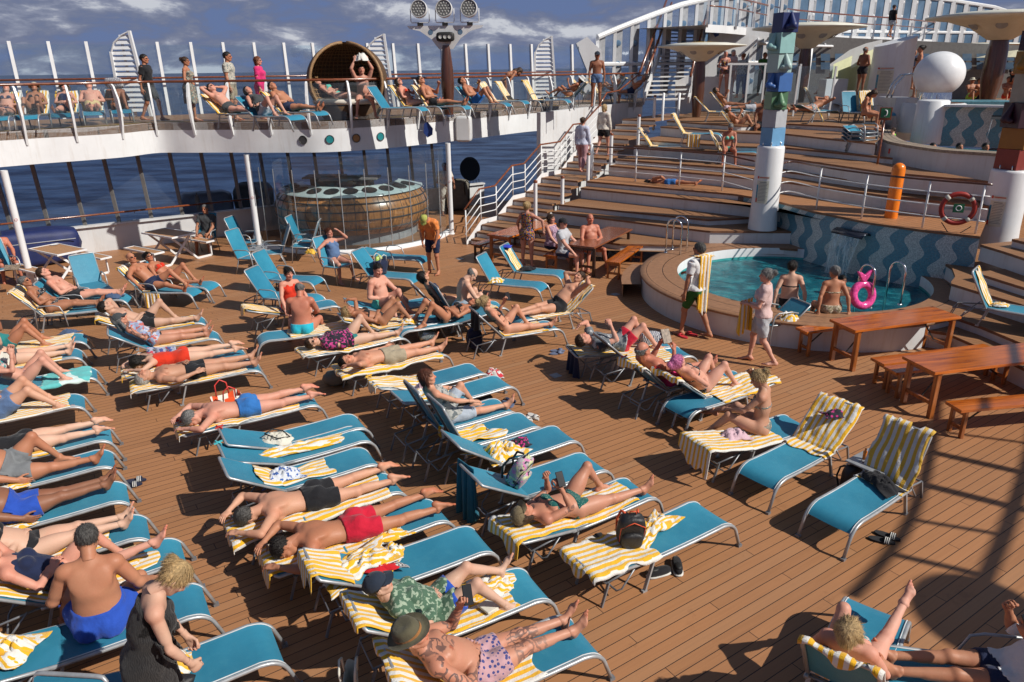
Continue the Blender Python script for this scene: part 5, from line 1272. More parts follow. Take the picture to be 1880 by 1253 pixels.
# ------------------------------------------------------------- mosaic wall and walkway railing
def mosaic():
    t=NT('wave_mosaic');uv=t.node('ShaderNodeUVMap').outputs[0];s=t.node('ShaderNodeSeparateXYZ',i_0=uv)
    w=t.math('MULTIPLY',t.math('SINE',t.math('MULTIPLY',s.outputs[1],11.5)),.085)
    f=t.math('FRACT',t.math('DIVIDE',t.math('ADD',t.math('ADD',s.outputs[0],w),t.math('MULTIPLY',s.outputs[1],-.12)),.62));m=t.math('GREATER_THAN',f,.5)
    vo=t.node('ShaderNodeTexVoronoi',i_Scale=38.0,distance='CHEBYCHEV');vo.inputs['Randomness'].default_value=.25;t.l.new(uv,vo.inputs['Vector']);n=t.noise(uv,26,2)
    a=t.mix(vo.outputs['Color'],(.42,.47,.48,1),(.68,.72,.70,1));b_=t.mix(vo.outputs['Color'],(.07,.21,.30,1),(.13,.33,.43,1))
    cur=t.mix(m,a,b_);gr=t.math('GREATER_THAN',vo.outputs['Distance'],.46)
    t.set(color=t.mix(gr,cur,(.2,.24,.24,1)),rough=.3);t.bump(vo.outputs['Distance'],.2,.004);return t.m
M['mosaic']=mosaic()
def uvribbon(name,path,z0,z1,mat,parent=None,u0=0,n=None):
    p=np.array(path)[:,:2];d=np.r_[0,np.cumsum(np.linalg.norm(np.diff(p,axis=0),axis=1))];b=MB();b.ribbon([(*q,z0) for q in p],[(*q,z1) for q in p]);b.uv=[(x+u0,z0) for x in d]+[(x+u0,z1) for x in d];return b.build(name,mat,parent,True)
mw=PL[8][26:];tag(uvribbon('mosaic_wall',mw,-.1,zt(8)-.045,M['mosaic']),'curved mosaic wall of blue and grey waves behind the lower pool','wall')
T=thing('walkway_railing','white tubular railing with dark handrail above the mosaic wall','railing',(0,0,0));wr=offs(np.c_[PL[8],np.full(60,zt(8))],.18)[27:];wr=spline(np.vstack([[6.75,18.55,zt(8)],wr[6::6],wr[-1]]),30)
for k,m_,r_ in((1.02,'mastwood',.024),(.78,'white',.014),(.52,'white',.014),(.27,'white',.014)):MB().tube([p+np.array([0,0,k]) for p in wr],r_,6).build('rail_bar',M[m_],T,True)
for px in(1500,1588,1693,1790):
    p=min(wr,key=lambda q:abs(PR(q)[0]-px));MB().tube([p,p+np.array([0,0,1.0])],.022,8).build('rail_post',M['white'],T,True)
p=G(1635,400,zt(8));T=thing('orange_post','bright orange round topped post on the walkway','post',tuple(p),0)
MB().lathe([(.14,0),(.14,1.10),(.132,1.15),(.10,1.20),(.05,1.23),(0,1.24)],n=28).build('post_body',M['orange_paint'],T,True)
# lifebuoy
q=min(wr,key=lambda q:abs(PR(q)[0]-1743));T=thing('lifebuoy','dark red lifebuoy with a green sign hanging on the walkway railing','lifebuoy',(q[0]-.05,q[1]-.10,zt(8)+.50),rad(-22))
MB().tube([(.30*math.cos(a),0,.30*math.sin(a)) for a in np.linspace(0,2*math.pi,33)[:-1]],.052,12,closed=True).build('ring',M['ring_red'],T,True)
for a in(45,135,225,315):MB().tube([(.30*math.cos(rad(a+d)),0,.30*math.sin(rad(a+d))) for d in(-7,0,7)],.057,12).build('tape_band',M['bag_canvas'],T,True)
MB().box((0,-.07,.02),(.20,.012,.18)).build('sign_plate',M['green_sign'],T);MB().tube([(.05*math.cos(a),-.08,.02+.05*math.sin(a)) for a in np.linspace(0,2*math.pi,17)[:-1]],.010,6,closed=True).build('sign_ring_symbol',M['white'],T)
MB().beam((-.30,0,0),(.30,0,0),.03,.05).build('holder_bar',M['alu'],T);MB().tube([(-.25,-.02,-.30),(-.1,-.02,-.50),(.1,-.02,-.52),(.3,-.02,-.35)],.010,6).build('rope',M['black'],T,True)
# phone sign on a brown pole
p=G(1607,325,zt(11));T=thing('phone_sign','green telephone sign on a brown pole at the edge of the walkway','sign',(p[0],p[1],zt(8)),rad(-18))
zs=UPZ(np.array([p[0],p[1],zt(8)]),196)-zt(8)
MB().tube([(0,0,.25),(0,0,zs-.28)],.028,8).build('sign_pole',M['handrail'],T,True);MB().box((0,-.01,zs-.18),(.30,.05,.32)).build('sign_box',M['handrail'],T,False,.006);MB().box((0,-.038,zs-.16),(.23,.012,.23)).build('sign_face',M['green_sign'],T)
MB().tube([(-.03,-.05,zs-.08),(.02,-.05,zs-.10),(.035,-.05,zs-.16),(.02,-.05,zs-.22),(-.03,-.05,zs-.24)],.014,6).build('handset_symbol',M['white'],T,True)
# ------------------------------------------------------------- pillars with stacked painted nose blocks
def board(T,r,a,zc,w,h,title='POOL RULES'):
    """curved notice wrapped round a pillar"""
    aw=w/r/2;n=8
    def arc(r_,a0,a1,z0,z1,mat,name,par):
        aa=np.linspace(a0,a1,n);return MB().ribbon([(r_*math.cos(x),r_*math.sin(x),z0) for x in aa],[(r_*math.cos(x),r_*math.sin(x),z1) for x in aa]).build(name,M[mat],par,True)
    o=arc(r+.008,a-aw,a+aw,zc-h/2,zc+h/2,'paper','notice_board',T)
    for i,(m_,z0,z1) in enumerate((('blue_sign',.0,.32),('steelblue_tile',-.28,.0),('red_sign',-.46,-.28))):arc(r+.011,a-aw,a-aw*.72,zc+h*z0,zc+h*z1,m_,'colour_tab',o)
    for j in range(13):arc(r+.012,a-aw*.6,a+aw*(.85-.3*((j*7)%3)/3),zc+h*(.36-.062*j),zc+h*(.378-.062*j),'print_grey','printed_line',o)
    arc(r+.012,a-aw*.5,a+aw*.6,zc+h*.42,zc+h*.45,'print_grey','printed_line',o)
    o2=arc(r+.008,a-aw,a+aw,zc+h/2+.05,zc+h/2+.11,'paper','warning_strip',T);arc(r+.011,a-aw,a-aw*.7,zc+h/2+.05,zc+h/2+.11,'red_sign','warning_mark',o2);arc(r+.011,a-aw*.6,a+aw*.9,zc+h/2+.07,zc+h/2+.09,'red_sign','printed_line',o2)
def pillar(c,z0,z1,r,label,flare):
    T=thing('white_pillar',label,'pillar',(c[0],c[1],z0),0);h=z1-z0
    MB().lathe([(r*1.08,0),(r,h*.3),(r*.99,h-.06),(r*.96,h-.015),(r*.90,h),(0,h)],n=40).build('pillar_shaft',M['white'],T,True)
    a=math.atan2(-c[1],-c[0]);board(T,r*1.03,a-.3,h*.47,.30,.56);MB().prism([(r*.5,-r*.9),(flare,-r*1.1),(flare,r*.3),(0,r)],-.9,-.02).build('pillar_base',M['white2'],T,False,.03)
    for q in(-.8,0,.9):MB().tube([(r*.8*math.cos(a+q),r*.8*math.sin(a+q),h),(r*.8*math.cos(a+q),r*.8*math.sin(a+q),h+.10)],.014,6).build('eye_bolt',M['chrome'],T,True)
    return T
def totem(c,z,sizes,cols,label,rz=.5):
    T=thing('nose_totem',label,'sculpture',(c[0],c[1],z),0);z0=0;random.seed(5)
    for i,(s_,m_) in enumerate(zip(sizes,cols)):
        r_=rz+random.uniform(-.25,.25);ox,oy=random.uniform(-.03,.03),random.uniform(-.03,.03);w=s_[0]
        B_=MB().box((0,0,s_[1]/2),(w,w,s_[1]-.004),0).build('painted_block',M['n_'+m_],T,False,.006);B_.location=(ox,oy,z0);B_.rotation_euler=(0,0,r_)
        if i in(2,3,4,5,6) and s_[2]:   # nose relief
            f=Field((-w/2-.05,-w/2-.3,-.02),(w/2+.05,-w/2+.1,s_[1]+.02),.018);y=-w/2;hh=s_[1]
            f.cone((0,y+.01,hh*.92),(0,y-.10,hh*.40),.045,.085,.05)
            for q in(-1,1):f.ell((q*.085,y-.05,hh*.28),I3,(.065,.08,.06),.03)
            f.ell((0,y-.13,hh*.32),I3,(.075,.075,.07),.04)
            if s_[2]==2:
                f.D=f.D
            v,q=f.mesh();npmesh('nose',v,q,M['n_'+m_],B_)
            if s_[2]==2:KIDS[B_.name][-1].rotation_euler=(0,0,rad(-90))
        z0+=s_[1]
    return T
PLc=(6.55,18.75);pillar(PLc,.83,2.93,.335,'white round pillar left of the mosaic wall, under the blue nose sculpture',.75)
totem(PLc,2.93,[(.41,.44,0),(.41,.42,0),(.41,.42,1),(.41,.43,2),(.41,.43,1),(.43,.46,2),(.43,.44,1)],['sky','grey','green','blue','pale','mint','navy'],'stack of blue green and grey painted blocks shaped with noses on the left pillar',.35)
PRc=(11.1,16.35);pillar(PRc,.83,2.60,.40,'white round pillar at the right edge, under the red and orange nose sculpture',.9)
totem(PRc,2.60,[(.52,.44,0),(.52,.44,0),(.56,.52,2),(.52,.58,0),(.52,.45,2),(.5,.4,0)],['red','orange','plum','cream','ochre','plum'],'stack of red orange and plum painted blocks shaped with noses on the right pillar',.3)
# ------------------------------------------------------------- lower pool
PC=np.array([6.30,15.42]);RO,RI=3.42,2.60
def clip_ring(r,n=120):
    """angles of a circle that stay on the near side of the mosaic wall"""
    return[2*math.pi*i/n for i in range(n+1)]
T=thing('lower_pool','round raised pool with wooden rim and white curved wall','pool',(PC[0],PC[1],0),0)
z=.495
MB().lathe([(RI,z),(RI+.32,z+.003)],n=120).build('inner_rim',M['ringwood'],T,True)
MB().lathe([(RI+.325,z+.003),(RI+.335,z-.002)],n=120).build('rim_seam',M['black'],T);MB().lathe([(RI+.335,z+.003),(RO-.14,z+.003)],n=120).build('middle_rim',M['ringwood'],T,True)
MB().lathe([(RO-.14,z+.003),(RO-.13,z-.002)],n=120).build('rim_seam',M['black'],T);MB().lathe([(RO-.13,z+.003),(RO,z),(RO+.01,z-.02),(RO,z-.05)],n=120).build('outer_rim',M['ringwood'],T,True)
MB().lathe([(RO-.04,z-.05),(RO-.04,0)],n=120).build('outer_wall',M['white2'],T,True)
MB().lathe([(RI+.006,z),(RI,z-.03),(RI,z-.22)],n=120).build('pool_lip',M['white'],T,True)
M['pool_in']=plain('pool_lining',(.05,.34,.34),.3,var=.15,scale=4);MB().lathe([(RI,z-.22),(RI,-.6),(0,-.62)],n=120).build('pool_lining',M['pool_in'],T,True)
t=NT('pool_water');c=t.coord();mpw=t.node('ShaderNodeMapping',i_0=c);mpw.inputs['Scale'].default_value=(1,1,1)
n1=t.noise(c,2.6,6,.62);n2=t.noise(c,9,4,.65);t.set(color=t.ramp(n1,[(.28,(.004,.060,.085)),(.5,(.008,.13,.165)),(.72,(.035,.27,.30))]),rough=.08,spec=.6)
foam=t.ramp(n2,[(.66,(0,0,0)),(.76,(.30,.30,.30))]);t.set(color=t.mix(foam,t.ramp(n1,[(.30,(.002,.035,.055)),(.5,(.005,.10,.135)),(.70,(.035,.26,.29))]),(.45,.6,.62,1)));t.bump(t.math('ADD',n1,t.math('MULTIPLY',n2,.5)),.9,.06)
wtr=MB().lathe([(0,z-.27),(RI-.005,z-.27)],n=96).build('water',t.m,None,True);wtr.location=(*PC,0);struct(wtr);wtr.name='pool_water'
# entry step at the left of the ring
tag(MB().lathe([(RO,.30),(RO+.42,.30),(RO+.42,.25),(RO+.40,.25),(RO+.40,0)],(PC[0],PC[1],0),20,rad(150),rad(178)).build('pool_step',M['ringwood']),'small curved wooden step against the left of the pool wall','step')
tag(MB().lathe([(RO,.20),(RO+.30,.20),(RO+.30,.02),(RO+.29,0)],(PC[0],PC[1],0),20,rad(-68),rad(-42)).build('pool_step',M['ringwood']),'low curved step against the pool wall behind the first orange table','step')
def ladder(px,py,lab,rz,s=1.0,w=.42):
    p=G(px,py,.5);T=thing('pool_ladder',lab,'pool ladder',tuple(p),rz,'polished steel pool handrails')
    for q in(-1,1):
        MB().tube([(0,q*w/2,0),(0,q*w/2,.62*s)]+[(.19-.19*math.cos(a),q*w/2,(.62+.19*math.sin(a))*s) for a in np.linspace(.2,math.pi-.2,9)]+[(.38,q*w/2,.62*s),(.38,q*w/2,-.35)],.021,10).build('grab_rail',M['chrome'],T,True)
        MB().lathe([(.05,0),(.05,.012),(.03,.03),(.022,.03)],n=14).build('floor_flange',M['chrome'],T,True).location=(0,q*w/2,0)
    return T
ladder(1228,461,'pair of tall steel hoops at the left of the pool',rad(-35),1.05,.40)
for px,py,lab in((1597,566,'steel hoop beside the pink float'),(1652,560,'steel hoop at the right of the pool')):
    p=G(px,py,.5);T=thing('pool_ladder',lab,'pool ladder',tuple(p),rad(118),'polished steel pool handrails')
    MB().tube([(0,0,0),(0,0,.62)]+[(.16-.16*math.cos(a),0,.62+.18*math.sin(a)) for a in np.linspace(.2,math.pi-.2,9)]+[(.32,0,.62),(.32,0,-.3)],.021,10).build('grab_rail',M['chrome'],T,True);MB().lathe([(.05,0),(.05,.012),(.03,.03)],n=14).build('floor_flange',M['chrome'],T,True)
# waterfall spout
i=min(range(len(mw)),key=lambda i:abs(PR((*mw[i],1.2))[0]-1565));e=mw[i+1]-mw[i-1];e/=np.linalg.norm(e);pw=mw[i];an=math.atan2(e[1],e[0])
T=thing('waterfall_spout','dark steel waterfall spout on the mosaic wall pouring into the lower pool','waterfall',(pw[0],pw[1],1.20),an)
b=MB();pr=[(0,.0),(-.05,.05),(-.14,.055),(-.24,.02),(-.30,-.05)];b.ribbon([(-.42,y,z_) for y,z_ in pr],[(.42,y,z_) for y,z_ in pr]);o=b.build('spout_hood',plain('dark_steel',(.05,.055,.075),.25,metal=.6),T,True);m_=o.modifiers.new('t','SOLIDIFY');m_.thickness=.025
tw=NT('falling_water');tw.n.remove(tw.b);tr=tw.node('ShaderNodeBsdfTransparent');gl=tw.node('ShaderNodeBsdfPrincipled');gl.inputs['Base Color'].default_value=(.65,.75,.8,1);gl.inputs['Roughness'].default_value=.15
mpx=tw.node('ShaderNodeMapping',i_0=tw.coord());mpx.inputs['Scale'].default_value=(16,16,1.6);nf=tw.noise(mpx.outputs[0],1.4,4,.7);mx=tw.node('ShaderNodeMixShader');tw.l.new(tw.ramp(nf,[(.42,(.12,.12,.12)),(.66,(.75,.75,.75))]),mx.inputs[0]);tw.l.new(tr.outputs[0],mx.inputs[1]);tw.l.new(gl.outputs[0],mx.inputs[2]);tw.l.new(mx.outputs[0],tw.out.inputs[0]);M['fall']=tw.m
b=MB();ys=[(-.30,-.06),(-.36,-.25),(-.40,-.5),(-.42,-.75),(-.43,-.98)];V=[]
for j,(y,z_) in enumerate(ys):
    for k in range(17):x=-.38+.76*k/16;V.append((x*(1-.04*j),y+.02*math.sin(k*1.7+j),z_))
b.add(V,[(j*17+k,j*17+k+1,(j+1)*17+k+1,(j+1)*17+k) for j in range(4) for k in range(16)]);b.build('water_sheet',M['fall'],T,True)
# ------------------------------------------------------------- right hand lower terraces
T=thing('side_steps','curved wooden steps right of the lower pool leading up to the pillar','steps',(0,0,0))
def lev(pts,z,z0,nm='side'):
    a=resample(np.array([G(x,y,z)[:2] for x,y in pts]),30);far=a+np.array([5.0,1.5])
    MB().ribbon([(*p,z) for p in a],[(*p,z) for p in far]).build('side_tread',M['deck_dark'],T);MB().ribbon([(*p,z-.05) for p in a],[(*p,z) for p in a]).build('nosing',M['nosing'],T)
    f=offs(np.c_[a,np.zeros(30)],.02)[:,:2];MB().ribbon([(*p,z0) for p in f],[(*p,z-.045) for p in f]).build('riser',M['white2'],T)
lev([(1690,604),(1740,612),(1800,638),(1880,676),(1960,716)],.33,0)
lev([(1704,571),(1760,585),(1803,600),(1880,632),(1960,668)],.50,.31)
lev([(1722,476),(1748,492),(1754,508),(1744,520),(1793,535),(1880,560),(1960,585)],.825,.49)
lev([(1790,500),(1819,509),(1880,528),(1960,552)],.99,.82)
lev([(1800,449),(1840,461),(1880,474),(1960,498)],1.32,.98)
lev([(1858,439),(1900,449),(1960,464)],1.485,1.31)
# ------------------------------------------------------------- upper pool, dome, shades, far decks
def shade(p,z0,zs,zt_,R_,lab,stem=.20,lean=(0,0),bigstem=False):
    T=thing('shade_umbrella',lab,'shade',(p[0],p[1],z0),0,'ivory disc shades on dark wooden posts');hs=zs-z0;ht=zt_-z0
    o=MB().lathe([(stem*.62,0.0),(stem*.95,hs*.35),(stem,hs*.55),(stem*.92,hs*.85),(stem*.80,hs)],n=24).build('wooden_post',M['mastwood'],T,True)
    MB().lathe([(stem*.5,0),(stem*.55,.06),(stem*.6,.08)],n=20).build('base_ring',M['chrome'],T,True)
    D=MB().lathe([(stem*.9,hs),(stem*1.1,hs+.02),(R_*.40,hs+(ht-hs)*.45),(R_*.72,hs+(ht-hs)*.72),(R_,hs+(ht-hs)*.80),(R_+.01,hs+(ht-hs)*.86),(R_*.6,ht),(0,ht+.04)],n=48).build('disc',M['umbrella'],T,True)
    MB().lathe([(R_*.22,ht+.036),(R_*.52,ht+.012)],n=40).build('yellow_band',M['umb_yellow'],D,True)
    for k in range(8):
        a=k*math.pi/4+.2;r_=R_*.50;zz=hs+(ht-hs)*.50
        q=MB().lathe([(0,0),(R_*.075,0)],n=16).build('round_cutout',M['grey_paint'],D);q.location=(r_*.98*math.cos(a),r_*.98*math.sin(a),zz-.010);q.rotation_euler=(0,rad(180-38),a)
    return T
um=np.array([7.19,29.23]);shade(um,2.97,4.98,5.62,1.62,'ivory disc shade on a dark wooden post above the terrace steps',.235)
Y2=33.0;p=RY(1470,170,Y2);shade(p[:2],3.3,RY(1473,90,Y2)[2],RY(1480,44,Y2)[2],2.25,'ivory disc shade behind the blue nose sculpture',.27)
Y3=30.0;p=RY(1812,190,Y3);zt3=RY(1850,22,Y3)[2];shade((RY(1830,100,Y3)[0],Y3),3.3,RY(1840,74,Y3)[2],zt3,2.65,'large ivory disc shade on a thick leaning post at the right',.39)
Y4=48.0;p=RY(1800,110,Y4);shade(p[:2],3.3,RY(1803,100,Y4)[2],RY(1803,80,Y4)[2],2.6,'small distant ivory disc shade behind the white dome',.25)
# upper pool wall
rimw=[(1605,262),(1608,278),(1618,290),(1640,299),(1711,313),(1770,319),(1818,323),(1900,331)]
ub=spline(np.array([G(x,y,2.31)[:2] for x,y in rimw]),50);ib=min(range(50),key=lambda i:abs(PR((*ub[i],2.31))[0]-1711));zr=UPZ(np.array([*ub[ib],2.31]),273)
T=thing('upper_pool','raised upper pool with curved white wall and pale stone rim','pool',(0,0,0))
uo=offs(np.c_[ub,np.zeros(50)],.0)
sgn=1 if offs(np.c_[ub,np.zeros(50)],.4)[25][0]>ub[25][0] else-1
MB().ribbon([(*p,2.0) for p in ub],[(*p,zr-.06) for p in ub]).build('curved_wall',M['white2'],T,True)
in1=offs(np.c_[ub,np.zeros(50)],.42*sgn)[:,:2];ou=offs(np.c_[ub,np.zeros(50)],-.03*sgn)[:,:2]
MB().ribbon([(*p,zr) for p in ou],[(*p,zr) for p in in1]).build('rim',M['oldwood'],T,True);MB().ribbon([(*p,zr-.07) for p in ou],[(*p,zr) for p in ou]).build('rim_edge',M['oldwood'],T,True);MB().ribbon([(*p,zr) for p in in1],[(*p,zr-.5) for p in in1]).build('inner_wall',M['steelblue_tile'],T,True)
for f_ in(.14,.28):
    l_=offs(np.c_[ub,np.zeros(50)],f_*sgn)[:,:2];MB().ribbon([(*p,zr+.003) for p in l_],[(*p,zr+.003) for p in offs(np.c_[l_,np.zeros(50)],.012*sgn)[:,:2]]).build('rim_seam',M['black'],T)
back_=[(p[0]+1.0,p[1]+3.2) for p in in1[::-1]]
uw=MB().prism([tuple(p) for p in in1]+back_,zr-.32,zr-.25).build('upper_pool_water',wtr.data.materials[0]);struct(uw)
bd=MB().box((0,0,0),(.14,.006,.13)).build('red_notice',M['red_sign'],T);i=28;bd.location=(ub[i][0]+.02,ub[i][1]-.03,zr-.25);bd.rotation_euler=(0,0,rad(-35));bd2=MB().box((.16,0,0),(.16,.006,.11)).build('printed_notice',M['paper'],bd)
# second mosaic wall with spout
ma=G(1722,262,zr-.25);mb=G(1880,268,zr-.25);ma2=ma+(mb-ma)*0;za=UPZ(ma,196)
tag(uvribbon('mosaic_wall',np.array([ma[:2],(ma+mb)[:2]/2+np.array([.0,.15]),mb[:2],(mb+(mb-ma))[:2]]),zr-.35,za,M['mosaic']),'mosaic wall of blue and grey waves behind the upper pool','wall')
tag(MB().beam((*ma[:2],za+.03),(*(mb+(mb-ma))[:2],za+.03),.35,.06).build('coping',M['white']),'white coping slab along the top of the upper mosaic wall','coping')
q=ma+(mb-ma)*.78;T=thing('waterfall_spout','dark steel spout pouring a thin stream into the upper pool','waterfall',(q[0],q[1],UPZ(np.array([q[0],q[1],zr]),216)),math.atan2(*(mb-ma)[:2][::-1]));MB().ribbon([(-.45,y,z_) for y,z_ in pr],[(.45,y,z_) for y,z_ in pr]).build('spout_hood',M['dark'],T,True);MB().tube([(-.42,-.30,-.05),(-.44,-.36,-.4),(-.46,-.40,-.9)],.012,6).build('water_stream',M['fall'],T)
# white cylinder and dome (hot tub hood)
c=G(1702,262,zr-.25);ycyl=c[1]+.35;c=RY(1702,255,ycyl);zc1=RY(1700,186,ycyl)[2]
tag(MB().lathe([(.46,0),(.44,zc1-zr+.3),(.40,zc1-zr+.33),(0,zc1-zr+.33)],(c[0],c[1],zr-.3),36).build('white_drum',M['white'],None,True),'white drum column standing in the upper pool','column')
yd=ycyl+1.6;c=RY(1724,137,yd);rd=38.5*yd*1.04/1336
T=thing('white_dome','large glossy white sphere on a steel collar above the upper pool','dome',tuple(c),0);MB().sphere((0,0,0),rd,48,28,(1,1,.93)).build('sphere',M['bubble'],T,True);MB().lathe([(rd*.62,-rd*.70),(rd*.66,-rd*1.0),(rd*.66,-rd*1.25)],n=36).build('steel_collar',M['chrome'],T,True)
MB().lathe([(rd*1.15,-rd*1.16),(rd*1.25,-rd*1.2),(rd*1.25,-rd*2.4)],n=40).build('tiled_plinth',M['white2'],T,True)
# low white hot tub walls right of the dome
for x0,x1,y0,y1,m_,lab in((1645,1700,180,262,'white2','white curved tub wall left of the drum'),(1745,1880,186,200,'steelblue_tile','blue tiled tub wall right of the dome')):
    Y_=yd+(.2 if m_=='white2' else 1.0);a=RY(x0,y0,Y_+.4);b_=RY(x1,y0,Y_-.2);tag(MB().prism([a[:2],b_[:2],b_[:2]+np.array([.0,1.2]),a[:2]+np.array([0,1.2])],zr-.4,a[2]).build('tub_wall',M[m_],None,False,.02),lab,'wall')
T=thing('pool_ladder','steel hoop handrail beside the white dome','pool ladder',tuple(RY(1632,180,yd+.6)),rad(5),'polished steel pool handrails')
for q in(-.12,.12):MB().tube([(0,q,0),(.1,q,.42),(.35,q,.70),(.7,q,.74),(.95,q,.5),(1.0,q,0)],.03,8).build('grab_rail',M['chrome'],T,True)
# big white cylinder with notice, lemon slide walls
Yc=31.0;c=RY(1628,180,Yc);ztop=RY(1640,76,Yc)[2];rc=31*Yc*1.05/1336
T=thing('shower_column','wide white slanted-top column with a notice beside the dome','column',(c[0],c[1],2.6),0)
b=MB().lathe([(rc*1.05,0),(rc,ztop-2.6)],n=40);b.v=[(x,y,z_+(.22*x/rc*.9 if z_>1 else 0)) for x,y,z_ in b.v];b.build('column_shell',M['white'],T,True);tp=[(rc*math.cos(a),rc*math.sin(a),ztop-2.6+.2*math.cos(a)) for a in np.linspace(0,2*math.pi,41)[:-1]];MB().add(tp,[tuple(range(40))]).build('column_top',M['white'],T)
board(T,rc*1.07,math.atan2(-c[1],-c[0])-.25,1.55,.62,.85)
for(xa,xb,yt0,yt1,lab) in((1525,1572,118,95,'pale lemon slide wall left of the man at the shower'),(1570,1612,100,84,'pale lemon wall behind the man at the shower')):
    a=RY(xa,160,32);b_=RY(xb,160,33.5);tag(MB().add([(*a[:2],2.9),(*b_[:2],2.9),(*b_[:2],RY(xb,yt1,33.5)[2]),(*a[:2],RY(xa,yt0,32)[2])],[(0,1,2,3)]).build('slide_wall',M['lemon']),lab,'wall')
a=RY(1575,98,34.5);b_=RY(1500,150,31.5);cu=[RY(x,y,33) for x,y in((1524,118),(1560,92),(1590,80),(1620,73))];dn=[RY(x,y,33) for x,y in((1524,150),(1560,128),(1590,112),(1620,100))]
tag(MB().ribbon(cu,dn).build('slide_side',M['white'],None,True),'white curved slide side panel with porthole','slide')
a=RY(1518,146,31);b_=RY(1558,146,31.5);tag(MB().prism([a[:2],b_[:2],b_[:2]+np.array([0,.8]),a[:2]+np.array([0,.8])],2.6,a[2]).build('low_wall',M['white2']),'low white wall below the lemon slide','wall')
# white curved building with stairs
Yb=36.0
T=thing('deck_house','white deck house with curved cut-out openings under the top walkway','building',(0,0,0))
def quad(pts,Y_,mat,nm,par=None,th=0.0):
    P=[RY(x,y,Y_ if not hasattr(Y_,'__len__') else Y_[i]) for i,(x,y) in enumerate(pts)]
    return MB().add(P,[tuple(range(len(P)))]).build(nm,M[mat],par)
quad([(1286,190),(1286,100),(1300,75),(1318,50),(1340,47),(1420,54),(1440,60),(1430,66),(1410,68),(1392,76),(1378,92),(1366,112),(1350,100),(1332,98),(1320,104),(1316,118),(1316,190)],Yb,'white','front_wall',T)
quad([(1240,235),(1240,150),(1262,140),(1300,141),(1345,141),(1345,235)],33.2,'white','lower_wall',T)
quad([(1316,190),(1316,96),(1420,60),(1560,70),(1880,84),(1880,200)],Yb+6,'mullion','rear_wall',T)
for x in range(1325,1880,26):
    if 1600<x<1665:continue
    quad([(x,112),(x+17,112),(x+17,99),(x,99)],Yb+5.9,'pane_blue','window_pane',T);quad([(x,128),(x+17,128),(x+17,115),(x,115)],Yb+5.9,'pane_blue','window_pane',T)
# top walkway
zW=6.4;wf=[G(x,y,zW) for x,y in((1296,46),(1340,49),(1440,61),(1560,67),(1700,73),(1880,86))]
wf=spline(np.array([p[:2] for p in wf]),40)
T=thing('top_walkway','high white walkway with slatted pergola below it at the top right','walkway',(0,0,0));wb=offs(np.c_[wf,np.zeros(40)],3.5)[:,:2]
if wb[20][1]<wf[20][1]:wb=offs(np.c_[wf,np.zeros(40)],-3.5)[:,:2]
MB().ribbon([(*p,zW) for p in wf],[(*p,zW) for p in wb]).build('walkway_floor',M['white2'],T);MB().ribbon([(*p,zW-.28) for p in wf],[(*p,zW+.02) for p in wf]).build('edge_beam',M['white'],T,True)
for i in range(4,36):
    p=wf[i];q=p+(np.array([p[0],p[1]-3.0])-p)*1.0;MB().beam((*p,zW-.2),(p[0]-1.0,p[1]-3.2,zW-.62),.07,.10).build('pergola_slat',M['white'],T)
pf=[(p[0]-1.0,p[1]-3.2,zW-.66) for p in wf[4:36]];MB().tube(pf,.07,6).build('pergola_beam',M['white'],T,True)
for i in(8,18,28):MB().tube([(*wf[i]+np.array([-1.0,-3.2]),3.2),(*wf[i]+np.array([-1.0,-3.2]),zW-.6)],.13,10).build('pergola_column',M['white'],T,True)
T=thing('walkway_railing','curved white finned railing with brown rails along the high walkway','railing',(0,0,0))
MB().tube([(*p,zW+1.15) for p in wf],.045,6).build('handrail',M['handrail'],T,True);MB().tube([(*p,zW+.72) for p in wf],.03,6).build('lower_rail',M['handrail'],T,True)
ww=resample(wf,26)
for p in ww:
    v=-np.array(p)/np.linalg.norm(p);pr_=[(.0,1.12),(.12,.95),(.17,.5),(.12,.05),(.0,-.1),(.02,.5)];MB().plate([(p[0]+v[0]*u,p[1]+v[1]*u,zW+z_) for u,z_ in pr_],(-v[1],v[0],0),.09).build('fin_post',M['white'],T)
# far curved window wall
T=thing('far_window_wall','tall curved white framed window wall behind the high walkway','window wall',(0,0,0))
fw=spline(np.array([RY(x,60,y)[:2] for x,y in((1290,46),(1400,50),(1600,54),(1750,57),(1900,60))]),26)
def ztw(p):
    x=PR((*p,7))[0];return UPZ(np.array([*p,6.0]),float(np.interp(x,[1290,1420,1560,1728,1819,1900],[-28,-24,-16,0,14,40])))
for p,q in zip(fw,fw[1:]):
    zt1,zt2=ztw(p),ztw(q);MB().beam((*p,5.2),(p[0],p[1],zt1),.22,.30).build('frame_post',M['white'],T);m1=p+(q-p)*.12;m2=p+(q-p)*.35
    MB().add([(*m1,5.2),(*m2,5.2),(*m2,zt1),(*m1,zt1)],[(0,1,2,3)]).build('portholed_fin',M['grey_paint'],T)
    MB().add([(*m2,5.2),(*q,5.2),(q[0],q[1],zt2),(*m2,zt1)],[(0,1,2,3)]).build('window_pane',M['pane_blue'],T)
    mc=(m1+m2)/2;v=-mc/np.linalg.norm(mc)
    for zz in(7.0,7.9,8.8,9.7):
        if zz<zt1-.2:o=MB().sphere((mc[0]+v[0]*.05,mc[1]+v[1]*.05,zz),.09,10,6,(1,.3,1)).build('porthole',M['white'],T)
MB().tube([(*p,6.9) for p in fw],.10,6).build('transom',M['white'],T);MB().tube([(p[0],p[1],ztw(p)) for p in fw],.13,6).build('top_beam',M['white'],T)
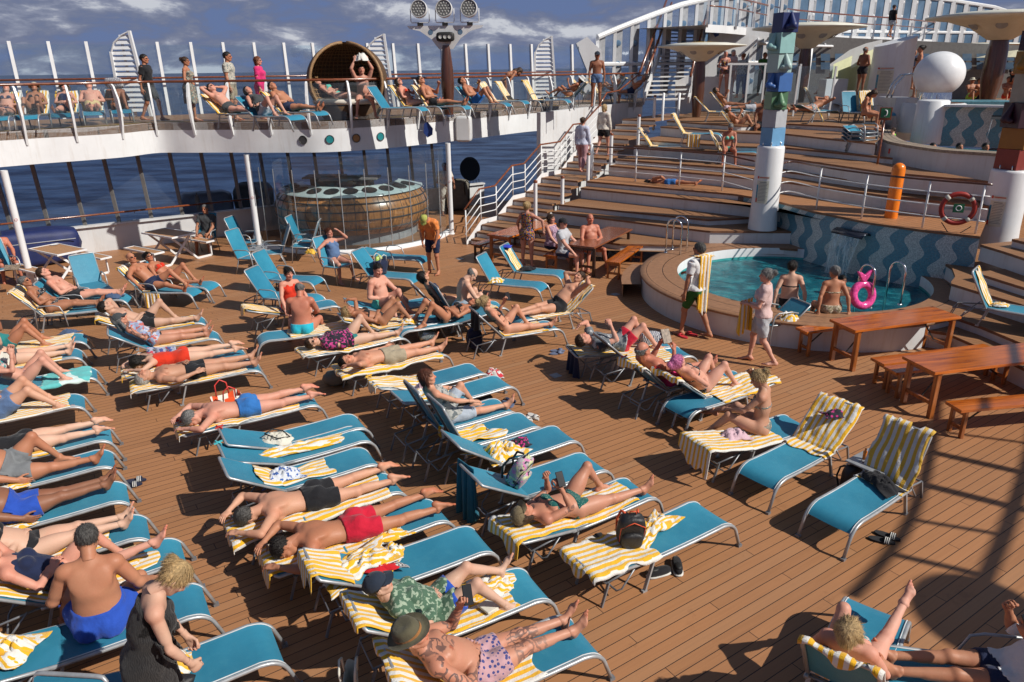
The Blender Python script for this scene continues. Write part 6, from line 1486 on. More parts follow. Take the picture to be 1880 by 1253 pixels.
# rising white screen wall with portholes (sea side)
T=thing('rising_screen_wall','white framed glass screen wall with a rising top beam and round holes','screen wall',(0,0,0))
ks=np.arange(21.3,34,.92);tops=[]
for i,k in enumerate(ks):
    p=pk(k);x=PR((*p,5))[0];yt=float(np.interp(x,[1065,1120,1180,1240,1300,1400],[82,58,33,10,-4,-12]));zt_=UPZ(np.array([*p,4.0]),yt);tops.append((*p,zt_))
for i in range(len(ks)-1):
    p=tops[i];q=tops[i+1];MB().beam((p[0],p[1],3.5),(p[0],p[1],p[2]),.16,.14).build('frame_post',M['white'],T)
    P0=np.array(p[:2]);P1=np.array(q[:2]);a1=P0+(P1-P0)*.45
    if i%1==0:MB().add([(*P0,3.5),(*a1,3.5),(*a1,p[2]+(q[2]-p[2])*.45),(*P0,p[2])],[(0,1,2,3)]).build('portholed_fin',M['grey_paint'],T)
    for zz in np.arange(4.1,p[2]-.4,.85):MB().sphere((*(P0+a1)/2-np.array([.02,.06]),zz),.13,12,8,(1,.25,1)).build('porthole',M['pane_blue'],T)
    MB().add([(*a1,3.5),(*P1,3.5),(*P1,q[2]),(*a1,p[2]+(q[2]-p[2])*.45)],[(0,1,2,3)]).build('screen_pane',M['glass_up'],T)
MB().tube([(x,y-.05,z_) for x,y,z_ in tops],.12,8).build('top_beam',M['white'],T);MB().tube([(x,y-.05,4.95) for x,y,z_ in tops],.09,6).build('transom',M['white'],T)
e0=tops[0];Yw=e0[1]-.4;wg=[RY(x,y,Yw) for x,y in((1058,80),(1078,68),(1092,82),(1104,92),(1108,140),(1086,190),(1068,190),(1078,130))];MB().plate(wg,(0,1,0),.5).build('end_wing',M['white'],T)
# long stairs to the top walkway
T=thing('long_stairs','long open stairs with brown handrails climbing to the high walkway','stairs',(0,0,0))
s0=RY(1222,200,31.5);s1=RY(1262,50,38.5);s0[2]=3.5;s1[2]=RY(1262,52,38.5)[2];dd=s1-s0;lat=np.array([.95,.30,0])
for i in range(18):
    p=s0+dd*(i+.5)/18;MB().add([p-lat,p+lat,p+lat+np.array([.12,.3,0]),p-lat+np.array([.12,.3,0])],[(0,1,2,3)]).build('stair_tread',M['oldwood'],T);MB().add([p-lat,p+lat,p+lat-np.array([0,0,.06]),p-lat-np.array([0,0,.06])],[(0,1,2,3)]).build('tread_nosing',M['white2'],T)
for q in(-1,1):MB().beam(s0+lat*q*1.05,s1+lat*q*1.05,.08,.28).build('stringer',M['white'],T)
for q,h in((-1.25,1.15),(-1.0,.95),(1.1,1.1)):MB().tube([s0+lat*q+np.array([0,0,h])-dd*.05,s1+lat*q+np.array([0,0,h])+dd*.06],.055,8).build('handrail',M['handrail'],T,True)
for i in range(7):
    for q in(-1.1,1.1):p=s0+dd*(i+.3)/7+lat*q;MB().tube([p,p+np.array([0,0,1.0])],.025,6).build('baluster',M['white'],T)
p=RY(1315,60,35.5);blue_panel(p,'small blue angular panel on the white deck house by the long stairs',1)
# glass bar screen behind the terrace loungers
T=thing('glass_screen','clear glass screen with white posts behind the top terrace loungers','screen',(0,0,0))
for i,x in enumerate((1336,1368,1398,1428,1462)):
    p=RY(x,190,31.0);zt_=RY(x,118,31.0)[2];MB().beam((*p[:2],2.97),(*p[:2],zt_),.07,.07).build('screen_post',M['white2'],T)
    if i<4:q=RY((1336,1368,1398,1428,1462)[i+1],190,31.0);MB().add([(*p[:2],3.05),(*q[:2],3.05),(*q[:2],zt_),(*p[:2],zt_)],[(0,1,2,3)]).build('glass_panel',M['glass_up'],T)
a=RY(1336,118,31.0);b_=RY(1462,118,31.0);MB().beam(a,b_,.06,.08).build('top_bar',M['white2'],T)
T=thing('glass_screen','clear glass screen with white posts left of the lemon slide','screen',(0,0,0))
for i,x in enumerate((1458,1524)):
    p=RY(x,190,29.0);zt_=RY(x,122,29.0)[2];MB().beam((*p[:2],2.97),(p[0]+.05,p[1],zt_),.06,.06).build('screen_post',M['white2'],T)
p=RY(1458,190,29);q=RY(1524,190,29);MB().add([(*p[:2],3.3),(*q[:2],3.3),(*q[:2],RY(1524,122,29)[2]),(*p[:2],RY(1458,122,29)[2])],[(0,1,2,3)]).build('glass_panel',M['glass_up'],T)
# striped parasol far right
p=RY(1858,150,40);T=thing('striped_parasol','pale yellow striped parasol behind the big shade post','parasol',(p[0],p[1],3.3),0);zp=RY(1858,92,40)[2]-3.3
M['parasol']=cloth('parasol_cloth',(.62,.58,.40),None);MB().lathe([(1.9,zp-.35),(1.0,zp-.12),(0,zp)],n=8).build('canopy',M['parasol'],T);MB().lathe([(.04,0),(.04,zp)],n=8).build('pole',M['white'],T)
# floor of the top terrace to the right and a far deck sheet
struct(MB().prism([tuple(NTP(27.2,TA-.5)[:2]),tuple(RY(1290,180,34)[:2]),tuple(RY(1880,180,60)[:2]),(40,60),(40,20),tuple(RY(1900,200,26)[:2]),tuple(RY(1620,200,27.5)[:2]),tuple(RY(1450,215,28)[:2])],2.5,2.985).build('top_terrace_floor',M['deck_up']))
# unseen gantry added outside the view, shaped to throw the long ladder shadow
g3=lambda x,y,h:G(x,y)+np.array([.906*h/.9,-.423*h/.9,h])
T=thing('shadow_gantry','unseen curved white gantry with cross bars, shaped for its ladder shadow','gantry',(0,0,0));H_=5.5
L1=[g3(x,y,H_) for x,y in((1610,1106),(1654,1053),(1699,987),(1725,921),(1740,854),(1749,788),(1752,700))];L2=[g3(x,y,H_) for x,y in((1830,1170),(1853,1080),(1880,1009),(1905,930),(1925,850),(1935,770),(1940,690))]
MB().tube(spline(L1,20),.05,8).build('gantry_tube',M['white'],T,True);MB().tube(spline(L2,20),.06,8).build('gantry_tube',M['white'],T,True)
for(x0,y0,x1,y1,r_) in((1752,797,1940,822,.035),(1752,838,1930,878,.075),(1745,900,1925,945,.075),(1712,962,1880,990,.04),(1676,1026,1858,1068,.05),(1752,740,1940,755,.04)):
    MB().tube([g3(x0,y0,H_),g3(x1,y1,H_)],r_,6).build('cross_bar',M['white'],T,True)
p=g3(1840,1140,7.0);T=thing('shade_umbrella','ivory disc shade beyond the lower right corner','shade',(p[0],p[1],0),0,'ivory disc shades on dark wooden posts');MB().lathe([(0,7.0),(.5,6.95),(.62,6.9),(.0,6.7)],n=36).build('disc',M['umbrella'],T,True);MB().lathe([(.18,0),(.22,3),(.16,6.8)],n=16).build('wooden_post',M['mastwood'],T,True)
# ------------------------------------------------------------- things stowed under the gallery
T=thing('covered_equipment','long equipment stack under a navy blue cover with grey band','cover',tuple(WP(-1.35,-.62)),rad(33.9))
b=superbox((-1.0,.0,.47),(3.6,.9,.96),5,24,12,noise=.04,seed=2);b.build('blue_cover',M['navy_cover'],T,True);MB().tube([(-2.75,-.452,.66),(.70,-.452,.66)],.014,5).build('grey_band',M['grey_paint'],T)
p=G(188,455);T=thing('round_wall_lamp','small round porthole lamp on a white bracket against the wall','lamp',(p[0],p[1],0),rad(33.9));MB().box((0,0,.2),(.26,.12,.4)).build('bracket',M['white2'],T,False,.02);MB().sphere((0,-.08,.42),.10,16,10,(1,.7,1)).build('lamp_globe',M['grey_paint'],T,True)
p=G(862,372);T=thing('stacked_tabletops','black round tabletops stacked on edge with folded metal legs','stacked tables',(p[0],p[1]+.8,0),rad(-30))
for i in range(4):MB().lathe([(.0,0),(.44,0),(.44,.03),(0,.03)],n=32,M=Matrix.Rotation(math.pi/2,3,'X')).build('round_top',M['black'],T).location=(-.05*i,.10*i,1.15)
for i in range(6):MB().tube([(-.25+.1*i,.05*i,.75),(-.35+.14*i,.1*i-.2,0)],.014,6).build('folded_leg',M['alu'],T)
p=G(845,395);T=thing('covered_trolley','khaki covered trolley beside the stacked tabletops','trolley',(p[0]-.15,p[1]+1.0,0),.3);superbox((0,0,.55),(.9,.7,1.1),4,20,12,noise=.05).build('cover',M['khaki'],T,True);MB().tube([(.3,-.4,.1),(.35,-.45,1.0),(.25,-.45,1.1),(.15,-.45,1.0),(.2,-.4,.6)],.018,6).build('handle',M['black'],T,True)
p=G(372,400,.2);T=thing('draped_crate','grey tarpaulin covered crate in the shade left of the bar','crate',(p[0],p[1]+.5,0),.5);superbox((0,0,.5),(1.7,1.0,1.0),5,20,12,noise=.05,seed=9).build('tarpaulin',M['grey_paint'],T,True)
p=G(455,395,.2);T=thing('draped_crate','dark khaki covered crate beside the white pole near the bar','crate',(p[0],p[1]+.8,0),.5);superbox((0,0,.6),(1.3,1.0,1.2),4,20,12,noise=.06,seed=5).build('tarpaulin',M['khaki'],T,True)
p=G(365,388,.8);tag(superbox((p[0],p[1],1.05),(.14,.12,.5),2.2,12,10,noise=.3,seed=8).build('stone_figure',M['oldwood'],None,True),'small pale carved figure on the covered crate','figurine')
# ------------------------------------------------------------- sky and sun
SAZ,SEL=-25.0,41.0
w=bpy.data.worlds.new('World');sc.world=w;w.use_nodes=True;nt=w.node_tree;N=nt.nodes;Lk=nt.links;N.clear()
out_=N.new('ShaderNodeOutputWorld');bg=N.new('ShaderNodeBackground');bg2=N.new('ShaderNodeBackground');mix_=N.new('ShaderNodeMixShader');sky=N.new('ShaderNodeTexSky');sky.sky_type='NISHITA';sky.sun_disc=False
sky.sun_elevation=rad(SEL);sky.sun_rotation=rad(90-SAZ);sky.air_density=1.0;sky.dust_density=.6;sky.ozone_density=2.0
Lk.new(sky.outputs[0],bg.inputs[0]);bg.inputs[1].default_value=.058
tc_=N.new('ShaderNodeTexCoord');sp=N.new('ShaderNodeSeparateXYZ');Lk.new(tc_.outputs['Generated'],sp.inputs[0])
mpn=N.new('ShaderNodeMapping');mpn.inputs['Scale'].default_value=(4.0,4.0,12.0);mpn.inputs['Location'].default_value=(1.3,.4,.35);Lk.new(tc_.outputs['Generated'],mpn.inputs[0])
nz=N.new('ShaderNodeTexNoise');nz.inputs['Scale'].default_value=2.4;nz.inputs['Detail'].default_value=8;nz.inputs['Roughness'].default_value=.6;nz.inputs['Distortion'].default_value=.25;Lk.new(mpn.outputs[0],nz.inputs['Vector'])
cr=N.new('ShaderNodeValToRGB');Lk.new(nz.outputs[0],cr.inputs[0]);e_=cr.color_ramp.elements;e_[0].position=.40;e_[0].color=(.12,.175,.35,1);e_[1].position=.64;e_[1].color=(.58,.60,.66,1)
for pos,c_ in((.46,(.135,.17,.30,1)),(.52,(.17,.195,.30,1)),(.57,(.25,.275,.38,1))):x_=cr.color_ramp.elements.new(pos);x_.color=c_
Lk.new(cr.outputs[0],bg2.inputs[0]);bg2.inputs[1].default_value=1.0
mr=N.new('ShaderNodeMapRange');Lk.new(sp.outputs[2],mr.inputs[0]);mr.inputs[1].default_value=.22;mr.inputs[2].default_value=.45;mr.inputs[3].default_value=.95;mr.inputs[4].default_value=.15
Lk.new(mr.outputs[0],mix_.inputs[0]);Lk.new(bg.outputs[0],mix_.inputs[1]);Lk.new(bg2.outputs[0],mix_.inputs[2]);Lk.new(mix_.outputs[0],out_.inputs[0])
sl=bpy.data.lights.new('sun','SUN');sl.energy=5.0;sl.angle=rad(.55);sl.color=(1,.945,.86);so_=bpy.data.objects.new('sun',sl);COL.objects.link(so_)
dv=Vector((math.cos(rad(SEL))*math.cos(rad(SAZ)),math.cos(rad(SEL))*math.sin(rad(SAZ)),math.sin(rad(SEL))));so_.rotation_euler=dv.to_track_quat('Z','Y').to_euler();so_.location=(20,-10,30)
sc.view_settings.view_transform='Standard';sc.view_settings.look='None';sc.view_settings.exposure=0;sc.view_settings.gamma=1
sc.cycles.max_bounces=6;sc.cycles.transparent_max_bounces=16;sc.cycles.diffuse_bounces=3;sc.cycles.glossy_bounces=3;sc.cycles.caustics_reflective=False;sc.cycles.caustics_refractive=False
# ------------------------------------------------------------- the deck's furniture and people
S=lounger
LG=dict(flat=((1,-1,5),(1,-2,5)),kneeL=((48,-58,7),(1,-1,7)),kneeR=((1,-1,7),(48,-58,7)),knees=((50,-60,7),(46,-56,8)),prone=((-1,1,5),(-1,0,7)),stand=((-88,-92,3),(-91,-91,4)),walk=((-70,-86,2),(-100,-118,2)),walk2=((-98,-122,2),(-74,-86,2)),
          sit=((-4,-86,9),(-4,-88,9)),sitw=((0,-80,24),(0,-84,24)),hug=((38,-62,8),(34,-66,8)),cross=((12,-38,50,0,-30),(10,-40,50,0,-35)),flat2=((4,-4,1),(6,-5,-4)),bendk=((30,-28,6),(38,-50,9)))
def lie(L,label,u=.12,v=0.0,leg='flat',tau=None,dz=.112,psi=0,**k):
    p=LP(L,u,v);k.setdefault('h',1.80 if k.get('sex','m')=='m' else 1.68)
    pr=k.get('prone',False);t_=tau if tau is not None else(3 if pr else L.b+3)
    return person(label,(p[0],p[1],L.z+SZ+dz),L.t+rad(psi),tau=t_,legs=LG[leg] if isinstance(leg,str) else leg,**k)
def stand(px,py,z,label,psi,leg='stand',**k):
    p=G(px,py,z);k.setdefault('h',1.82 if k.get('sex','m')=='m' else 1.70);return person(label,tuple(p),rad(psi),legs=LG[leg] if isinstance(leg,str) else leg,gz=z,**k)
def sitp(p,label,psi,leg='sit',**k):
    k.setdefault('h',1.80 if k.get('sex','m')=='m' else 1.68);return person(label,tuple(p),rad(psi),legs=LG[leg] if isinstance(leg,str) else leg,**k)
BT=lambda a,b=None:[('bikini_top',a),('bikini_bottom',b or a)]
# --- middle column, front to back
m9=S(1097,1203,27,38,'sun lounger under the tattooed man in the felt hat');towel(m9,'striped towel under the tattooed man in the felt hat',-.68,.62,.56,seed=3,over=.04)
P9=lie(m9,'tattooed man in a brown felt hat and pink printed trunks looking at his phone',leg='flat2',arms='PB',skin='tattoo_legs',wear=[('shorts','pinkprint')],hat=('fedora','olive'),hair='fringe',haircol='grey',head=(22,-30),fat=.5)
q=P9['hands'][0]
def inhand(P,i,d,mat,name,label,cat,tilt=(.9,0,.4),off=(.03,0,.03)):
    M4=Matrix.Rotation(P['ob'].rotation_euler.z,4,'Z');h_=M4@Vector(tuple(P['hands'][i]))+P['ob'].location;return slab(name,tuple(h_+Vector(off)),d,mat,label,cat,tilt,.004)
inhand(P9,0,(.08,.155,.012),'phone','phone','black phone held by the tattooed man in the felt hat','phone',(.9,.2,.5))
m8=S(1006,1102,28,34,'sun lounger under the woman in the navy cap with both knees raised');towel(m8,'striped towel under the woman in the navy cap and green leaf top',-.68,.85,.50,seed=5,over=.05)
lie(m8,'woman in a navy cap and green leaf print top with bent knees',leg='bendk',sex='f',arms='BB',wear=[('tshirt','palm'),('shorts','royal')],hat=('cap','capnavy'),hair='short',haircol='dark',head=(25,-15),skin='pale',fat=.3)
heap(LP(m8,.72,.13,.01),(.5,.34),'bunched striped towel beside the shins of the woman in the navy cap',6,h=.07,rz=m8.t)
slab('open_book',tuple(LP(m8,.62,-.12,.045)),(.22,.15,.022),'page','thick paperback book lying on the towel of the woman in the navy cap','book',(0,.03,m8.t+.25))
tote(LP(m9,-.95,.42)*np.array([1,1,0]),m9.t+1.2,'white canvas bag with dark bands hanging between the two front loungers',bands='cloth_navy',w=.36,h=.36,d=.08)
m7=S(903,1015,29,30,'empty sun lounger with a red garment and bunched striped towels, before the navy cap lounger');heap(LP(m7,-.18,.02,.03),(.62,.34),'bunched striped towel trailing down the back rest beside the red garment',11,h=.08,rz=m7.t+.3);heap(LP(m7,.16,.13,.01),(.50,.30),'bunched striped towel with a raised corner behind the red garment',12,h=.12,rz=m7.t+.6)
towel(m7,'striped towel strip folded over the head end behind the red shorts man',-.68,-.30,.50,seed=9,over=.10)
heap(LP(m7,-.02,-.03,.07),(.42,.14),'red garment lying on a striped towel',14,'cloth_red',m7.t-.5,.05,'garment','clothing');heap(LP(m7,.10,.04,.07),(.34,.16),'fine black and white striped garment under the red one',15,'cloth_thinstripe',m7.t-.4,.05,'garment','clothing')
m6=S(822,958,30,0,'sun lounger under the prone man in crimson shorts');towel(m6,'striped towel under the prone man in crimson shorts',-.66,.55,.50,seed=13,over=.18,rot=-.05);heap(LP(m6,.42,-.17,.01),(.5,.2),'striped towel edge crumpled at the hip of the man in crimson shorts',16,h=.05,rz=m6.t)
lie(m6,'man lying face down in crimson swim shorts with his head on his arms',u=.16,leg='prone',prone=True,arms='UU',skin='tan',wear=[('shorts','crimson')],haircol='dark',head=(-8,25))
m5=S(737,905,31,0,'sun lounger under the prone man in black shorts');towel(m5,'long striped towel under the prone man in black shorts',-.66,.95,.56,seed=17,over=.12,v=-.03,rot=.04)
lie(m5,'man lying face down in black shorts with his arms folded round his grey flecked head',u=.17,leg='prone',prone=True,arms='UU',skin='mid',wear=[('shorts','black')],haircol='silverdark',head=(-6,-25))
m4=S(692,854,31,32,'empty sun lounger carrying a blue floral shirt on a striped towel');towel(m4,'striped towel laid across the seat under the blue floral shirt',-.28,.60,.40,seed=19,rough=1.4);heap(LP(m4,.05,.0,.05),(.42,.30),'crumpled blue and white floral shirt on a striped towel',21,'cloth_bluefloral',m4.t,.09,'garment','clothing')
m3=S(679,811,31,20,'empty sun lounger with a long twisted striped towel');heap(LP(m3,.10,.02,.015),(1.35,.26),'long twisted striped towel running along an empty lounger',23,h=.07,rz=m3.t)
m2=S(670,787,31,22,'empty sun lounger carrying a white and black shopping bag');heap(LP(m2,.02,-.02,.02),(.42,.30),'flattened white shopping bag with black handles on a teal lounger',25,'bag_canvas',m2.t-.5,.10,'shopping_bag','bag');tag(MB().tube([LP(m2,-.14,-.02,.10),LP(m2,-.02,.05,.15),LP(m2,.10,.0,.14),LP(m2,.16,-.1,.08),LP(m2,.0,-.13,.11),LP(m2,-.14,-.02,.10)],.009,6).build('bag_strap',M['black'],None,True),'black strap looping over the flattened white shopping bag','strap')
m1=S(583,745,31,0,'sun lounger under the prone man in blue briefs');towel(m1,'striped towel under the prone man in blue briefs',-.66,.85,.54,seed=27,over=.12,v=.03)
lie(m1,'man with grey hair lying face down in blue briefs beside a red bag',u=.17,leg='prone',prone=True,arms='UU',skin='pink',wear=[('trunks','blue')],haircol='grey',head=(-8,10))
tote(LP(m1,.0,.36)*np.array([1,1,0])+np.array([0,0,.12]),m1.t+.2,'red and white striped beach bag with red handles beyond the man in blue briefs','bag_redstripe',w=.40,h=.40,d=.20,handle='clip_red')
m0=S(474,681,28,0,'sun lounger under the white haired man lying on his back');towel(m0,'striped towel under the white haired man',-.66,.95,.52,seed=29,over=.10)
lie(m0,'white haired man lying on his back in black trunks with one arm hanging',u=.17,leg='flat',tau=3,arms='BO',skin='mid',wear=[('trunks','black')],haircol='white',head=(-14,0))
m0b=S(448,656,29,0,'sun lounger under the woman in the red swimsuit');towel(m0b,'striped towel under the woman in the red swimsuit',-.66,.5,.5,seed=31,over=.08)
lie(m0b,'black haired woman lying face down in a red swimsuit',u=.17,leg='prone',prone=True,sex='f',arms='UU',skin='pale',wear=[('swimsuit','red')],hair='bob',haircol='dark')
mm2=S(398,623,27,33,'sun lounger under the woman in the dark cap and printed scarf');towel(mm2,'striped towel under the woman in the dark cap',.05,.95,.46,seed=33)
lie(mm2,'grey haired woman in a dark cap with a printed scarf over her chest',leg='flat',sex='f',arms='BB',skin='tattoo',wear=[('tank','scarfprint'),('bikini_bottom','black')],hair='long',haircol='grey',hat=('cap','charcoal'),head=(25,10),glasses=True)
hang(LP(mm2,-.05,-.26,.02),LP(mm2,.42,-.29,0),.24,'multicoloured silk scarf hanging over the rail below the dark cap woman','cloth_silk',3,'scarf','scarf')
mm3=S(372,594,27,28,'sun lounger under the man with one raised knee beyond the dark cap woman');towel(mm3,'striped towel under the man with one raised knee',-.68,1.0,.5,seed=35,over=.05)
lie(mm3,'man in black trunks with one raised knee beyond the woman in the dark cap',leg='kneeL',arms='HB',skin='pale',wear=[('trunks','black')],haircol='dark',head=(10,0))
heap(LP(mm3,.8,-.12,.02),(.26,.14),'small dark bag by the feet of the man with one raised knee',7,'bag_black',0,.09,'pouch','bag')
# --- right hand middle column
ra_=S(1345,963,32,6,'empty sun lounger with a black rucksack on a striped towel, above the black clogs');towel(ra_,'striped towel spread at the head end under the black rucksack',-.66,.12,.56,seed=37,rough=1.3,over=.06);heap(LP(ra_,.30,.10,.01),(.62,.24),'twisted striped towel beside the black rucksack',39,h=.10,rz=ra_.t+.35)
backpack(LP(ra_,-.02,.06,.02),ra_.t-.5,'black rucksack with orange straps lying on a striped towel',lean=18,s=.92,accent='bag_orange',strap='bag_orange')
clogs(G(1228,1050),.25,'pair of black clogs with white soles under the lounger edge');heap(G(1075,1010),(.26,.18),'crumpled denim cloth on the deck by the lounger head',9,'cloth_denim',0,.06,'garment','clothing');flipflops(G(1095,998),.5,'grey sandals beside the crumpled denim cloth','sandal_white','cloth_black',kind='s')
r0=S(1206,915,32,8,'sun lounger under the woman in the green print bikini');towel(r0,'striped towel under the woman in the green print bikini',-.66,.92,.50,seed=41,over=.16)
PX=lie(r0,'woman in a green print bikini and patchwork cap holding a phone over her belly',u=.14,leg=((46,-57,8),(1,-1,8)),sex='f',tau=8,arms='PP',skin='tattoo',wear=BT('green_leaf'),hat=('cap','wood_cap'),hair='bob',haircol='brown',head=(5,0),fat=.4)
inhand(PX,1,(.08,.155,.012),'phone','phone','black phone held by the woman in the green print bikini','phone')
r1=S(1117,865,30,30,'empty sun lounger carrying the graffiti print backpack');backpack(LP(r1,-.05,.03,.03),r1.t+.5,'graffiti print backpack in pink grey and black on a teal lounger','bag_floral',lean=30,s=.95)
hang(LP(r1,-.66,.30,.06),LP(r1,-.60,.02,.07),.74,'dark teal towel hanging down behind the graffiti backpack lounger','towel_teal',5,flare=.05)
r2=S(1061,811,30,34,'empty sun lounger with a striped towel and a dark floral garment');heap(LP(r2,.12,-.02,.015),(.52,.36),'bunched striped towel beside the dark floral garment',43,h=.13,rz=r2.t+.2);heap(LP(r2,.42,.04,.02),(.26,.18),'black and pink floral garment poking from a striped towel',45,'cloth_darkfloral',r2.t,.08,'garment','clothing')
r3=S(993,785,30,65,'empty sun lounger with raised back rest right behind the woman in pale trousers');towel(r3,'rumpled striped towel on the seat beside the dark floral garment lounger',.0,.55,.46,seed=47,rough=2.4)
r4=S(945,757,30,64,'sun lounger under the woman in pale cropped trousers');lie(r4,'brown haired woman in pale cropped trousers reclining with one knee raised',u=.2,tau=62,leg='kneeL',sex='f',arms='LL',skin='mid',wear=[('tank','shirtprint'),('longshorts','pants_light')],hair='bob',haircol='auburn',head=(15,-30))
hang(LP(r4,-.12,-.28,.0),LP(r4,.15,-.29,.0),.18,'striped towel corner hanging below the seat of the woman in pale trousers',seed=7)
r5=S(944,711,31,14,'empty teal sun lounger with a black handbag beneath its foot end');r6=S(894,687,31,14,'empty teal sun lounger beyond the one with the black handbag');towel(r6,'striped towel spread over the head of the far empty lounger',-.68,.15,.56,seed=49,rough=1.6,over=.05);heap(LP(r5,-.15,.05,.02),(.62,.40),'bunched striped towel behind the brown haired woman',51,h=.11,rz=r5.t);superbox((*G(862,750)[:2],.12),(.42,.24,.22),3,16,10,rz=.5,noise=.1,seed=2);heap(LP(r5,-.2,.16,.05),(.2,.18),'pale pink cap on a striped towel behind the brown haired woman',4,'cloth_pink',0,.12,'cap','cap')
tag(superbox((*G(878,752)[:2],.13),(.44,.26,.24),3,16,10,rz=.5,noise=.1,seed=2).build('handbag',M['bag_black'],None,True),'black handbag on the deck under a teal lounger','bag');flipflops(G(933,742),1.2,'dark blue rubber sandals under a teal foot end','sandal_blue','cloth_navy',kind='s');flipflops(G(972,768),-.9,'white strap sandals on the deck beside the loungers','sandal_white','sandal_white',kind='s');heap(G(905,690),(.3,.2),'small red and white striped pouch beyond a teal lounger',8,'cloth_redwhite',0,.12,'pouch','bag')
r7=S(820,652,33,3,'sun lounger under the man in beige shorts');towel(r7,'striped towel under the man in beige shorts',-.66,1.05,.56,seed=53,over=.03,v=-.03)
lie(r7,'dark haired man in beige shorts lying back with an arm behind his head',u=.15,tau=5,leg='flat',arms='SH',skin='mid',wear=[('shorts','khaki')],haircol='dark',head=(0,-40))
r8=S(745,622,33,3,'sun lounger under the woman in the magenta leaf print top');towel(r8,'striped towel under the woman in the magenta leaf print top',-.66,1.0,.54,seed=55,over=.08)
lie(r8,'woman in a magenta leaf print top with sunglasses and one raised knee',u=.15,tau=5,leg='kneeL',sex='f',arms='BB',skin='pale',wear=[('tshirt','magenta_leaf'),('bikini_bottom','teal')],hair='short',haircol='brown',head=(0,-35),glasses=True,fat=.6)
tag(superbox((*G(618,706)[:2],.12),(.42,.26,.24),2.6,16,10,rz=.4,noise=.14,seed=3).build('rucksack',M['bag_olive'],None,True),'olive grey rucksack on the deck below the man in beige shorts','bag')
# --- centre group
c1=S(483,630,203,3,'sun lounger under the broad backed man in aqua briefs',side=1);towel(c1,'striped towel trailing behind the man in aqua briefs',-.66,.60,.50,seed=57,over=.12)
sitp(LP(c1,.38,.0,.13),'broad backed bald man in aqua briefs sitting with his back to the camera',96,((5,-72,22),(5,-72,22)),tau=98,tau2=108,arms='KK',skin='red',wear=[('brief','aqua')],hair='fringe',haircol='grey',fat=.8,head=(15,0))
c2=S(622,563,28,16,'sun lounger facing the broad backed man in aqua briefs',arms=False);towel(c2,'folded striped towel with a beige cover on the head end near the broad backed man',-.68,.05,.46,seed=59,over=.12)
sitp(LP(c2,.22,.02,.13),'dark haired woman in a red strap swimsuit facing the broad backed man',-50,((5,-70,12),(5,-70,12)),sex='f',tau=96,arms='LL',skin='pink',wear=[('swimsuit','red')],hair='bun',haircol='dark',fat=.7)
c3=S(752,515,-22,52,'empty sun lounger with a lime float and a blue and white cooler bag',side=-1);tag(superbox(LP(c3,.08,.12,.20),(.10,.26,.42),3,16,10,rz=c3.t,noise=.08).build('float_toy',M['towel_lime'],None,True),'lime green inflatable float leaning on the back rest','float');T=tote(LP(c3,.22,-.04,.02),c3.t+1.3,'navy and white cooler bag leaning beside the lime float','cloth_navy',w=.36,h=.32,d=.16,handle='cloth_white')
c4=S(768,480,-20,10,'low empty sun lounger with arm hoops beyond the lime float',side=-1,arms=True)
c5=S(985,531,-24,58,'empty sun lounger nearest the woman in the floral swim dress',side=-1);heap(LP(c5,.06,-.1,.02),(.34,.28),'small striped towel draped at the hinge of an empty lounger',61,h=.09)
c6=S(1024,508,-24,56,'sun lounger holding a blue garment and a striped towel on its back rest',side=-1);towel(c6,'striped towel hung down the back rest below the blue garment',-.5,.22,.30,seed=63,v=0,rough=1.2);heap(LP(c6,-.56,0,.04),(.26,.24),'royal blue garment hung over the top of a back rest',64,'towel_blue',0,.05,'garment','clothing');heap(LP(c6,.22,-.02,.02),(.4,.22),'black garment on the lounger behind the floral swim dress woman',65,'cloth_black',.3,.08,'garment','clothing')
c7=S(958,592,208,40,'sun lounger under the man with both hands behind his head',side=1);towel(c7,'striped towel under the man with both hands behind his head',-.68,.8,.52,seed=67,over=.03)
lie(c7,'man in black trunks reclining with both hands behind his head',leg='flat2',arms='HH',skin='mid',wear=[('trunks','black')],haircol='brown',head=(12,10),fat=.5)
c8=S(1029,605,22,46,'sun lounger under the blonde woman looking at her phone');towel(c8,'striped towel under the blonde woman looking at her phone',-.1,.85,.5,seed=69)
P8=lie(c8,'blonde woman in a black bikini looking at her phone with one knee up',leg='kneeL',sex='f',arms='PB',skin='mid',wear=BT('black'),hair='updo',haircol='blonde',head=(22,0));inhand(P8,0,(.08,.155,.012),'phone','phone','black phone held by the blonde woman with one knee up','phone')
hang(LP(c8,-.67,-.26,.03),LP(c8,-.62,.26,.03),.36,'black cloth with a beaded edge hung behind the blonde woman','cloth_black',9,'garment','clothing')
c9=S(930,566,25,62,'sun lounger under the bald man sitting forward');towel(c9,'striped towel under the bald man sitting forward',.0,.9,.5,seed=71);sitp(LP(c9,.24,.0,.12),'bald man in pale trunks sitting forward over his knees',20,'hug',tau=96,tau2=112,arms='KK',skin='pale',wear=[('trunks','lightblue')],hair='fringe',haircol='grey',head=(28,0),h=1.78)
backpack(G(872,640),.4,'dark navy backpack standing under the bald man\'s lounger','cloth_navy',s=.9)
c9b=S(905,560,25,50,'sun lounger with a patterned wrap on its back rest beyond the bald man');sitp(LP(c9b,.12,.1,.12),'dark haired person half hidden behind the bald man',20,'flat',tau=58,sex='f',arms='BB',skin='mid',wear=BT('navy'),hair='bob',haircol='dark')
c10=S(800,590,24,22,'sun lounger under the blonde woman with an arm over her head',side=-1);towel(c10,'striped towel under the blonde woman with an arm over her head',-.64,.7,.5,seed=73)
lie(c10,'blonde woman with an arm over her head and both knees up',leg='knees',sex='f',arms='EB',skin='tan',wear=BT('black'),hair='updo',haircol='blonde',head=(0,0),tau=20)
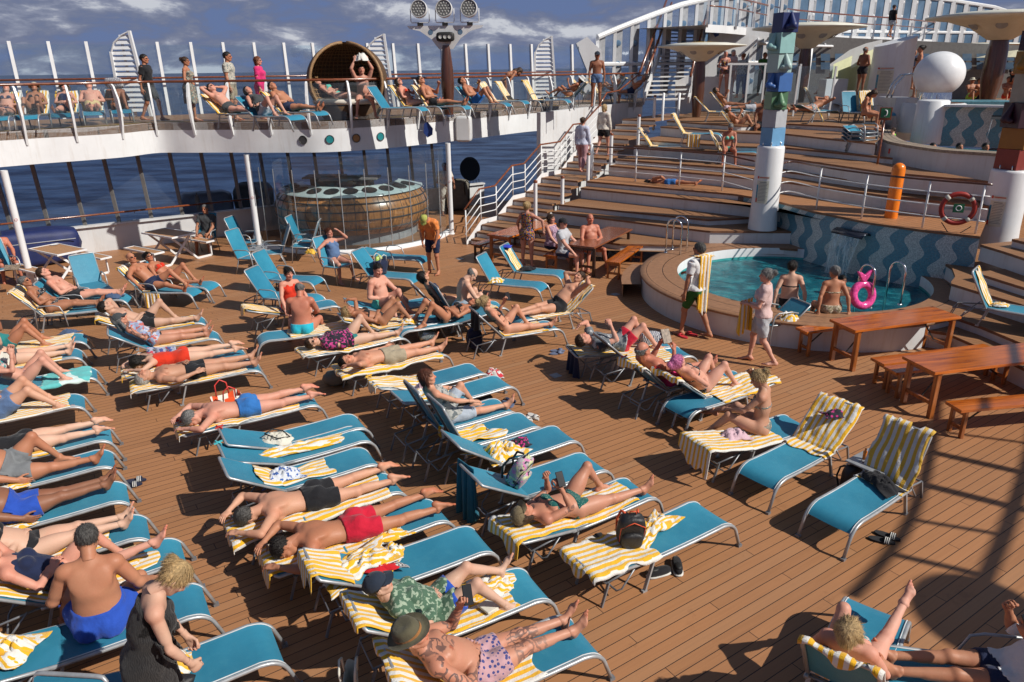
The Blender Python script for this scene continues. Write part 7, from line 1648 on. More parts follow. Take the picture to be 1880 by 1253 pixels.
c11=S(800,560,24,20,'sun lounger under the man in green trunks sitting up');sitp(LP(c11,.05,0,.12),'man in green trunks sitting up and looking down beyond the knees up woman',-30,((40,-60,8),(30,-70,8)),tau=84,arms='LB',skin='pink',wear=[('trunks','mintgreen')],haircol='dark',head=(20,-20),fat=.6)
c12=S(735,606,207,5,'foot end of a sun lounger pointing towards the prone pair',side=1);heap(LP(c12,.85,0,.02),(.3,.22),'crumpled striped towel at the feet of the knees up woman',75,h=.08)
lie(S(742,612,207,8,'sun lounger behind the silver foil bag',side=1),'person with bent tanned legs lying beyond the silver foil bag',leg='knees',sex='f',arms='BB',skin='tan',wear=BT('black'),hair='bob',haircol='brown',u=.2)
tag(superbox((*G(784,628)[:2],.13),(.36,.26,.26),2.4,18,12,rz=.4,noise=.2,seed=6).build('foil_bag',M['silver'],None,True),'shiny silver foil bag on the deck beside a lounger leg','bag');tag(superbox((*G(710,580)[:2],.16),(.24,.22,.32),3.4,16,10,rz=.2,noise=.1).build('cooler_bag',M['blue_sign'],None,True),'bright blue cooler bag under the low lounger','bag')
# --- group around the blue swimsuit woman
T=deck_chair(G(610,515),-35,'armchair of the woman in the blue swimsuit');sitp((*G(617,512)[:2],.50),'auburn haired woman in a blue swimsuit shading her face in an armchair',-40,((-2,-84,10),(-4,-80,12)),sex='f',tau=80,arms='EN',skin='pink',wear=[('swimsuit','steel'),('bikini_bottom','navy')],hair='bun',haircol='auburn',fat=.7)
heap((*G(570,470,.8)[:2]-np.array([0,.0]),.85),(.24,.2),'bright yellow cloth over the shoulder of the blue swimsuit armchair',5,'umb_yellow',0,.1,'garment','clothing')
for px,py,rz,lab in((452,500,-20,'teal armchair left of the small glass topped table'),(447,470,-10,'teal armchair behind the left armchair near the pole'),(520,490,200,'teal armchair with dark back right of the small table'),(555,468,-5,'tall teal armchair before the barrel bar'),(575,478,185,'teal armchair leaning away before the barrel bar')):
    deck_chair(G(px,py),rz,lab,tall=.74)
S(0,0,-15,62,'tall backed teal lounger left of the blue swimsuit woman',at=G(505,535),arms=True);S(0,0,-15,58,'teal lounger with raised back behind the broad backed man',at=G(498,570),arms=True)
T=thing('side_table','small low table with plastic cups between the armchairs','table',tuple(G(478,485)),.3);MB().box((0,0,.42),(.45,.45,.02)).build('tabletop',M['alu'],T,False,.005)
for x in(-.18,.18):
    for y in(-.18,.18):MB().tube([(x,y,0),(x,y,.41)],.012,6).build('leg',M['alu'],T)
for x,y,lab in((.1,.05,'upright clear plastic cup on the small low table'),(-.08,-.06,'second clear plastic cup at the near edge of the small low table')):
    p=G(478,485);tag(MB().lathe([(.0,0),(.03,0),(.042,.11)],(p[0]+x,p[1]+y,.432),16).build('plastic_cup',M['plastic_cup'],None,True),lab,'cup')
for px,py,lab in((845,476,'small square deck drain before the pair of teal loungers'),(1130,541,'small square deck drain left of the pool wall'),(1020,690,'small square deck drain on the open boards')):
    p=G(px,py);tag(MB().box((p[0],p[1],.003),(.16,.16,.006),rad(33)).build('deck_drain',M['grey_paint']),lab,'drain')
# --- staff and standing people
stand(797,503,0,'staff member in an orange shirt and patterned cap bending forward',-112,((-84,-96,3),(-86,-94,3)),tau=100,tau2=128,arms='DD',skin='tan',wear=[('tshirt','orange'),('longshorts','navy')],hat=('cap','multicap'),head=(30,0),h=1.75)
stand(968,492,0,'woman in a floral black swim dress standing with a hand on her hip',62,sex='f',arms='AN',skin='pink',wear=[('tank','sunflower'),('dress','sunflower',.35)],hair='updo',haircol='blonde',h=1.72)
stand(1272,618,0,'man in green shorts walking with a striped towel over his shoulder',128,'walk',arms='SC',skin='tan',wear=[('tshirt','white'),('longshorts','green')],hair='short',haircol='silverdark',h=1.86,glasses=True)
pM=G(1272,618);hang((pM[0]-.02,pM[1]-.17,1.60),(pM[0]+.22,pM[1]-.05,1.60),1.02,'striped towel draped over the shoulder of the man in green shorts',seed=4,flare=.03)
heap((pM[0]+.05,pM[1]-.02,1.56),(.32,.20),'top fold of the striped towel lying on the walking man\'s shoulder',81,h=.05,rz=.4)
flipflops((pM[0]-.10,pM[1]+.02,.0),rad(128),'red flip flop pair under the walking man','red_sandal','red_sandal',.22,'s')
pW=stand(1390,668,0,'woman in a pale pink t-shirt and grey shorts carrying a striped towel',158,'walk2',sex='f',arms='CS',skin='pink',wear=[('tshirt','pink'),('longshorts','lightgrey')],hair='bun',haircol='grey',h=1.72)
g_=G(1390,668);hang((g_[0]-.36,g_[1]+.10,1.10),(g_[0]-.14,g_[1]+.18,1.14),.62,'striped towel hanging from the arm of the woman in the pink t-shirt',seed=12,flare=.05)
# foreground woman and the blue trunks man
l10=S(372,1131,31,5,'sun lounger under the man in blue trunks seen from behind');heap(LP(l10,-.38,.05,.03),(.5,.4),'bunched striped towel left of the man in blue trunks',83,h=.14);heap(LP(l10,-.55,-.1,.03),(.34,.24),'blue and white cloth at the left end of the blue trunks lounger',84,'cloth_bluefloral',.3,.08,'garment','clothing')
sitp(LP(l10,.34,.02,.12),'heavy tanned man in blue trunks sitting with his back to the camera',112,((12,-66,26),(12,-66,26)),tau=97,tau2=110,arms='QQ',skin='tan',wear=[('shorts','royal')],haircol='silverdark',hair='short',fat=1.0,head=(12,10),h=1.84)
p=G(268,1200,.95);person('blonde woman in a black knitted dress folding a striped towel',tuple(p),rad(28),gz=0,sex='f',legs=((-82,-92,3),(-88,-96,3)),tau=99,tau2=114,arms='DD',skin='pale',wear=[('dress','knit_black',.9),('top','knit_black')],hair='updo',haircol='blonde',h=1.74,head=(38,0),fat=.2)
l11=S(507,1216,30,10,'empty teal sun lounger at the bottom of the picture beside the woman in black');heap(LP(l11,.30,.06,.01),(.46,.40),'bunched striped towel being folded by the woman in black',85,h=.20,rz=.3);tag(superbox(LP(l11,.35,-.16,.06),(.34,.14,.10),2.6,16,10,rz=l11.t,noise=.1).build('pouch',M['bag_black'],None,True),'black pouch at the bottom edge of the empty lounger','bag')
S(0,0,-95,60,'raised back rest of a teal lounger at the bottom left corner',at=G(128,1238,.93)[:2]+np.array([-.02,-.34]))
# --- left column
l9=S(330,1038,31,34,'sun lounger under the woman in the pink cap and navy swimsuit');towel(l9,'striped towel under the woman in the pink cap',-.68,.75,.54,seed=87)
lie(l9,'woman in a pink cap and navy swimsuit with one leg stretched out',leg=((44,-60,8),(14,10,6)),sex='f',arms='TB',skin='pink',wear=[('swimsuit','navy')],hat=('cap','cappink'),hair='bob',haircol='auburn',head=(15,0),fat=.4);towel(l9,'end of a striped towel under the stretched leg of the pink cap woman',.62,.95,.24,seed=88,v=-.05)
l8=S(262,990,30,30,'sun lounger under the woman in the black bikini');towel(l8,'striped towel under the woman in the black bikini',-.68,.8,.5,seed=89);lie(l8,'woman in a plain black bikini with her legs stretched out on the left',leg='flat2',sex='f',arms='HB',skin='pale',wear=BT('black'),hair='long',haircol='dark',fat=.5)
l7=S(225,922,31,30,'sun lounger under the tanned man in bright blue shorts');lie(l7,'tanned man in bright blue shorts lying with his ankles crossed',leg=((3,3,0),(6,0,-5)),arms='BS',skin='dark',wear=[('shorts','royal')],fat=1.0,u=.08);heap(LP(l7,.0,-.2,.02),(.6,.2),'striped towel edge under the tanned man\'s arm',90,h=.04,rz=l7.t);flipflops(G(243,890),.35,'navy slides with three white stripes on the deck at the left','cloth_navy','cloth_navy')
l6=S(200,858,31,30,'sun lounger under the heavy man in grey shorts');lie(l6,'heavy man in grey shorts with one knee raised',leg=((50,-58,6),(3,0,8)),arms='BS',skin='tan',wear=[('shorts','greytop')],fat=1.4,u=.08);heap(LP(l6,-.02,-.24,.02),(.5,.16),'yellow striped towel end under the hand of the heavy man in grey shorts',91,h=.04,rz=l6.t)
l5=S(195,810,31,3,'sun lounger under the woman in the black swimsuit lying face down');towel(l5,'striped towel edge under the woman in the black swimsuit',-.3,.55,.5,seed=92);lie(l5,'woman lying face down in a plain black swimsuit on the left',u=.2,leg='prone',prone=True,sex='f',arms='UU',skin='pale',wear=[('swimsuit','black')],hair='bun',haircol='dark',fat=.6)
l4=S(145,747,30,30,'sun lounger under the man in denim blue shorts');towel(l4,'flat striped towel spread to the foot end of the denim blue shorts man',-.1,.98,.56,seed=93,rough=.5);lie(l4,'man in denim blue shorts with bent knees at the left edge',leg=((46,-52,4),(34,-42,8)),arms='BB',skin='mid',wear=[('shorts','steel')],fat=.5,u=.15)
l3=S(169,694,30,32,'sun lounger with an aqua towel at its foot end');towel(l3,'pale aqua towel with white script pattern over a foot end',.45,1.12,.60,seed=94,mat='towel_aqua',rough=1.3,v=-.03);lie(l3,'woman in a floral bikini with both knees raised above an aqua towel',leg='knees',sex='f',arms='PP',skin='pink',wear=BT('floral'),hair='bob',haircol='blonde',u=.2)
slab('tablet',tuple(LP(l3,.02,.12,.42)),(.16,.22,.01),'page','white e-reader held at the left edge','tablet',(.9,.3,.2))
l2=S(142,657,30,28,'sun lounger under the woman in the grey banded swimsuit');towel(l2,'striped towel under the woman in the grey banded swimsuit',-.1,.85,.54,seed=95);lie(l2,'woman in a black and grey swimsuit lying with straight legs at the left edge',leg='flat',sex='f',arms='PB',skin='pale',wear=[('swimsuit','charcoal')],hair='bob',haircol='brown',u=.15,fat=.5)
l1=S(150,628,28,30,'sun lounger under the woman in the dark green swimsuit');towel(l1,'striped towel under the woman in the dark green swimsuit',.1,.95,.54,seed=96);lie(l1,'woman in a dark green swimsuit with both knees raised at the left edge',leg='knees',sex='f',arms='PP',skin='tan',wear=[('swimsuit','teal')],hair='bob',haircol='brown',u=.0)
heap(G(128,612),(.3,.18),'small blue cloth on the deck beyond the striped towel',97,'cloth_denim',0,.07,'garment','clothing')
# --- top left group
t1=S(190,572,14,48,'arm lounger under the woman in the polka dot bikini',arms=True);towel(t1,'striped towel behind the woman in the polka dot bikini',-.68,.40,.54,seed=98,over=.05);lie(t1,'short haired woman in a polka dot bikini and sunglasses',leg='flat2',sex='f',arms='BB',skin='tan',wear=BT('polka'),hair='short',haircol='grey',glasses=True,head=(15,-10),dz=.13)
t1b=S(225,552,14,44,'arm lounger beyond the woman in the polka dot bikini',arms=True);lie(t1b,'person in black trunks lying beyond the polka dot bikini woman',leg='flat2',arms='BB',skin='pink',wear=[('trunks','black')],dz=.13);heap(LP(t1b,.85,0,.02),(.4,.3),'navy and green clothes heaped on the foot of an arm lounger',99,'cloth_denim',0,.12,'garment','clothing')
t3=S(345,540,-8,48,'arm lounger under the bald man in sunglasses',arms=True);towel(t3,'striped towel behind the bald man in sunglasses',-.68,.2,.5,seed=100,over=.05);lie(t3,'bald muscular man in sunglasses with one knee bent',leg=((38,-46,10),(8,-10,10)),arms='NN',skin='tan',wear=[('trunks','navy')],hair=None,glasses=True,head=(20,-20),dz=.13,fat=.3)
t4=S(375,530,-8,42,'arm lounger under the woman in the red bikini',arms=True);towel(t4,'striped towel under the woman in the red bikini',-.1,.6,.5,seed=101);lie(t4,'dark haired woman in a red bikini and sunglasses with one knee up',leg='kneeL',sex='f',arms='BB',skin='tan',wear=BT('red'),hair='bun',haircol='dark',glasses=True,head=(20,-20),dz=.13)
hang(LP(t3,.05,-.3,.0),LP(t3,.45,-.3,.0),.30,'striped towel hanging beside the bald man in sunglasses',seed=14)
S(0,0,-50,62,'empty arm lounger with raised back before the left picnic table',at=G(170,545),arms=True);deck_chair(G(8,520),-35,'armchair of the reading man at the far left')
sitp((*G(14,512)[:2],.50),'bare chested man in a dark cap reading at the far left',-40,'sit',tau=84,arms='DD',skin='red',wear=[('trunks','black')],hat=('cap','capnavy'),head=(35,0));slab('magazine',(*G(22,492,.65)[:2],.66),(.3,.22,.01),'cover','open magazine held by the man in the dark cap','magazine',(.3,.1,.4))
picnic(G(118,512),rad(-32),'picnic table with a white plate beside the blue cover');picnic(G(318,478),rad(-32),'picnic table in front of the sea windows');tag(MB().lathe([(0,.765),(.07,.765),(.10,.775)],(*G(100,450,.76)[:2],0),20).build('plate',M['white'],None,True),'small white plate on the left picnic table','plate')
deck_chair(G(385,462),-90,'armchair in the shade of the man in the dark t-shirt');sitp((*G(388,460)[:2],.50),'man in a dark t-shirt with a lanyard sitting in the shade',-95,'sit',tau=88,arms='DD',skin='tan',wear=[('tshirt','charcoal'),('shorts','black')],haircol='grey',glasses=True)
stand(820,395,0,'staff member in cream uniform behind the pole',-60,arms='DB',skin='dark',wear=[('tshirt','cream'),('trousers','cream')],haircol='dark')
# --- tables and benches
table((1.70,17.35),(2.95,19.45),.72,.76,'dark wooden table where the bare chested man rests his arm',top='tabledark',legm='legdark');table((2.42,16.95),(3.35,18.80),.36,.45,'orange wooden bench between the dark table and the pool','bench')
table((-.35,18.6),(1.0,20.4),.70,.76,'orange wooden table behind the woman in the floral swim dress');table((-.95,19.0),(.1,20.3),.30,.45,'bench left of the table at the foot of the steps','bench',top='tabledark',legm='legdark');table((.95,17.7),(1.9,19.3),.34,.45,'bench where the cap man and the zigzag top woman sit','bench')
sitp((1.05,18.55,.55),'woman in a zigzag print top sitting at the table',-35,((0,-80,6),(14,-60,4)),sex='f',tau=88,arms='LL',skin='pink',wear=[('tank','zigzag'),('shorts','navy')],hair='bob',haircol='brown',fat=.8)
sitp((1.30,17.75,.55),'man in a black cap and grey checked shirt sitting at the table',-25,'sit',arms='LL',skin='pink',wear=[('tshirt','lightgrey'),('shorts','navy')],hat=('cap','black'),haircol='dark',tau=88,head=(0,-20))
sitp((2.02,18.25,.55),'bare chested bald man leaning his arm on the dark table',-75,((0,-84,16),(0,-78,12)),arms='CL',skin='red',wear=[('brief','aqua')],hair='fringe',haircol='grey',fat=.9,tau=86)
TB=[((5.50,11.42),(7.60,12.05),.62,.75,'long orange varnished table beside the pool','table'),((5.05,11.95),(7.2,12.65),.30,.48,'orange bench behind the first long table','bench'),((5.72,10.55),(7.85,11.1),.30,.45,'orange bench in front of the first long table','bench'),((5.85,9.68),(8.3,10.25),.64,.75,'long orange varnished table nearer the right edge','table'),((5.75,10.2),(7.9,10.7),.28,.45,'orange bench behind the second long table','bench'),((5.98,8.92),(8.4,9.32),.30,.45,'orange bench at the front by the right edge','bench')]
for a,b,w,h,lab,kd in TB:table(a,b,w,h,lab,kd)
flipflops(G(1505,622),.3,'pink sandals behind the first long table','cloth_pink','cloth_pink',kind='s')
# --- right group
s0=S(1240,640,16,4,'sun lounger with the black patterned bag at its foot end');towel(s0,'striped towel under the man in the grey checked top',-.66,.8,.54,seed=102);lie(s0,'man in a grey checked top and red blue shorts with both knees up',leg='knees',arms='EP',skin='pink',wear=[('tshirt','greycheck'),('shorts','crimson')],haircol='brown',tau=10,u=.2)
tag(superbox((*LP(s0,.78,.02,.12),),(.40,.16,.24),3,16,10,rz=.2,noise=.08).build('beach_bag',M['bag_zebra'],None,True),'navy bag with white scribble pattern on a foot end','bag');hang(LP(s0,-.66,-.25,.03),LP(s0,-.64,.2,.03),.42,'navy and white garment hanging from the lounger of the grey checked man','cloth_navy',17,'garment','clothing')
S0b=S(1275,655,20,42,'empty sun lounger left of the bald man with the book');towel(S0b,'striped towel on the seat left of the bald man with the book',.0,.8,.5,seed=103);flipflops(G(1022,648),.1,'slate blue sandals on the shaded deck','sandal_blue','sandal_blue',kind='s')
s1=S(1330,690,30,42,'sun lounger under the bald man reading a book');towel(s1,'striped towel behind the bald man reading a book',-.68,.2,.54,seed=104,over=.10);P1=lie(s1,'bald man in sunglasses reading a thick book on the right',leg='flat2',arms='PP',skin='red',wear=[('trunks','hotpink')],hair='fringe',haircol='grey',glasses=True,fat=.7,head=(20,0));inhand(P1,0,(.16,.22,.03),'cover','book','thick book held up by the bald man in sunglasses','book',(1.0,.1,.5),(.05,0,.05))
s2=S(1397,702,30,36,'sun lounger under the woman with the pink hair wrap');towel(s2,'striped towel under the woman with the pink hair wrap',-.68,.8,.54,seed=105,over=.06);lie(s2,'woman with a bright pink hair wrap and both knees raised',leg='knees',sex='f',arms='BB',skin='pink',wear=BT('polka'),hair='bun',haircol='pinkhair',fat=.6,head=(15,0))
s3=S(1275,760,212,4,'sun lounger covered by a wide striped towel behind the seated blonde woman',side=1);towel(s3,'wide striped towel over the head end behind the seated blonde woman',-.68,.45,.56,seed=106,rough=1.6,over=.05)
s4=S(1500,790,27,12,'sun lounger under the seated blonde woman');towel(s4,'striped towel hanging over the head end beside the seated blonde woman',-.68,.55,.56,seed=107,over=.26);heap(LP(s4,-.02,.05,.03),(.34,.26),'pale pink cap and cream cloth on the towel beside the seated blonde woman',24,'cloth_pink',.3,.10,'cap','cap')
sitp(LP(s4,.42,.06,.12),'blonde woman in a patterned bikini sitting with a hand at her forehead',150,((22,-48,16),(14,-30,24)),sex='f',tau=86,tau2=96,arms='KE',skin='mid',wear=BT('paisley'),hair='updo',haircol='blonde',head=(22,10))
s5=S(1434,888,217,42,'sun lounger with a striped towel and a black and pink bikini top',side=1);towel(s5,'large striped towel covering the back rest under the black and pink garment',-.68,.22,.60,seed=108,rough=1.1,over=.03);heap(LP(s5,-.42,.05,.05),(.24,.16),'black and pink bikini top on a striped back rest',26,'cloth_darkfloral',0,.07,'garment','clothing')
s6=S(1575,968,217,62,'sun lounger with a wide striped towel and black clothes',side=1);towel(s6,'wide striped towel hanging down the back rest by the black slides',-.68,.18,.56,seed=109,rough=.9,over=.02,mat='towel_wide');heap(LP(s6,.12,-.02,.03),(.48,.26),'black crumpled clothes at the hinge of the wide striped lounger',27,'cloth_black',s6.t+1.2,.08,'garment','clothing')
flipflops(G(1622,990),-.6,'black slides with white stripes on the deck at the right','cloth_black','cloth_black')
backpack(G(1560,905),.2,'dark grey rucksack standing under the perforated side table','bag_black',s=.85)
p=G(1595,905);T=thing('side_table','low grey perforated side table between the two striped loungers','table',(p[0],p[1],0),rad(35));MB().box((0,0,.42),(.50,.44,.02)).build('tabletop',M['alu'],T,False,.006)
for x in(-.22,.22):MB().tube([(x,-.2,0),(x,-.2,.38),(x,-.14,.41),(x,.14,.41),(x,.2,.38),(x,.2,0)],.014,7).build('leg',M['alu'],T,True)
b=MB()
for i in range(9):
    for j in range(6):b.box((-.14+.035*i,-.1+.04*j,.4315),(.014,.014,.002))
b.build('perforation',M['black'],T)
tag(MB().lathe([(0,0),(.022,0),(.024,.10),(.012,.115),(.012,.14),(0,.145)],(p[0]-.1,p[1]+.05,.432),14).build('oil_bottle',M['orange_bottle'],None,True),'small orange sun oil bottle on the grey side table','bottle');tag(MB().lathe([(0,0),(.05,0),(.06,.03),(.03,.035)],(p[0]+.05,p[1]-.02,.432),16).build('ashtray',M['chrome'],None,True),'round steel ashtray on the grey side table','ashtray')
# bottom right
s7=S(1674,1141,52,58,'sun lounger seen from behind at the bottom right');towel(s7,'striped towel rolled over the head end at the bottom right',-.68,.10,.54,seed=110,over=.08)
lie(s7,'blonde woman seen from behind stretching one leg at the bottom right',leg=((46,-50,8),(16,14,10)),sex='f',arms='BB',skin='pink',wear=BT('floral'),hair='bob',haircol='blonde',fat=.4)
s8=S(0,0,170,50,'arm lounger at the bottom right corner',at=G(1890,1262,.33),arms=True);P2=lie(s8,'man in navy shorts looking at a phone at the bottom right corner',leg='flat2',arms='PP',skin='tan',wear=[('tshirt','white'),('shorts','navy')],head=(25,0));inhand(P2,0,(.08,.155,.012),'phone','phone','black phone held at the bottom right corner','phone');heap(G(1690,1240),(.4,.3),'cream and black woven bag at the bottom right',3,'cloth_thinstripe',0,.12,'bag','bag')
LS=S(0,0,-42,62,'teal sun lounger on the side step right of the pool',at=G(1815,560,.84),z=.50);towel(LS,'narrow striped towel hung down the back rest on the side step',-.66,.05,.30,seed=111,rough=1.3);heap(LP(LS,.16,0,.02),(.3,.18),'folded striped towel on the seat of the side step lounger',112,h=.06)
deck_chair(G(1432,625),200,'teal chair with a bunched towel beside the pool wall',tall=.5,back=40);heap((*G(1445,590,.45)[:2],.45),(.34,.3),'bunched striped towel on the chair beside the pool wall',113,h=.16)
# pool people and float
sitp((*G(1447,560,.5)[:2],.60),'dark haired woman in a black string bikini sitting on the pool rim',75,((-6,-80,8),(-6,-80,8)),sex='f',tau=94,arms='RR',skin='pale',wear=BT('black'),hair='updo',haircol='dark',fat=.7,head=(0,-25))
sitp((*G(1524,572,.5)[:2],.60),'silver haired woman in a gold print bikini sitting on the pool rim',88,((-6,-80,8),(-6,-80,8)),sex='f',tau=94,arms='RR',skin='tan',wear=BT('camogold'),hair='short',haircol='grey',fat=.8,head=(0,20))
person('dark haired person standing in the lower pool under the waterfall',(*G(1548,510,.6)[:2],-.1),rad(-90),tau=88,legs=LG['stand'],arms='SS',skin='dark',hair='short',haircol='dark',wear=[('trunks','navy')],h=1.65)
person('swimmer with only the head showing near the left rim of the pool',(*G(1290,540,.4)[:2],-.78),rad(-160),tau=88,legs=LG['stand'],arms='LL',skin='dark',haircol='dark',lod=1,wear=[('trunks','black')]);person('swimmer at the pool edge just behind the pink shirt woman',(*G(1338,532,.4)[:2],-.78),rad(-160),tau=88,legs=LG['stand'],arms='LL',skin='tan',haircol='dark',lod=1,wear=[('trunks','black')])
p=G(1580,566,.5);T=thing('swim_ring','translucent pink glitter swim ring with a fish tail leaning on the steel hoop','swim ring',tuple(p),rad(12));T.scale=(.86,)*3;MB().tube([(.23*math.cos(a),.06*math.sin(a),.30+.23*math.sin(a)) for a in np.linspace(0,2*math.pi,33)[:-1]],.085,14,closed=True).build('ring',M['pinkfloat'],T,True)
MB().plate([(-.04,0,.58),(-.16,0,.76),(-.20,0,.84),(-.08,0,.80),(0,0,.74),(.08,0,.82),(.20,0,.88),(.15,0,.74),(.04,0,.60)],(0,1,0),.07).build('tail_fin',M['pinkfloat'],T,'auto',.02)
# clips on towels
for L,lab,mt in((m2,'red plastic clip on the head end of the white bag lounger','clip_red'),(m3,'aqua plastic clip on the head end of the twisted towel lounger','clip_aqua'),(m1,'red plastic clip on the towel of the prone man in blue briefs','clip_red'),(r6,'yellow plastic clip on the far towel covered head end','umb_yellow'),(s1,'red plastic clip on the bald reader\'s towel','clip_red'),(s2,'red plastic clip on the pink hair wrap woman\'s towel','clip_red')):
    c=LP(L,-.66,.2,.03);tag(MB().beam(c+np.array([-.05,-.02,.0]),c+np.array([.04,.02,.03]),.014,.02).beam(c+np.array([-.05,.02,.02]),c+np.array([.04,-.02,.0]),.014,.02).build('towel_clip',M[mt]),lab,'clip')
# ------------------------------------------------------------- stairs, terraces and upper deck people
DZ_=lambda i:DZ*(i+1)
stand(1068,316,DZ_(9),'woman in a lavender hoodie and rose trousers walking up the steps',62,'walk',sex='f',arms='SS',skin='pink',wear=[('trousers','rose'),('jacket','lav')],hair='bun',haircol='brown',lod=1,h=1.74)
stand(1107,287,DZ_(11),'woman in a pale blouse and black skirt walking up the steps',55,'walk2',sex='f',arms='SS',skin='pink',wear=[('shorts','black'),('longsleeve','cream')],hair='bob',haircol='blonde',lod=1,h=1.72)
p=G(1230,350,DZ_(7));person('man in blue shorts sleeping on his side along the terrace',(p[0],p[1]+.25,DZ_(7)+.14),rad(-32),prone=False,tau=2,legs=((4,-2,4),(2,-2,4)),arms='BB',skin='tan',wear=[('shorts','blue')],hair='bob',haircol='dark',lod=1,roll=-55)
heap((p[0]-.3,p[1]+.18,DZ_(7)),(1.5,.5),'striped towel under the man sleeping on the terrace',31,h=.03,rz=rad(-36));flipflops(G(1203,378,DZ_(5)),1.4,'blue and white sandals on the step below the sleeping man','sandal_blue','cloth_white',kind='s')
TG2='teal sun loungers on the upper terraces'
def far(px,py,z,hd,bk,lab,tw=None,ar=False,**k):
    L=S(0,0,hd,bk,lab,at=G(px,py,z+SZ),z=z,group=k.get('g',TG2),lod=2,arms=ar)
    if tw:heap_=towel(L,tw,-.68,.25,.5,seed=int(px),over=.05,rough=.8)
    return L
z14=DZ_(14);z11=DZ_(11);z17=DZ_(17)
a=far(1255,245,z14,-20,58,'terrace lounger with a long striped towel near the dark shade post','long striped towel down the terrace lounger near the shade post');hang(LP(a,.15,-.28,0),LP(a,.55,-.28,0),.4,'striped towel end hanging to the step below the terrace lounger',seed=3)
b_=far(1195,268,z11,-18,55,'terrace lounger with a navy bag on its towel','striped towel under the navy bag on the terrace');heap(LP(b_,-.4,0,.05),(.36,.18),'navy bag with white lettering on a terrace lounger',5,'cloth_navy',.3,.1,'bag','bag')
c_=far(1322,278,z11,-20,60,'terrace lounger beside the seated woman with the phone','striped towel on the lounger beside the phone woman');sitp(LP(c_,.25,-.1,.13),'woman in sunglasses and bikini sitting and looking at her phone on the terrace',-100,'sit',sex='f',tau=80,tau2=98,arms='DD',skin='red',wear=BT('mintgreen'),hair='short',haircol='grey',glasses=True,lod=1,head=(30,0));flipflops(G(1334,308,DZ_(10)),-1.6,'bright pink sandals at the feet of the phone woman','garment_hot' if 'garment_hot' in M else 'pinkfloat','pinkfloat',kind='s')
tag(superbox((*G(1283,295,DZ_(10))[:2],DZ_(10)+.15),(.4,.25,.28),3,14,8).build('handbag',M['bag_black'],None,True),'black and white bag on the terrace step','bag')
d_=far(1347,236,z14,-15,50,'terrace lounger of the woman in the pink cap','striped towel behind the terrace woman in the pink cap');lie(d_,'woman in a pink cap reading with knees up on the terrace',leg='knees',sex='f',arms='PP',skin='tan',wear=BT('floral'),hat=('cap','cappink'),hair='bob',haircol='brown',lod=1)
sitp((*G(1398,235,z14+.4)[:2],z14+.5),'bald man in sunglasses sitting beside the left pillar on the terrace',-110,'sit',tau=85,tau2=98,arms='DD',skin='dark',wear=[('trunks','black')],hair=None,glasses=True,lod=1)
e_=far(1300,205,z17,-12,45,'top terrace lounger with a striped towel beside the shade post','striped towel on the top terrace lounger');f_=far(1325,196,z17,-12,48,'top terrace lounger under the woman in black','striped towel behind the woman in black');lie(f_,'dark haired woman in a black bikini on the top terrace',leg='flat',sex='f',arms='PP',skin='dark',wear=BT('black'),hair='bob',haircol='dark',lod=2)
g_=far(1375,204,z17,-12,5,'top terrace lounger under the person in pale shorts');lie(g_,'person in pale shorts lying flat on the top terrace',leg='flat',arms='HB',skin='tan',wear=[('shorts','lightgrey')],lod=2,psi=180)
h_=far(1515,232,DZ_(14),-25,62,'teal armed lounger in front of the bending girl','striped towel on the armed lounger',True);i_=far(1485,205,z17,25,20,'terrace lounger under the person in printed trunks',None);lie(i_,'person in printed trunks sunbathing behind the left pillar',leg='flat',arms='HH',skin='tan',wear=[('trunks','floral')],lod=2,psi=180)
j_=far(1470,245,DZ_(13),155,60,'teal armchair lounger right of the nose sculpture',None,True);k_=far(1560,205,z17,-80,70,'tall teal chair back left of the striped chair',None,True);l_=far(1592,205,z17,-80,68,'chair with a wide striped towel behind the bending girl','wide striped towel over the chair behind the bending girl',True)
sitp((*G(1588,215,z17+.35)[:2],z17+.5),'long haired girl in a dark bikini bending forward on the top terrace',-40,((-5,-95,8),(-8,-88,8)),sex='f',tau=70,tau2=118,arms='DD',skin='tan',wear=BT('plum' if 'plum' in GM else 'black'),hair='long',haircol='brown',lod=1,head=(25,0),h=1.6)
for n,(z_,lab) in enumerate(((0,'lowest teal chair of the stack on the terrace step'),(.10,'second teal chair of the stack on the terrace step'),(.20,'third teal chair of the stack on the terrace step'),(.30,'topmost teal chair of the stack on the terrace step'))):deck_chair(G(1566,290,DZ_(13)),-60,lab,z=DZ_(13)+z_,tall=.35,back=30,group='stacked teal chairs')
m_=far(1490,190,z17,-30,62,'lounger with a wide striped towel left of the lemon slide','wide striped towel on the lounger left of the lemon slide')
person('child in a green life vest standing in the upper pool',(*RY(1640,240,22.6)[:2],2.55),rad(150),tau=90,legs=LG['stand'],arms='DS',skin='pale',wear=[('tank','vestgreen'),('trunks','navy')],haircol='brown',h=1.05,lod=1)
for px,py,lab in((1715,262,'swimmer with sunglasses at the rim of the upper pool'),(1764,262,'dark haired swimmer in the middle of the upper pool'),(1812,262,'dark haired swimmer at the right of the upper pool')):pp_=RY(px,py,20.5);person(lab,(pp_[0],pp_[1],pp_[2]-.80),rad(-90),tau=88,legs=LG['stand'],arms='LL',skin='tan',haircol='dark',lod=2,wear=[('trunks','black')],glasses=(px==1715))
def sf(px,py,Y,lab,psi,**k):p=RY(px,py,Y);k.setdefault('h',1.78);return person(lab,tuple(p),rad(psi),legs=k.pop('legs',LG['stand']),gz=p[2],lod=2,**k)
sf(1577,175,30.0,'balding man in black trunks standing by the lemon wall',20,arms='BB',skin='dark',wear=[('trunks','black')],hair='fringe',haircol='grey',fat=.5)
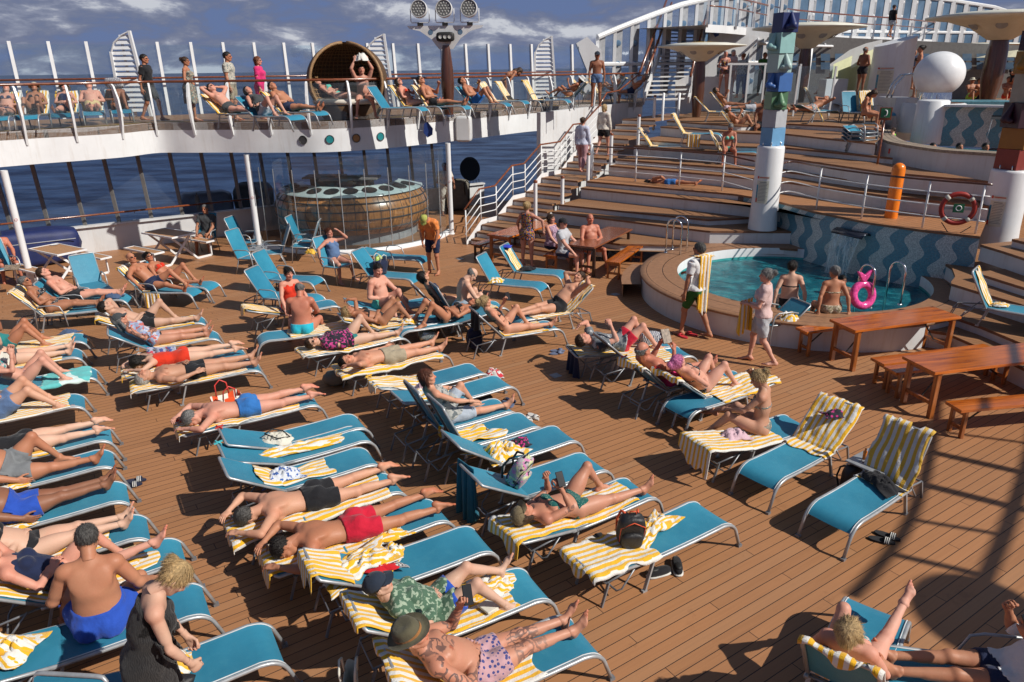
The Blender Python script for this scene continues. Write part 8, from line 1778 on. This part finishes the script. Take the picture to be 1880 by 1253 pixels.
sf(1676,182,27.0,'woman in a black bikini behind the white dome',160,sex='f',arms='BS',skin='tan',wear=BT('black'),hair='bun',haircol='dark');sf(1633,69,46.0,'man in a black t-shirt and cap walking on the high walkway',20,legs=LG['walk'],arms='SS',skin='tan',wear=[('tshirt','black'),('shorts','lightgrey')],hat=('cap','black'))
sf(1366,52,42.0,'person in a pale shirt standing on the high walkway',-90,arms='BB',skin='tan',wear=[('tshirt','lightgrey'),('trousers','charcoal')]);sf(1326,175,32.5,'white haired woman in a dark swimsuit at the bar screen',-90,sex='f',arms='BB',skin='pink',wear=[('swimsuit','sunflower')],haircol='white');sf(1340,172,33.2,'white haired man just behind the dark swimsuit woman',-60,arms='SS',skin='pink',wear=[('tshirt','pink')],haircol='white')
sf(1358,180,32.5,'woman with a bun in a blue floral shirt at the bar',100,sex='f',arms='SS',skin='pink',wear=[('tshirt','shirtprint'),('trousers','steel')],hair='bun',haircol='red');sf(1397,176,33.5,'barman in a green shirt behind the glass screen',-90,arms='DD',skin='dark',wear=[('tshirt','green'),('trousers','black')],haircol='dark');sf(1668,165,36,'dark haired person far behind the shower column',-90,arms='SS',skin='tan',wear=[('tshirt','navy')],haircol='dark')
for i,(px,py,lab,w) in enumerate(((1782,178,'sunbather in a pale hat right of the white dome','lime'),(1798,178,'tanned sunbather beside the one in the pale hat','navy'),(1848,176,'sunbather in red trunks behind the thick shade post','red'),(1862,150,'person in a black shirt under the striped parasol','black'),(1520,165,'person with a bare back behind the glass screen','cream'))):
    p=RY(px,py,34);sitp(tuple(p),lab,(-90,-60,-100,-90,100)[i],'hug',tau=80,arms='KK',skin='tan',wear=[('tshirt' if w=='black' else 'trunks',w)],lod=2,hat=('bucket','bucket') if i==0 else None)
# --- upper deck gallery
UG='teal sun loungers on the upper gallery'
UL=[(18,211,-72,50,1,'flat2','f','first'),(70,209,-72,52,1,'knees','f','second'),(125,206,-68,48,1,'kneeL','f','third'),(172,203,-62,48,1,'flat2','m','fourth'),(218,200,-60,50,0,'kneeL','m','fifth'),(415,208,-25,40,1,'flat','m','sixth'),(480,212,-30,38,0,'knees','f','seventh'),(525,205,-25,42,1,'flat2','m','eighth')]
desc={'first':('person with bare legs on the leftmost gallery lounger',BT('navy'),None,'pink'),'second':('woman in a pale sun hat with raised knees on the gallery',BT('black'),('bucket','bucket'),'tan'),'third':('woman in a cream bucket hat and navy top reading on the gallery',[('swimsuit','navy')],('bucket','bucket'),'pink'),'fourth':('heavy man in a white cap and pale yellow trunks on the gallery',[('trunks','sand')],('cap','capwhite'),'pink'),'fifth':('person in shade beside the louvred fin',[('trunks','black')],None,'dark'),'sixth':('man in black trunks with his arms up behind the railing',[('trunks','charcoal')],None,'pink'),'seventh':('woman in a grey tank top sitting behind the railing',[('tank','charcoal'),('shorts','lightgrey')],None,'pink'),'eighth':('person lying flat left of the wicker pod',[('trunks','navy')],None,'tan')}
for px,py,hd,bk,tw,lg,sx,nm in UL:
    L=far(px,py,3.5,hd,bk,'upper gallery lounger under the '+desc[nm][0].replace('person with','person who has').replace(' on the gallery','').replace(' behind the railing',' by the railing'),('striped towel behind the '+desc[nm][0].replace(' on the gallery','')) if tw else None,g=UG)
    lie(L,desc[nm][0],leg=lg,sex=sx,arms='HH' if nm=='sixth' else 'BB',skin=desc[nm][3],wear=desc[nm][1],hat=desc[nm][2],lod=2,fat=.8 if nm=='fourth' else .3,hair='bob' if sx=='f' else 'short',haircol='dark',glasses=nm in('third','sixth'))
def us(px,py,lab,psi,**k):k.setdefault('h',1.86 if k.get('sex','m')=='m' else 1.74);return stand(px,py,3.5,lab,psi,lod=1,**k)
us(284,222,'man in a black t-shirt and dark shorts walking on the gallery',0,leg='walk',arms='VV',skin='tan',wear=[('tshirt','black'),('longshorts','charcoal')],haircol='dark',glasses=True);us(357,223,'woman in a long paisley dress standing at the gallery rail',5,sex='f',arms='BB',skin='tan',wear=[('dress','paisley',1.0,.06),('top','paisley')],hair='bun',haircol='brown',glasses=True)
us(433,222,'man in a floral shirt and sunglasses looking right on the gallery',0,arms='VS',skin='tan',wear=[('tshirt','hawaii'),('longshorts','khaki')],haircol='dark',glasses=True);us(486,219,'woman in a bright pink dress and sunglasses on the gallery',0,sex='f',arms='SS',skin='pink',wear=[('dress','hotpink',.6),('tshirt','hotpink')],hair='bob',haircol='red',glasses=True,fat=.5)
p=RY(668,183,21.7);sitp((p[0],p[1],4.14),'bare chested man pulling a grey shirt over his head on the wicker pod',-75,((-8,-88,14),(-8,-84,14)),tau=88,arms='TT',skin='pink',wear=[('brief','black')],haircol='dark',lod=1,fat=.7);heap((p[0]+.02,p[1]+.0,5.05),(.34,.3),'grey shirt held over the head of the man on the wicker pod',4,'cloth_white',0,.2,'garment','clothing')
person('woman in an aqua bikini lying inside the wicker pod',(-4.85,21.75,4.16),rad(-8),tau=28,legs=LG['flat2'],sex='f',arms='BB',skin='pink',wear=BT('mintgreen'),hair='bob',haircol='dark',lod=1)
UR=[(708,198,-18,55,0,None,'empty gallery lounger right of the wicker pod',None),(748,195,-20,52,1,'flat2','woman in a red bikini reclining on the gallery',('f',BT('red'))),(790,195,-20,52,1,'flat2','bare chested man in sunglasses reclining beside the red bikini woman',('m',[('trunks','black')])),(868,190,-20,45,0,'knees','man in blue print shorts right of the light mast',('m',[('shorts','blue')])),(905,186,-22,55,1,None,'gallery lounger with a steep striped towel',None),(935,184,-22,55,1,None,'next gallery lounger with a steep striped towel',None),(982,184,-20,60,1,None,'gallery lounger right of the bending woman',None),(1052,178,160,45,1,'bendk','person in a white hat reclining to the left',('f',BT('black'))),(1070,172,-20,50,1,None,'gallery lounger behind the white hat person',None),(1098,172,-20,55,1,None,'gallery lounger beside the man in the navy cap',None),(1130,168,160,50,1,'bendk','person in an orange cap reclining on the gallery',('f',BT('sunflower'))),(1165,172,170,40,0,'sit','silver haired person sitting at the end of the gallery',('m',[('trunks','navy')]))]
for px,py,hd,bk,tw,lg,lab,pr_ in UR:
    L=far(px,py,3.5,hd,bk,lab if lg is None else 'gallery lounger of the '+lab.replace(' on the gallery',''),('striped towel of the '+lab) if tw else None,g=UG,ar=px in(982,1052,1130))
    if lg:lie(L,lab,leg=lg,sex=pr_[0],arms='PB',skin='tan' if px!=748 else 'pink',wear=pr_[1],lod=2,hair='bob' if pr_[0]=='f' else 'short',haircol='dark' if px!=1165 else 'grey',hat=('cap','orangecap') if px==1130 else(('bucket','capwhite') if px==1052 else None),glasses=px in(748,790))
person('woman in dark green briefs bending over a lounger on the gallery',tuple(G(928,200,3.5)),rad(20),gz=3.5,legs=((-84,-94,8),(-90,-92,8)),sex='f',tau=120,tau2=165,arms='DD',skin='tan',wear=BT('olive'),hair='long',haircol='brown',lod=1,h=1.72)
us(1094,196,'man in a navy cap and blue trunks standing on the gallery',-90,arms='SS',skin='dark',wear=[('trunks','steel')],hat=('cap','capnavy'),h=1.86)
b=MB();p=G(178,165,4.4);tag(superbox((p[0],p[1]+1.0,4.55),(.55,.2,.3),3,14,8,noise=.1).build('patterned_bag',M['bag_zebra'],None,True),'black and white patterned bag hung at the gallery rail','bag')
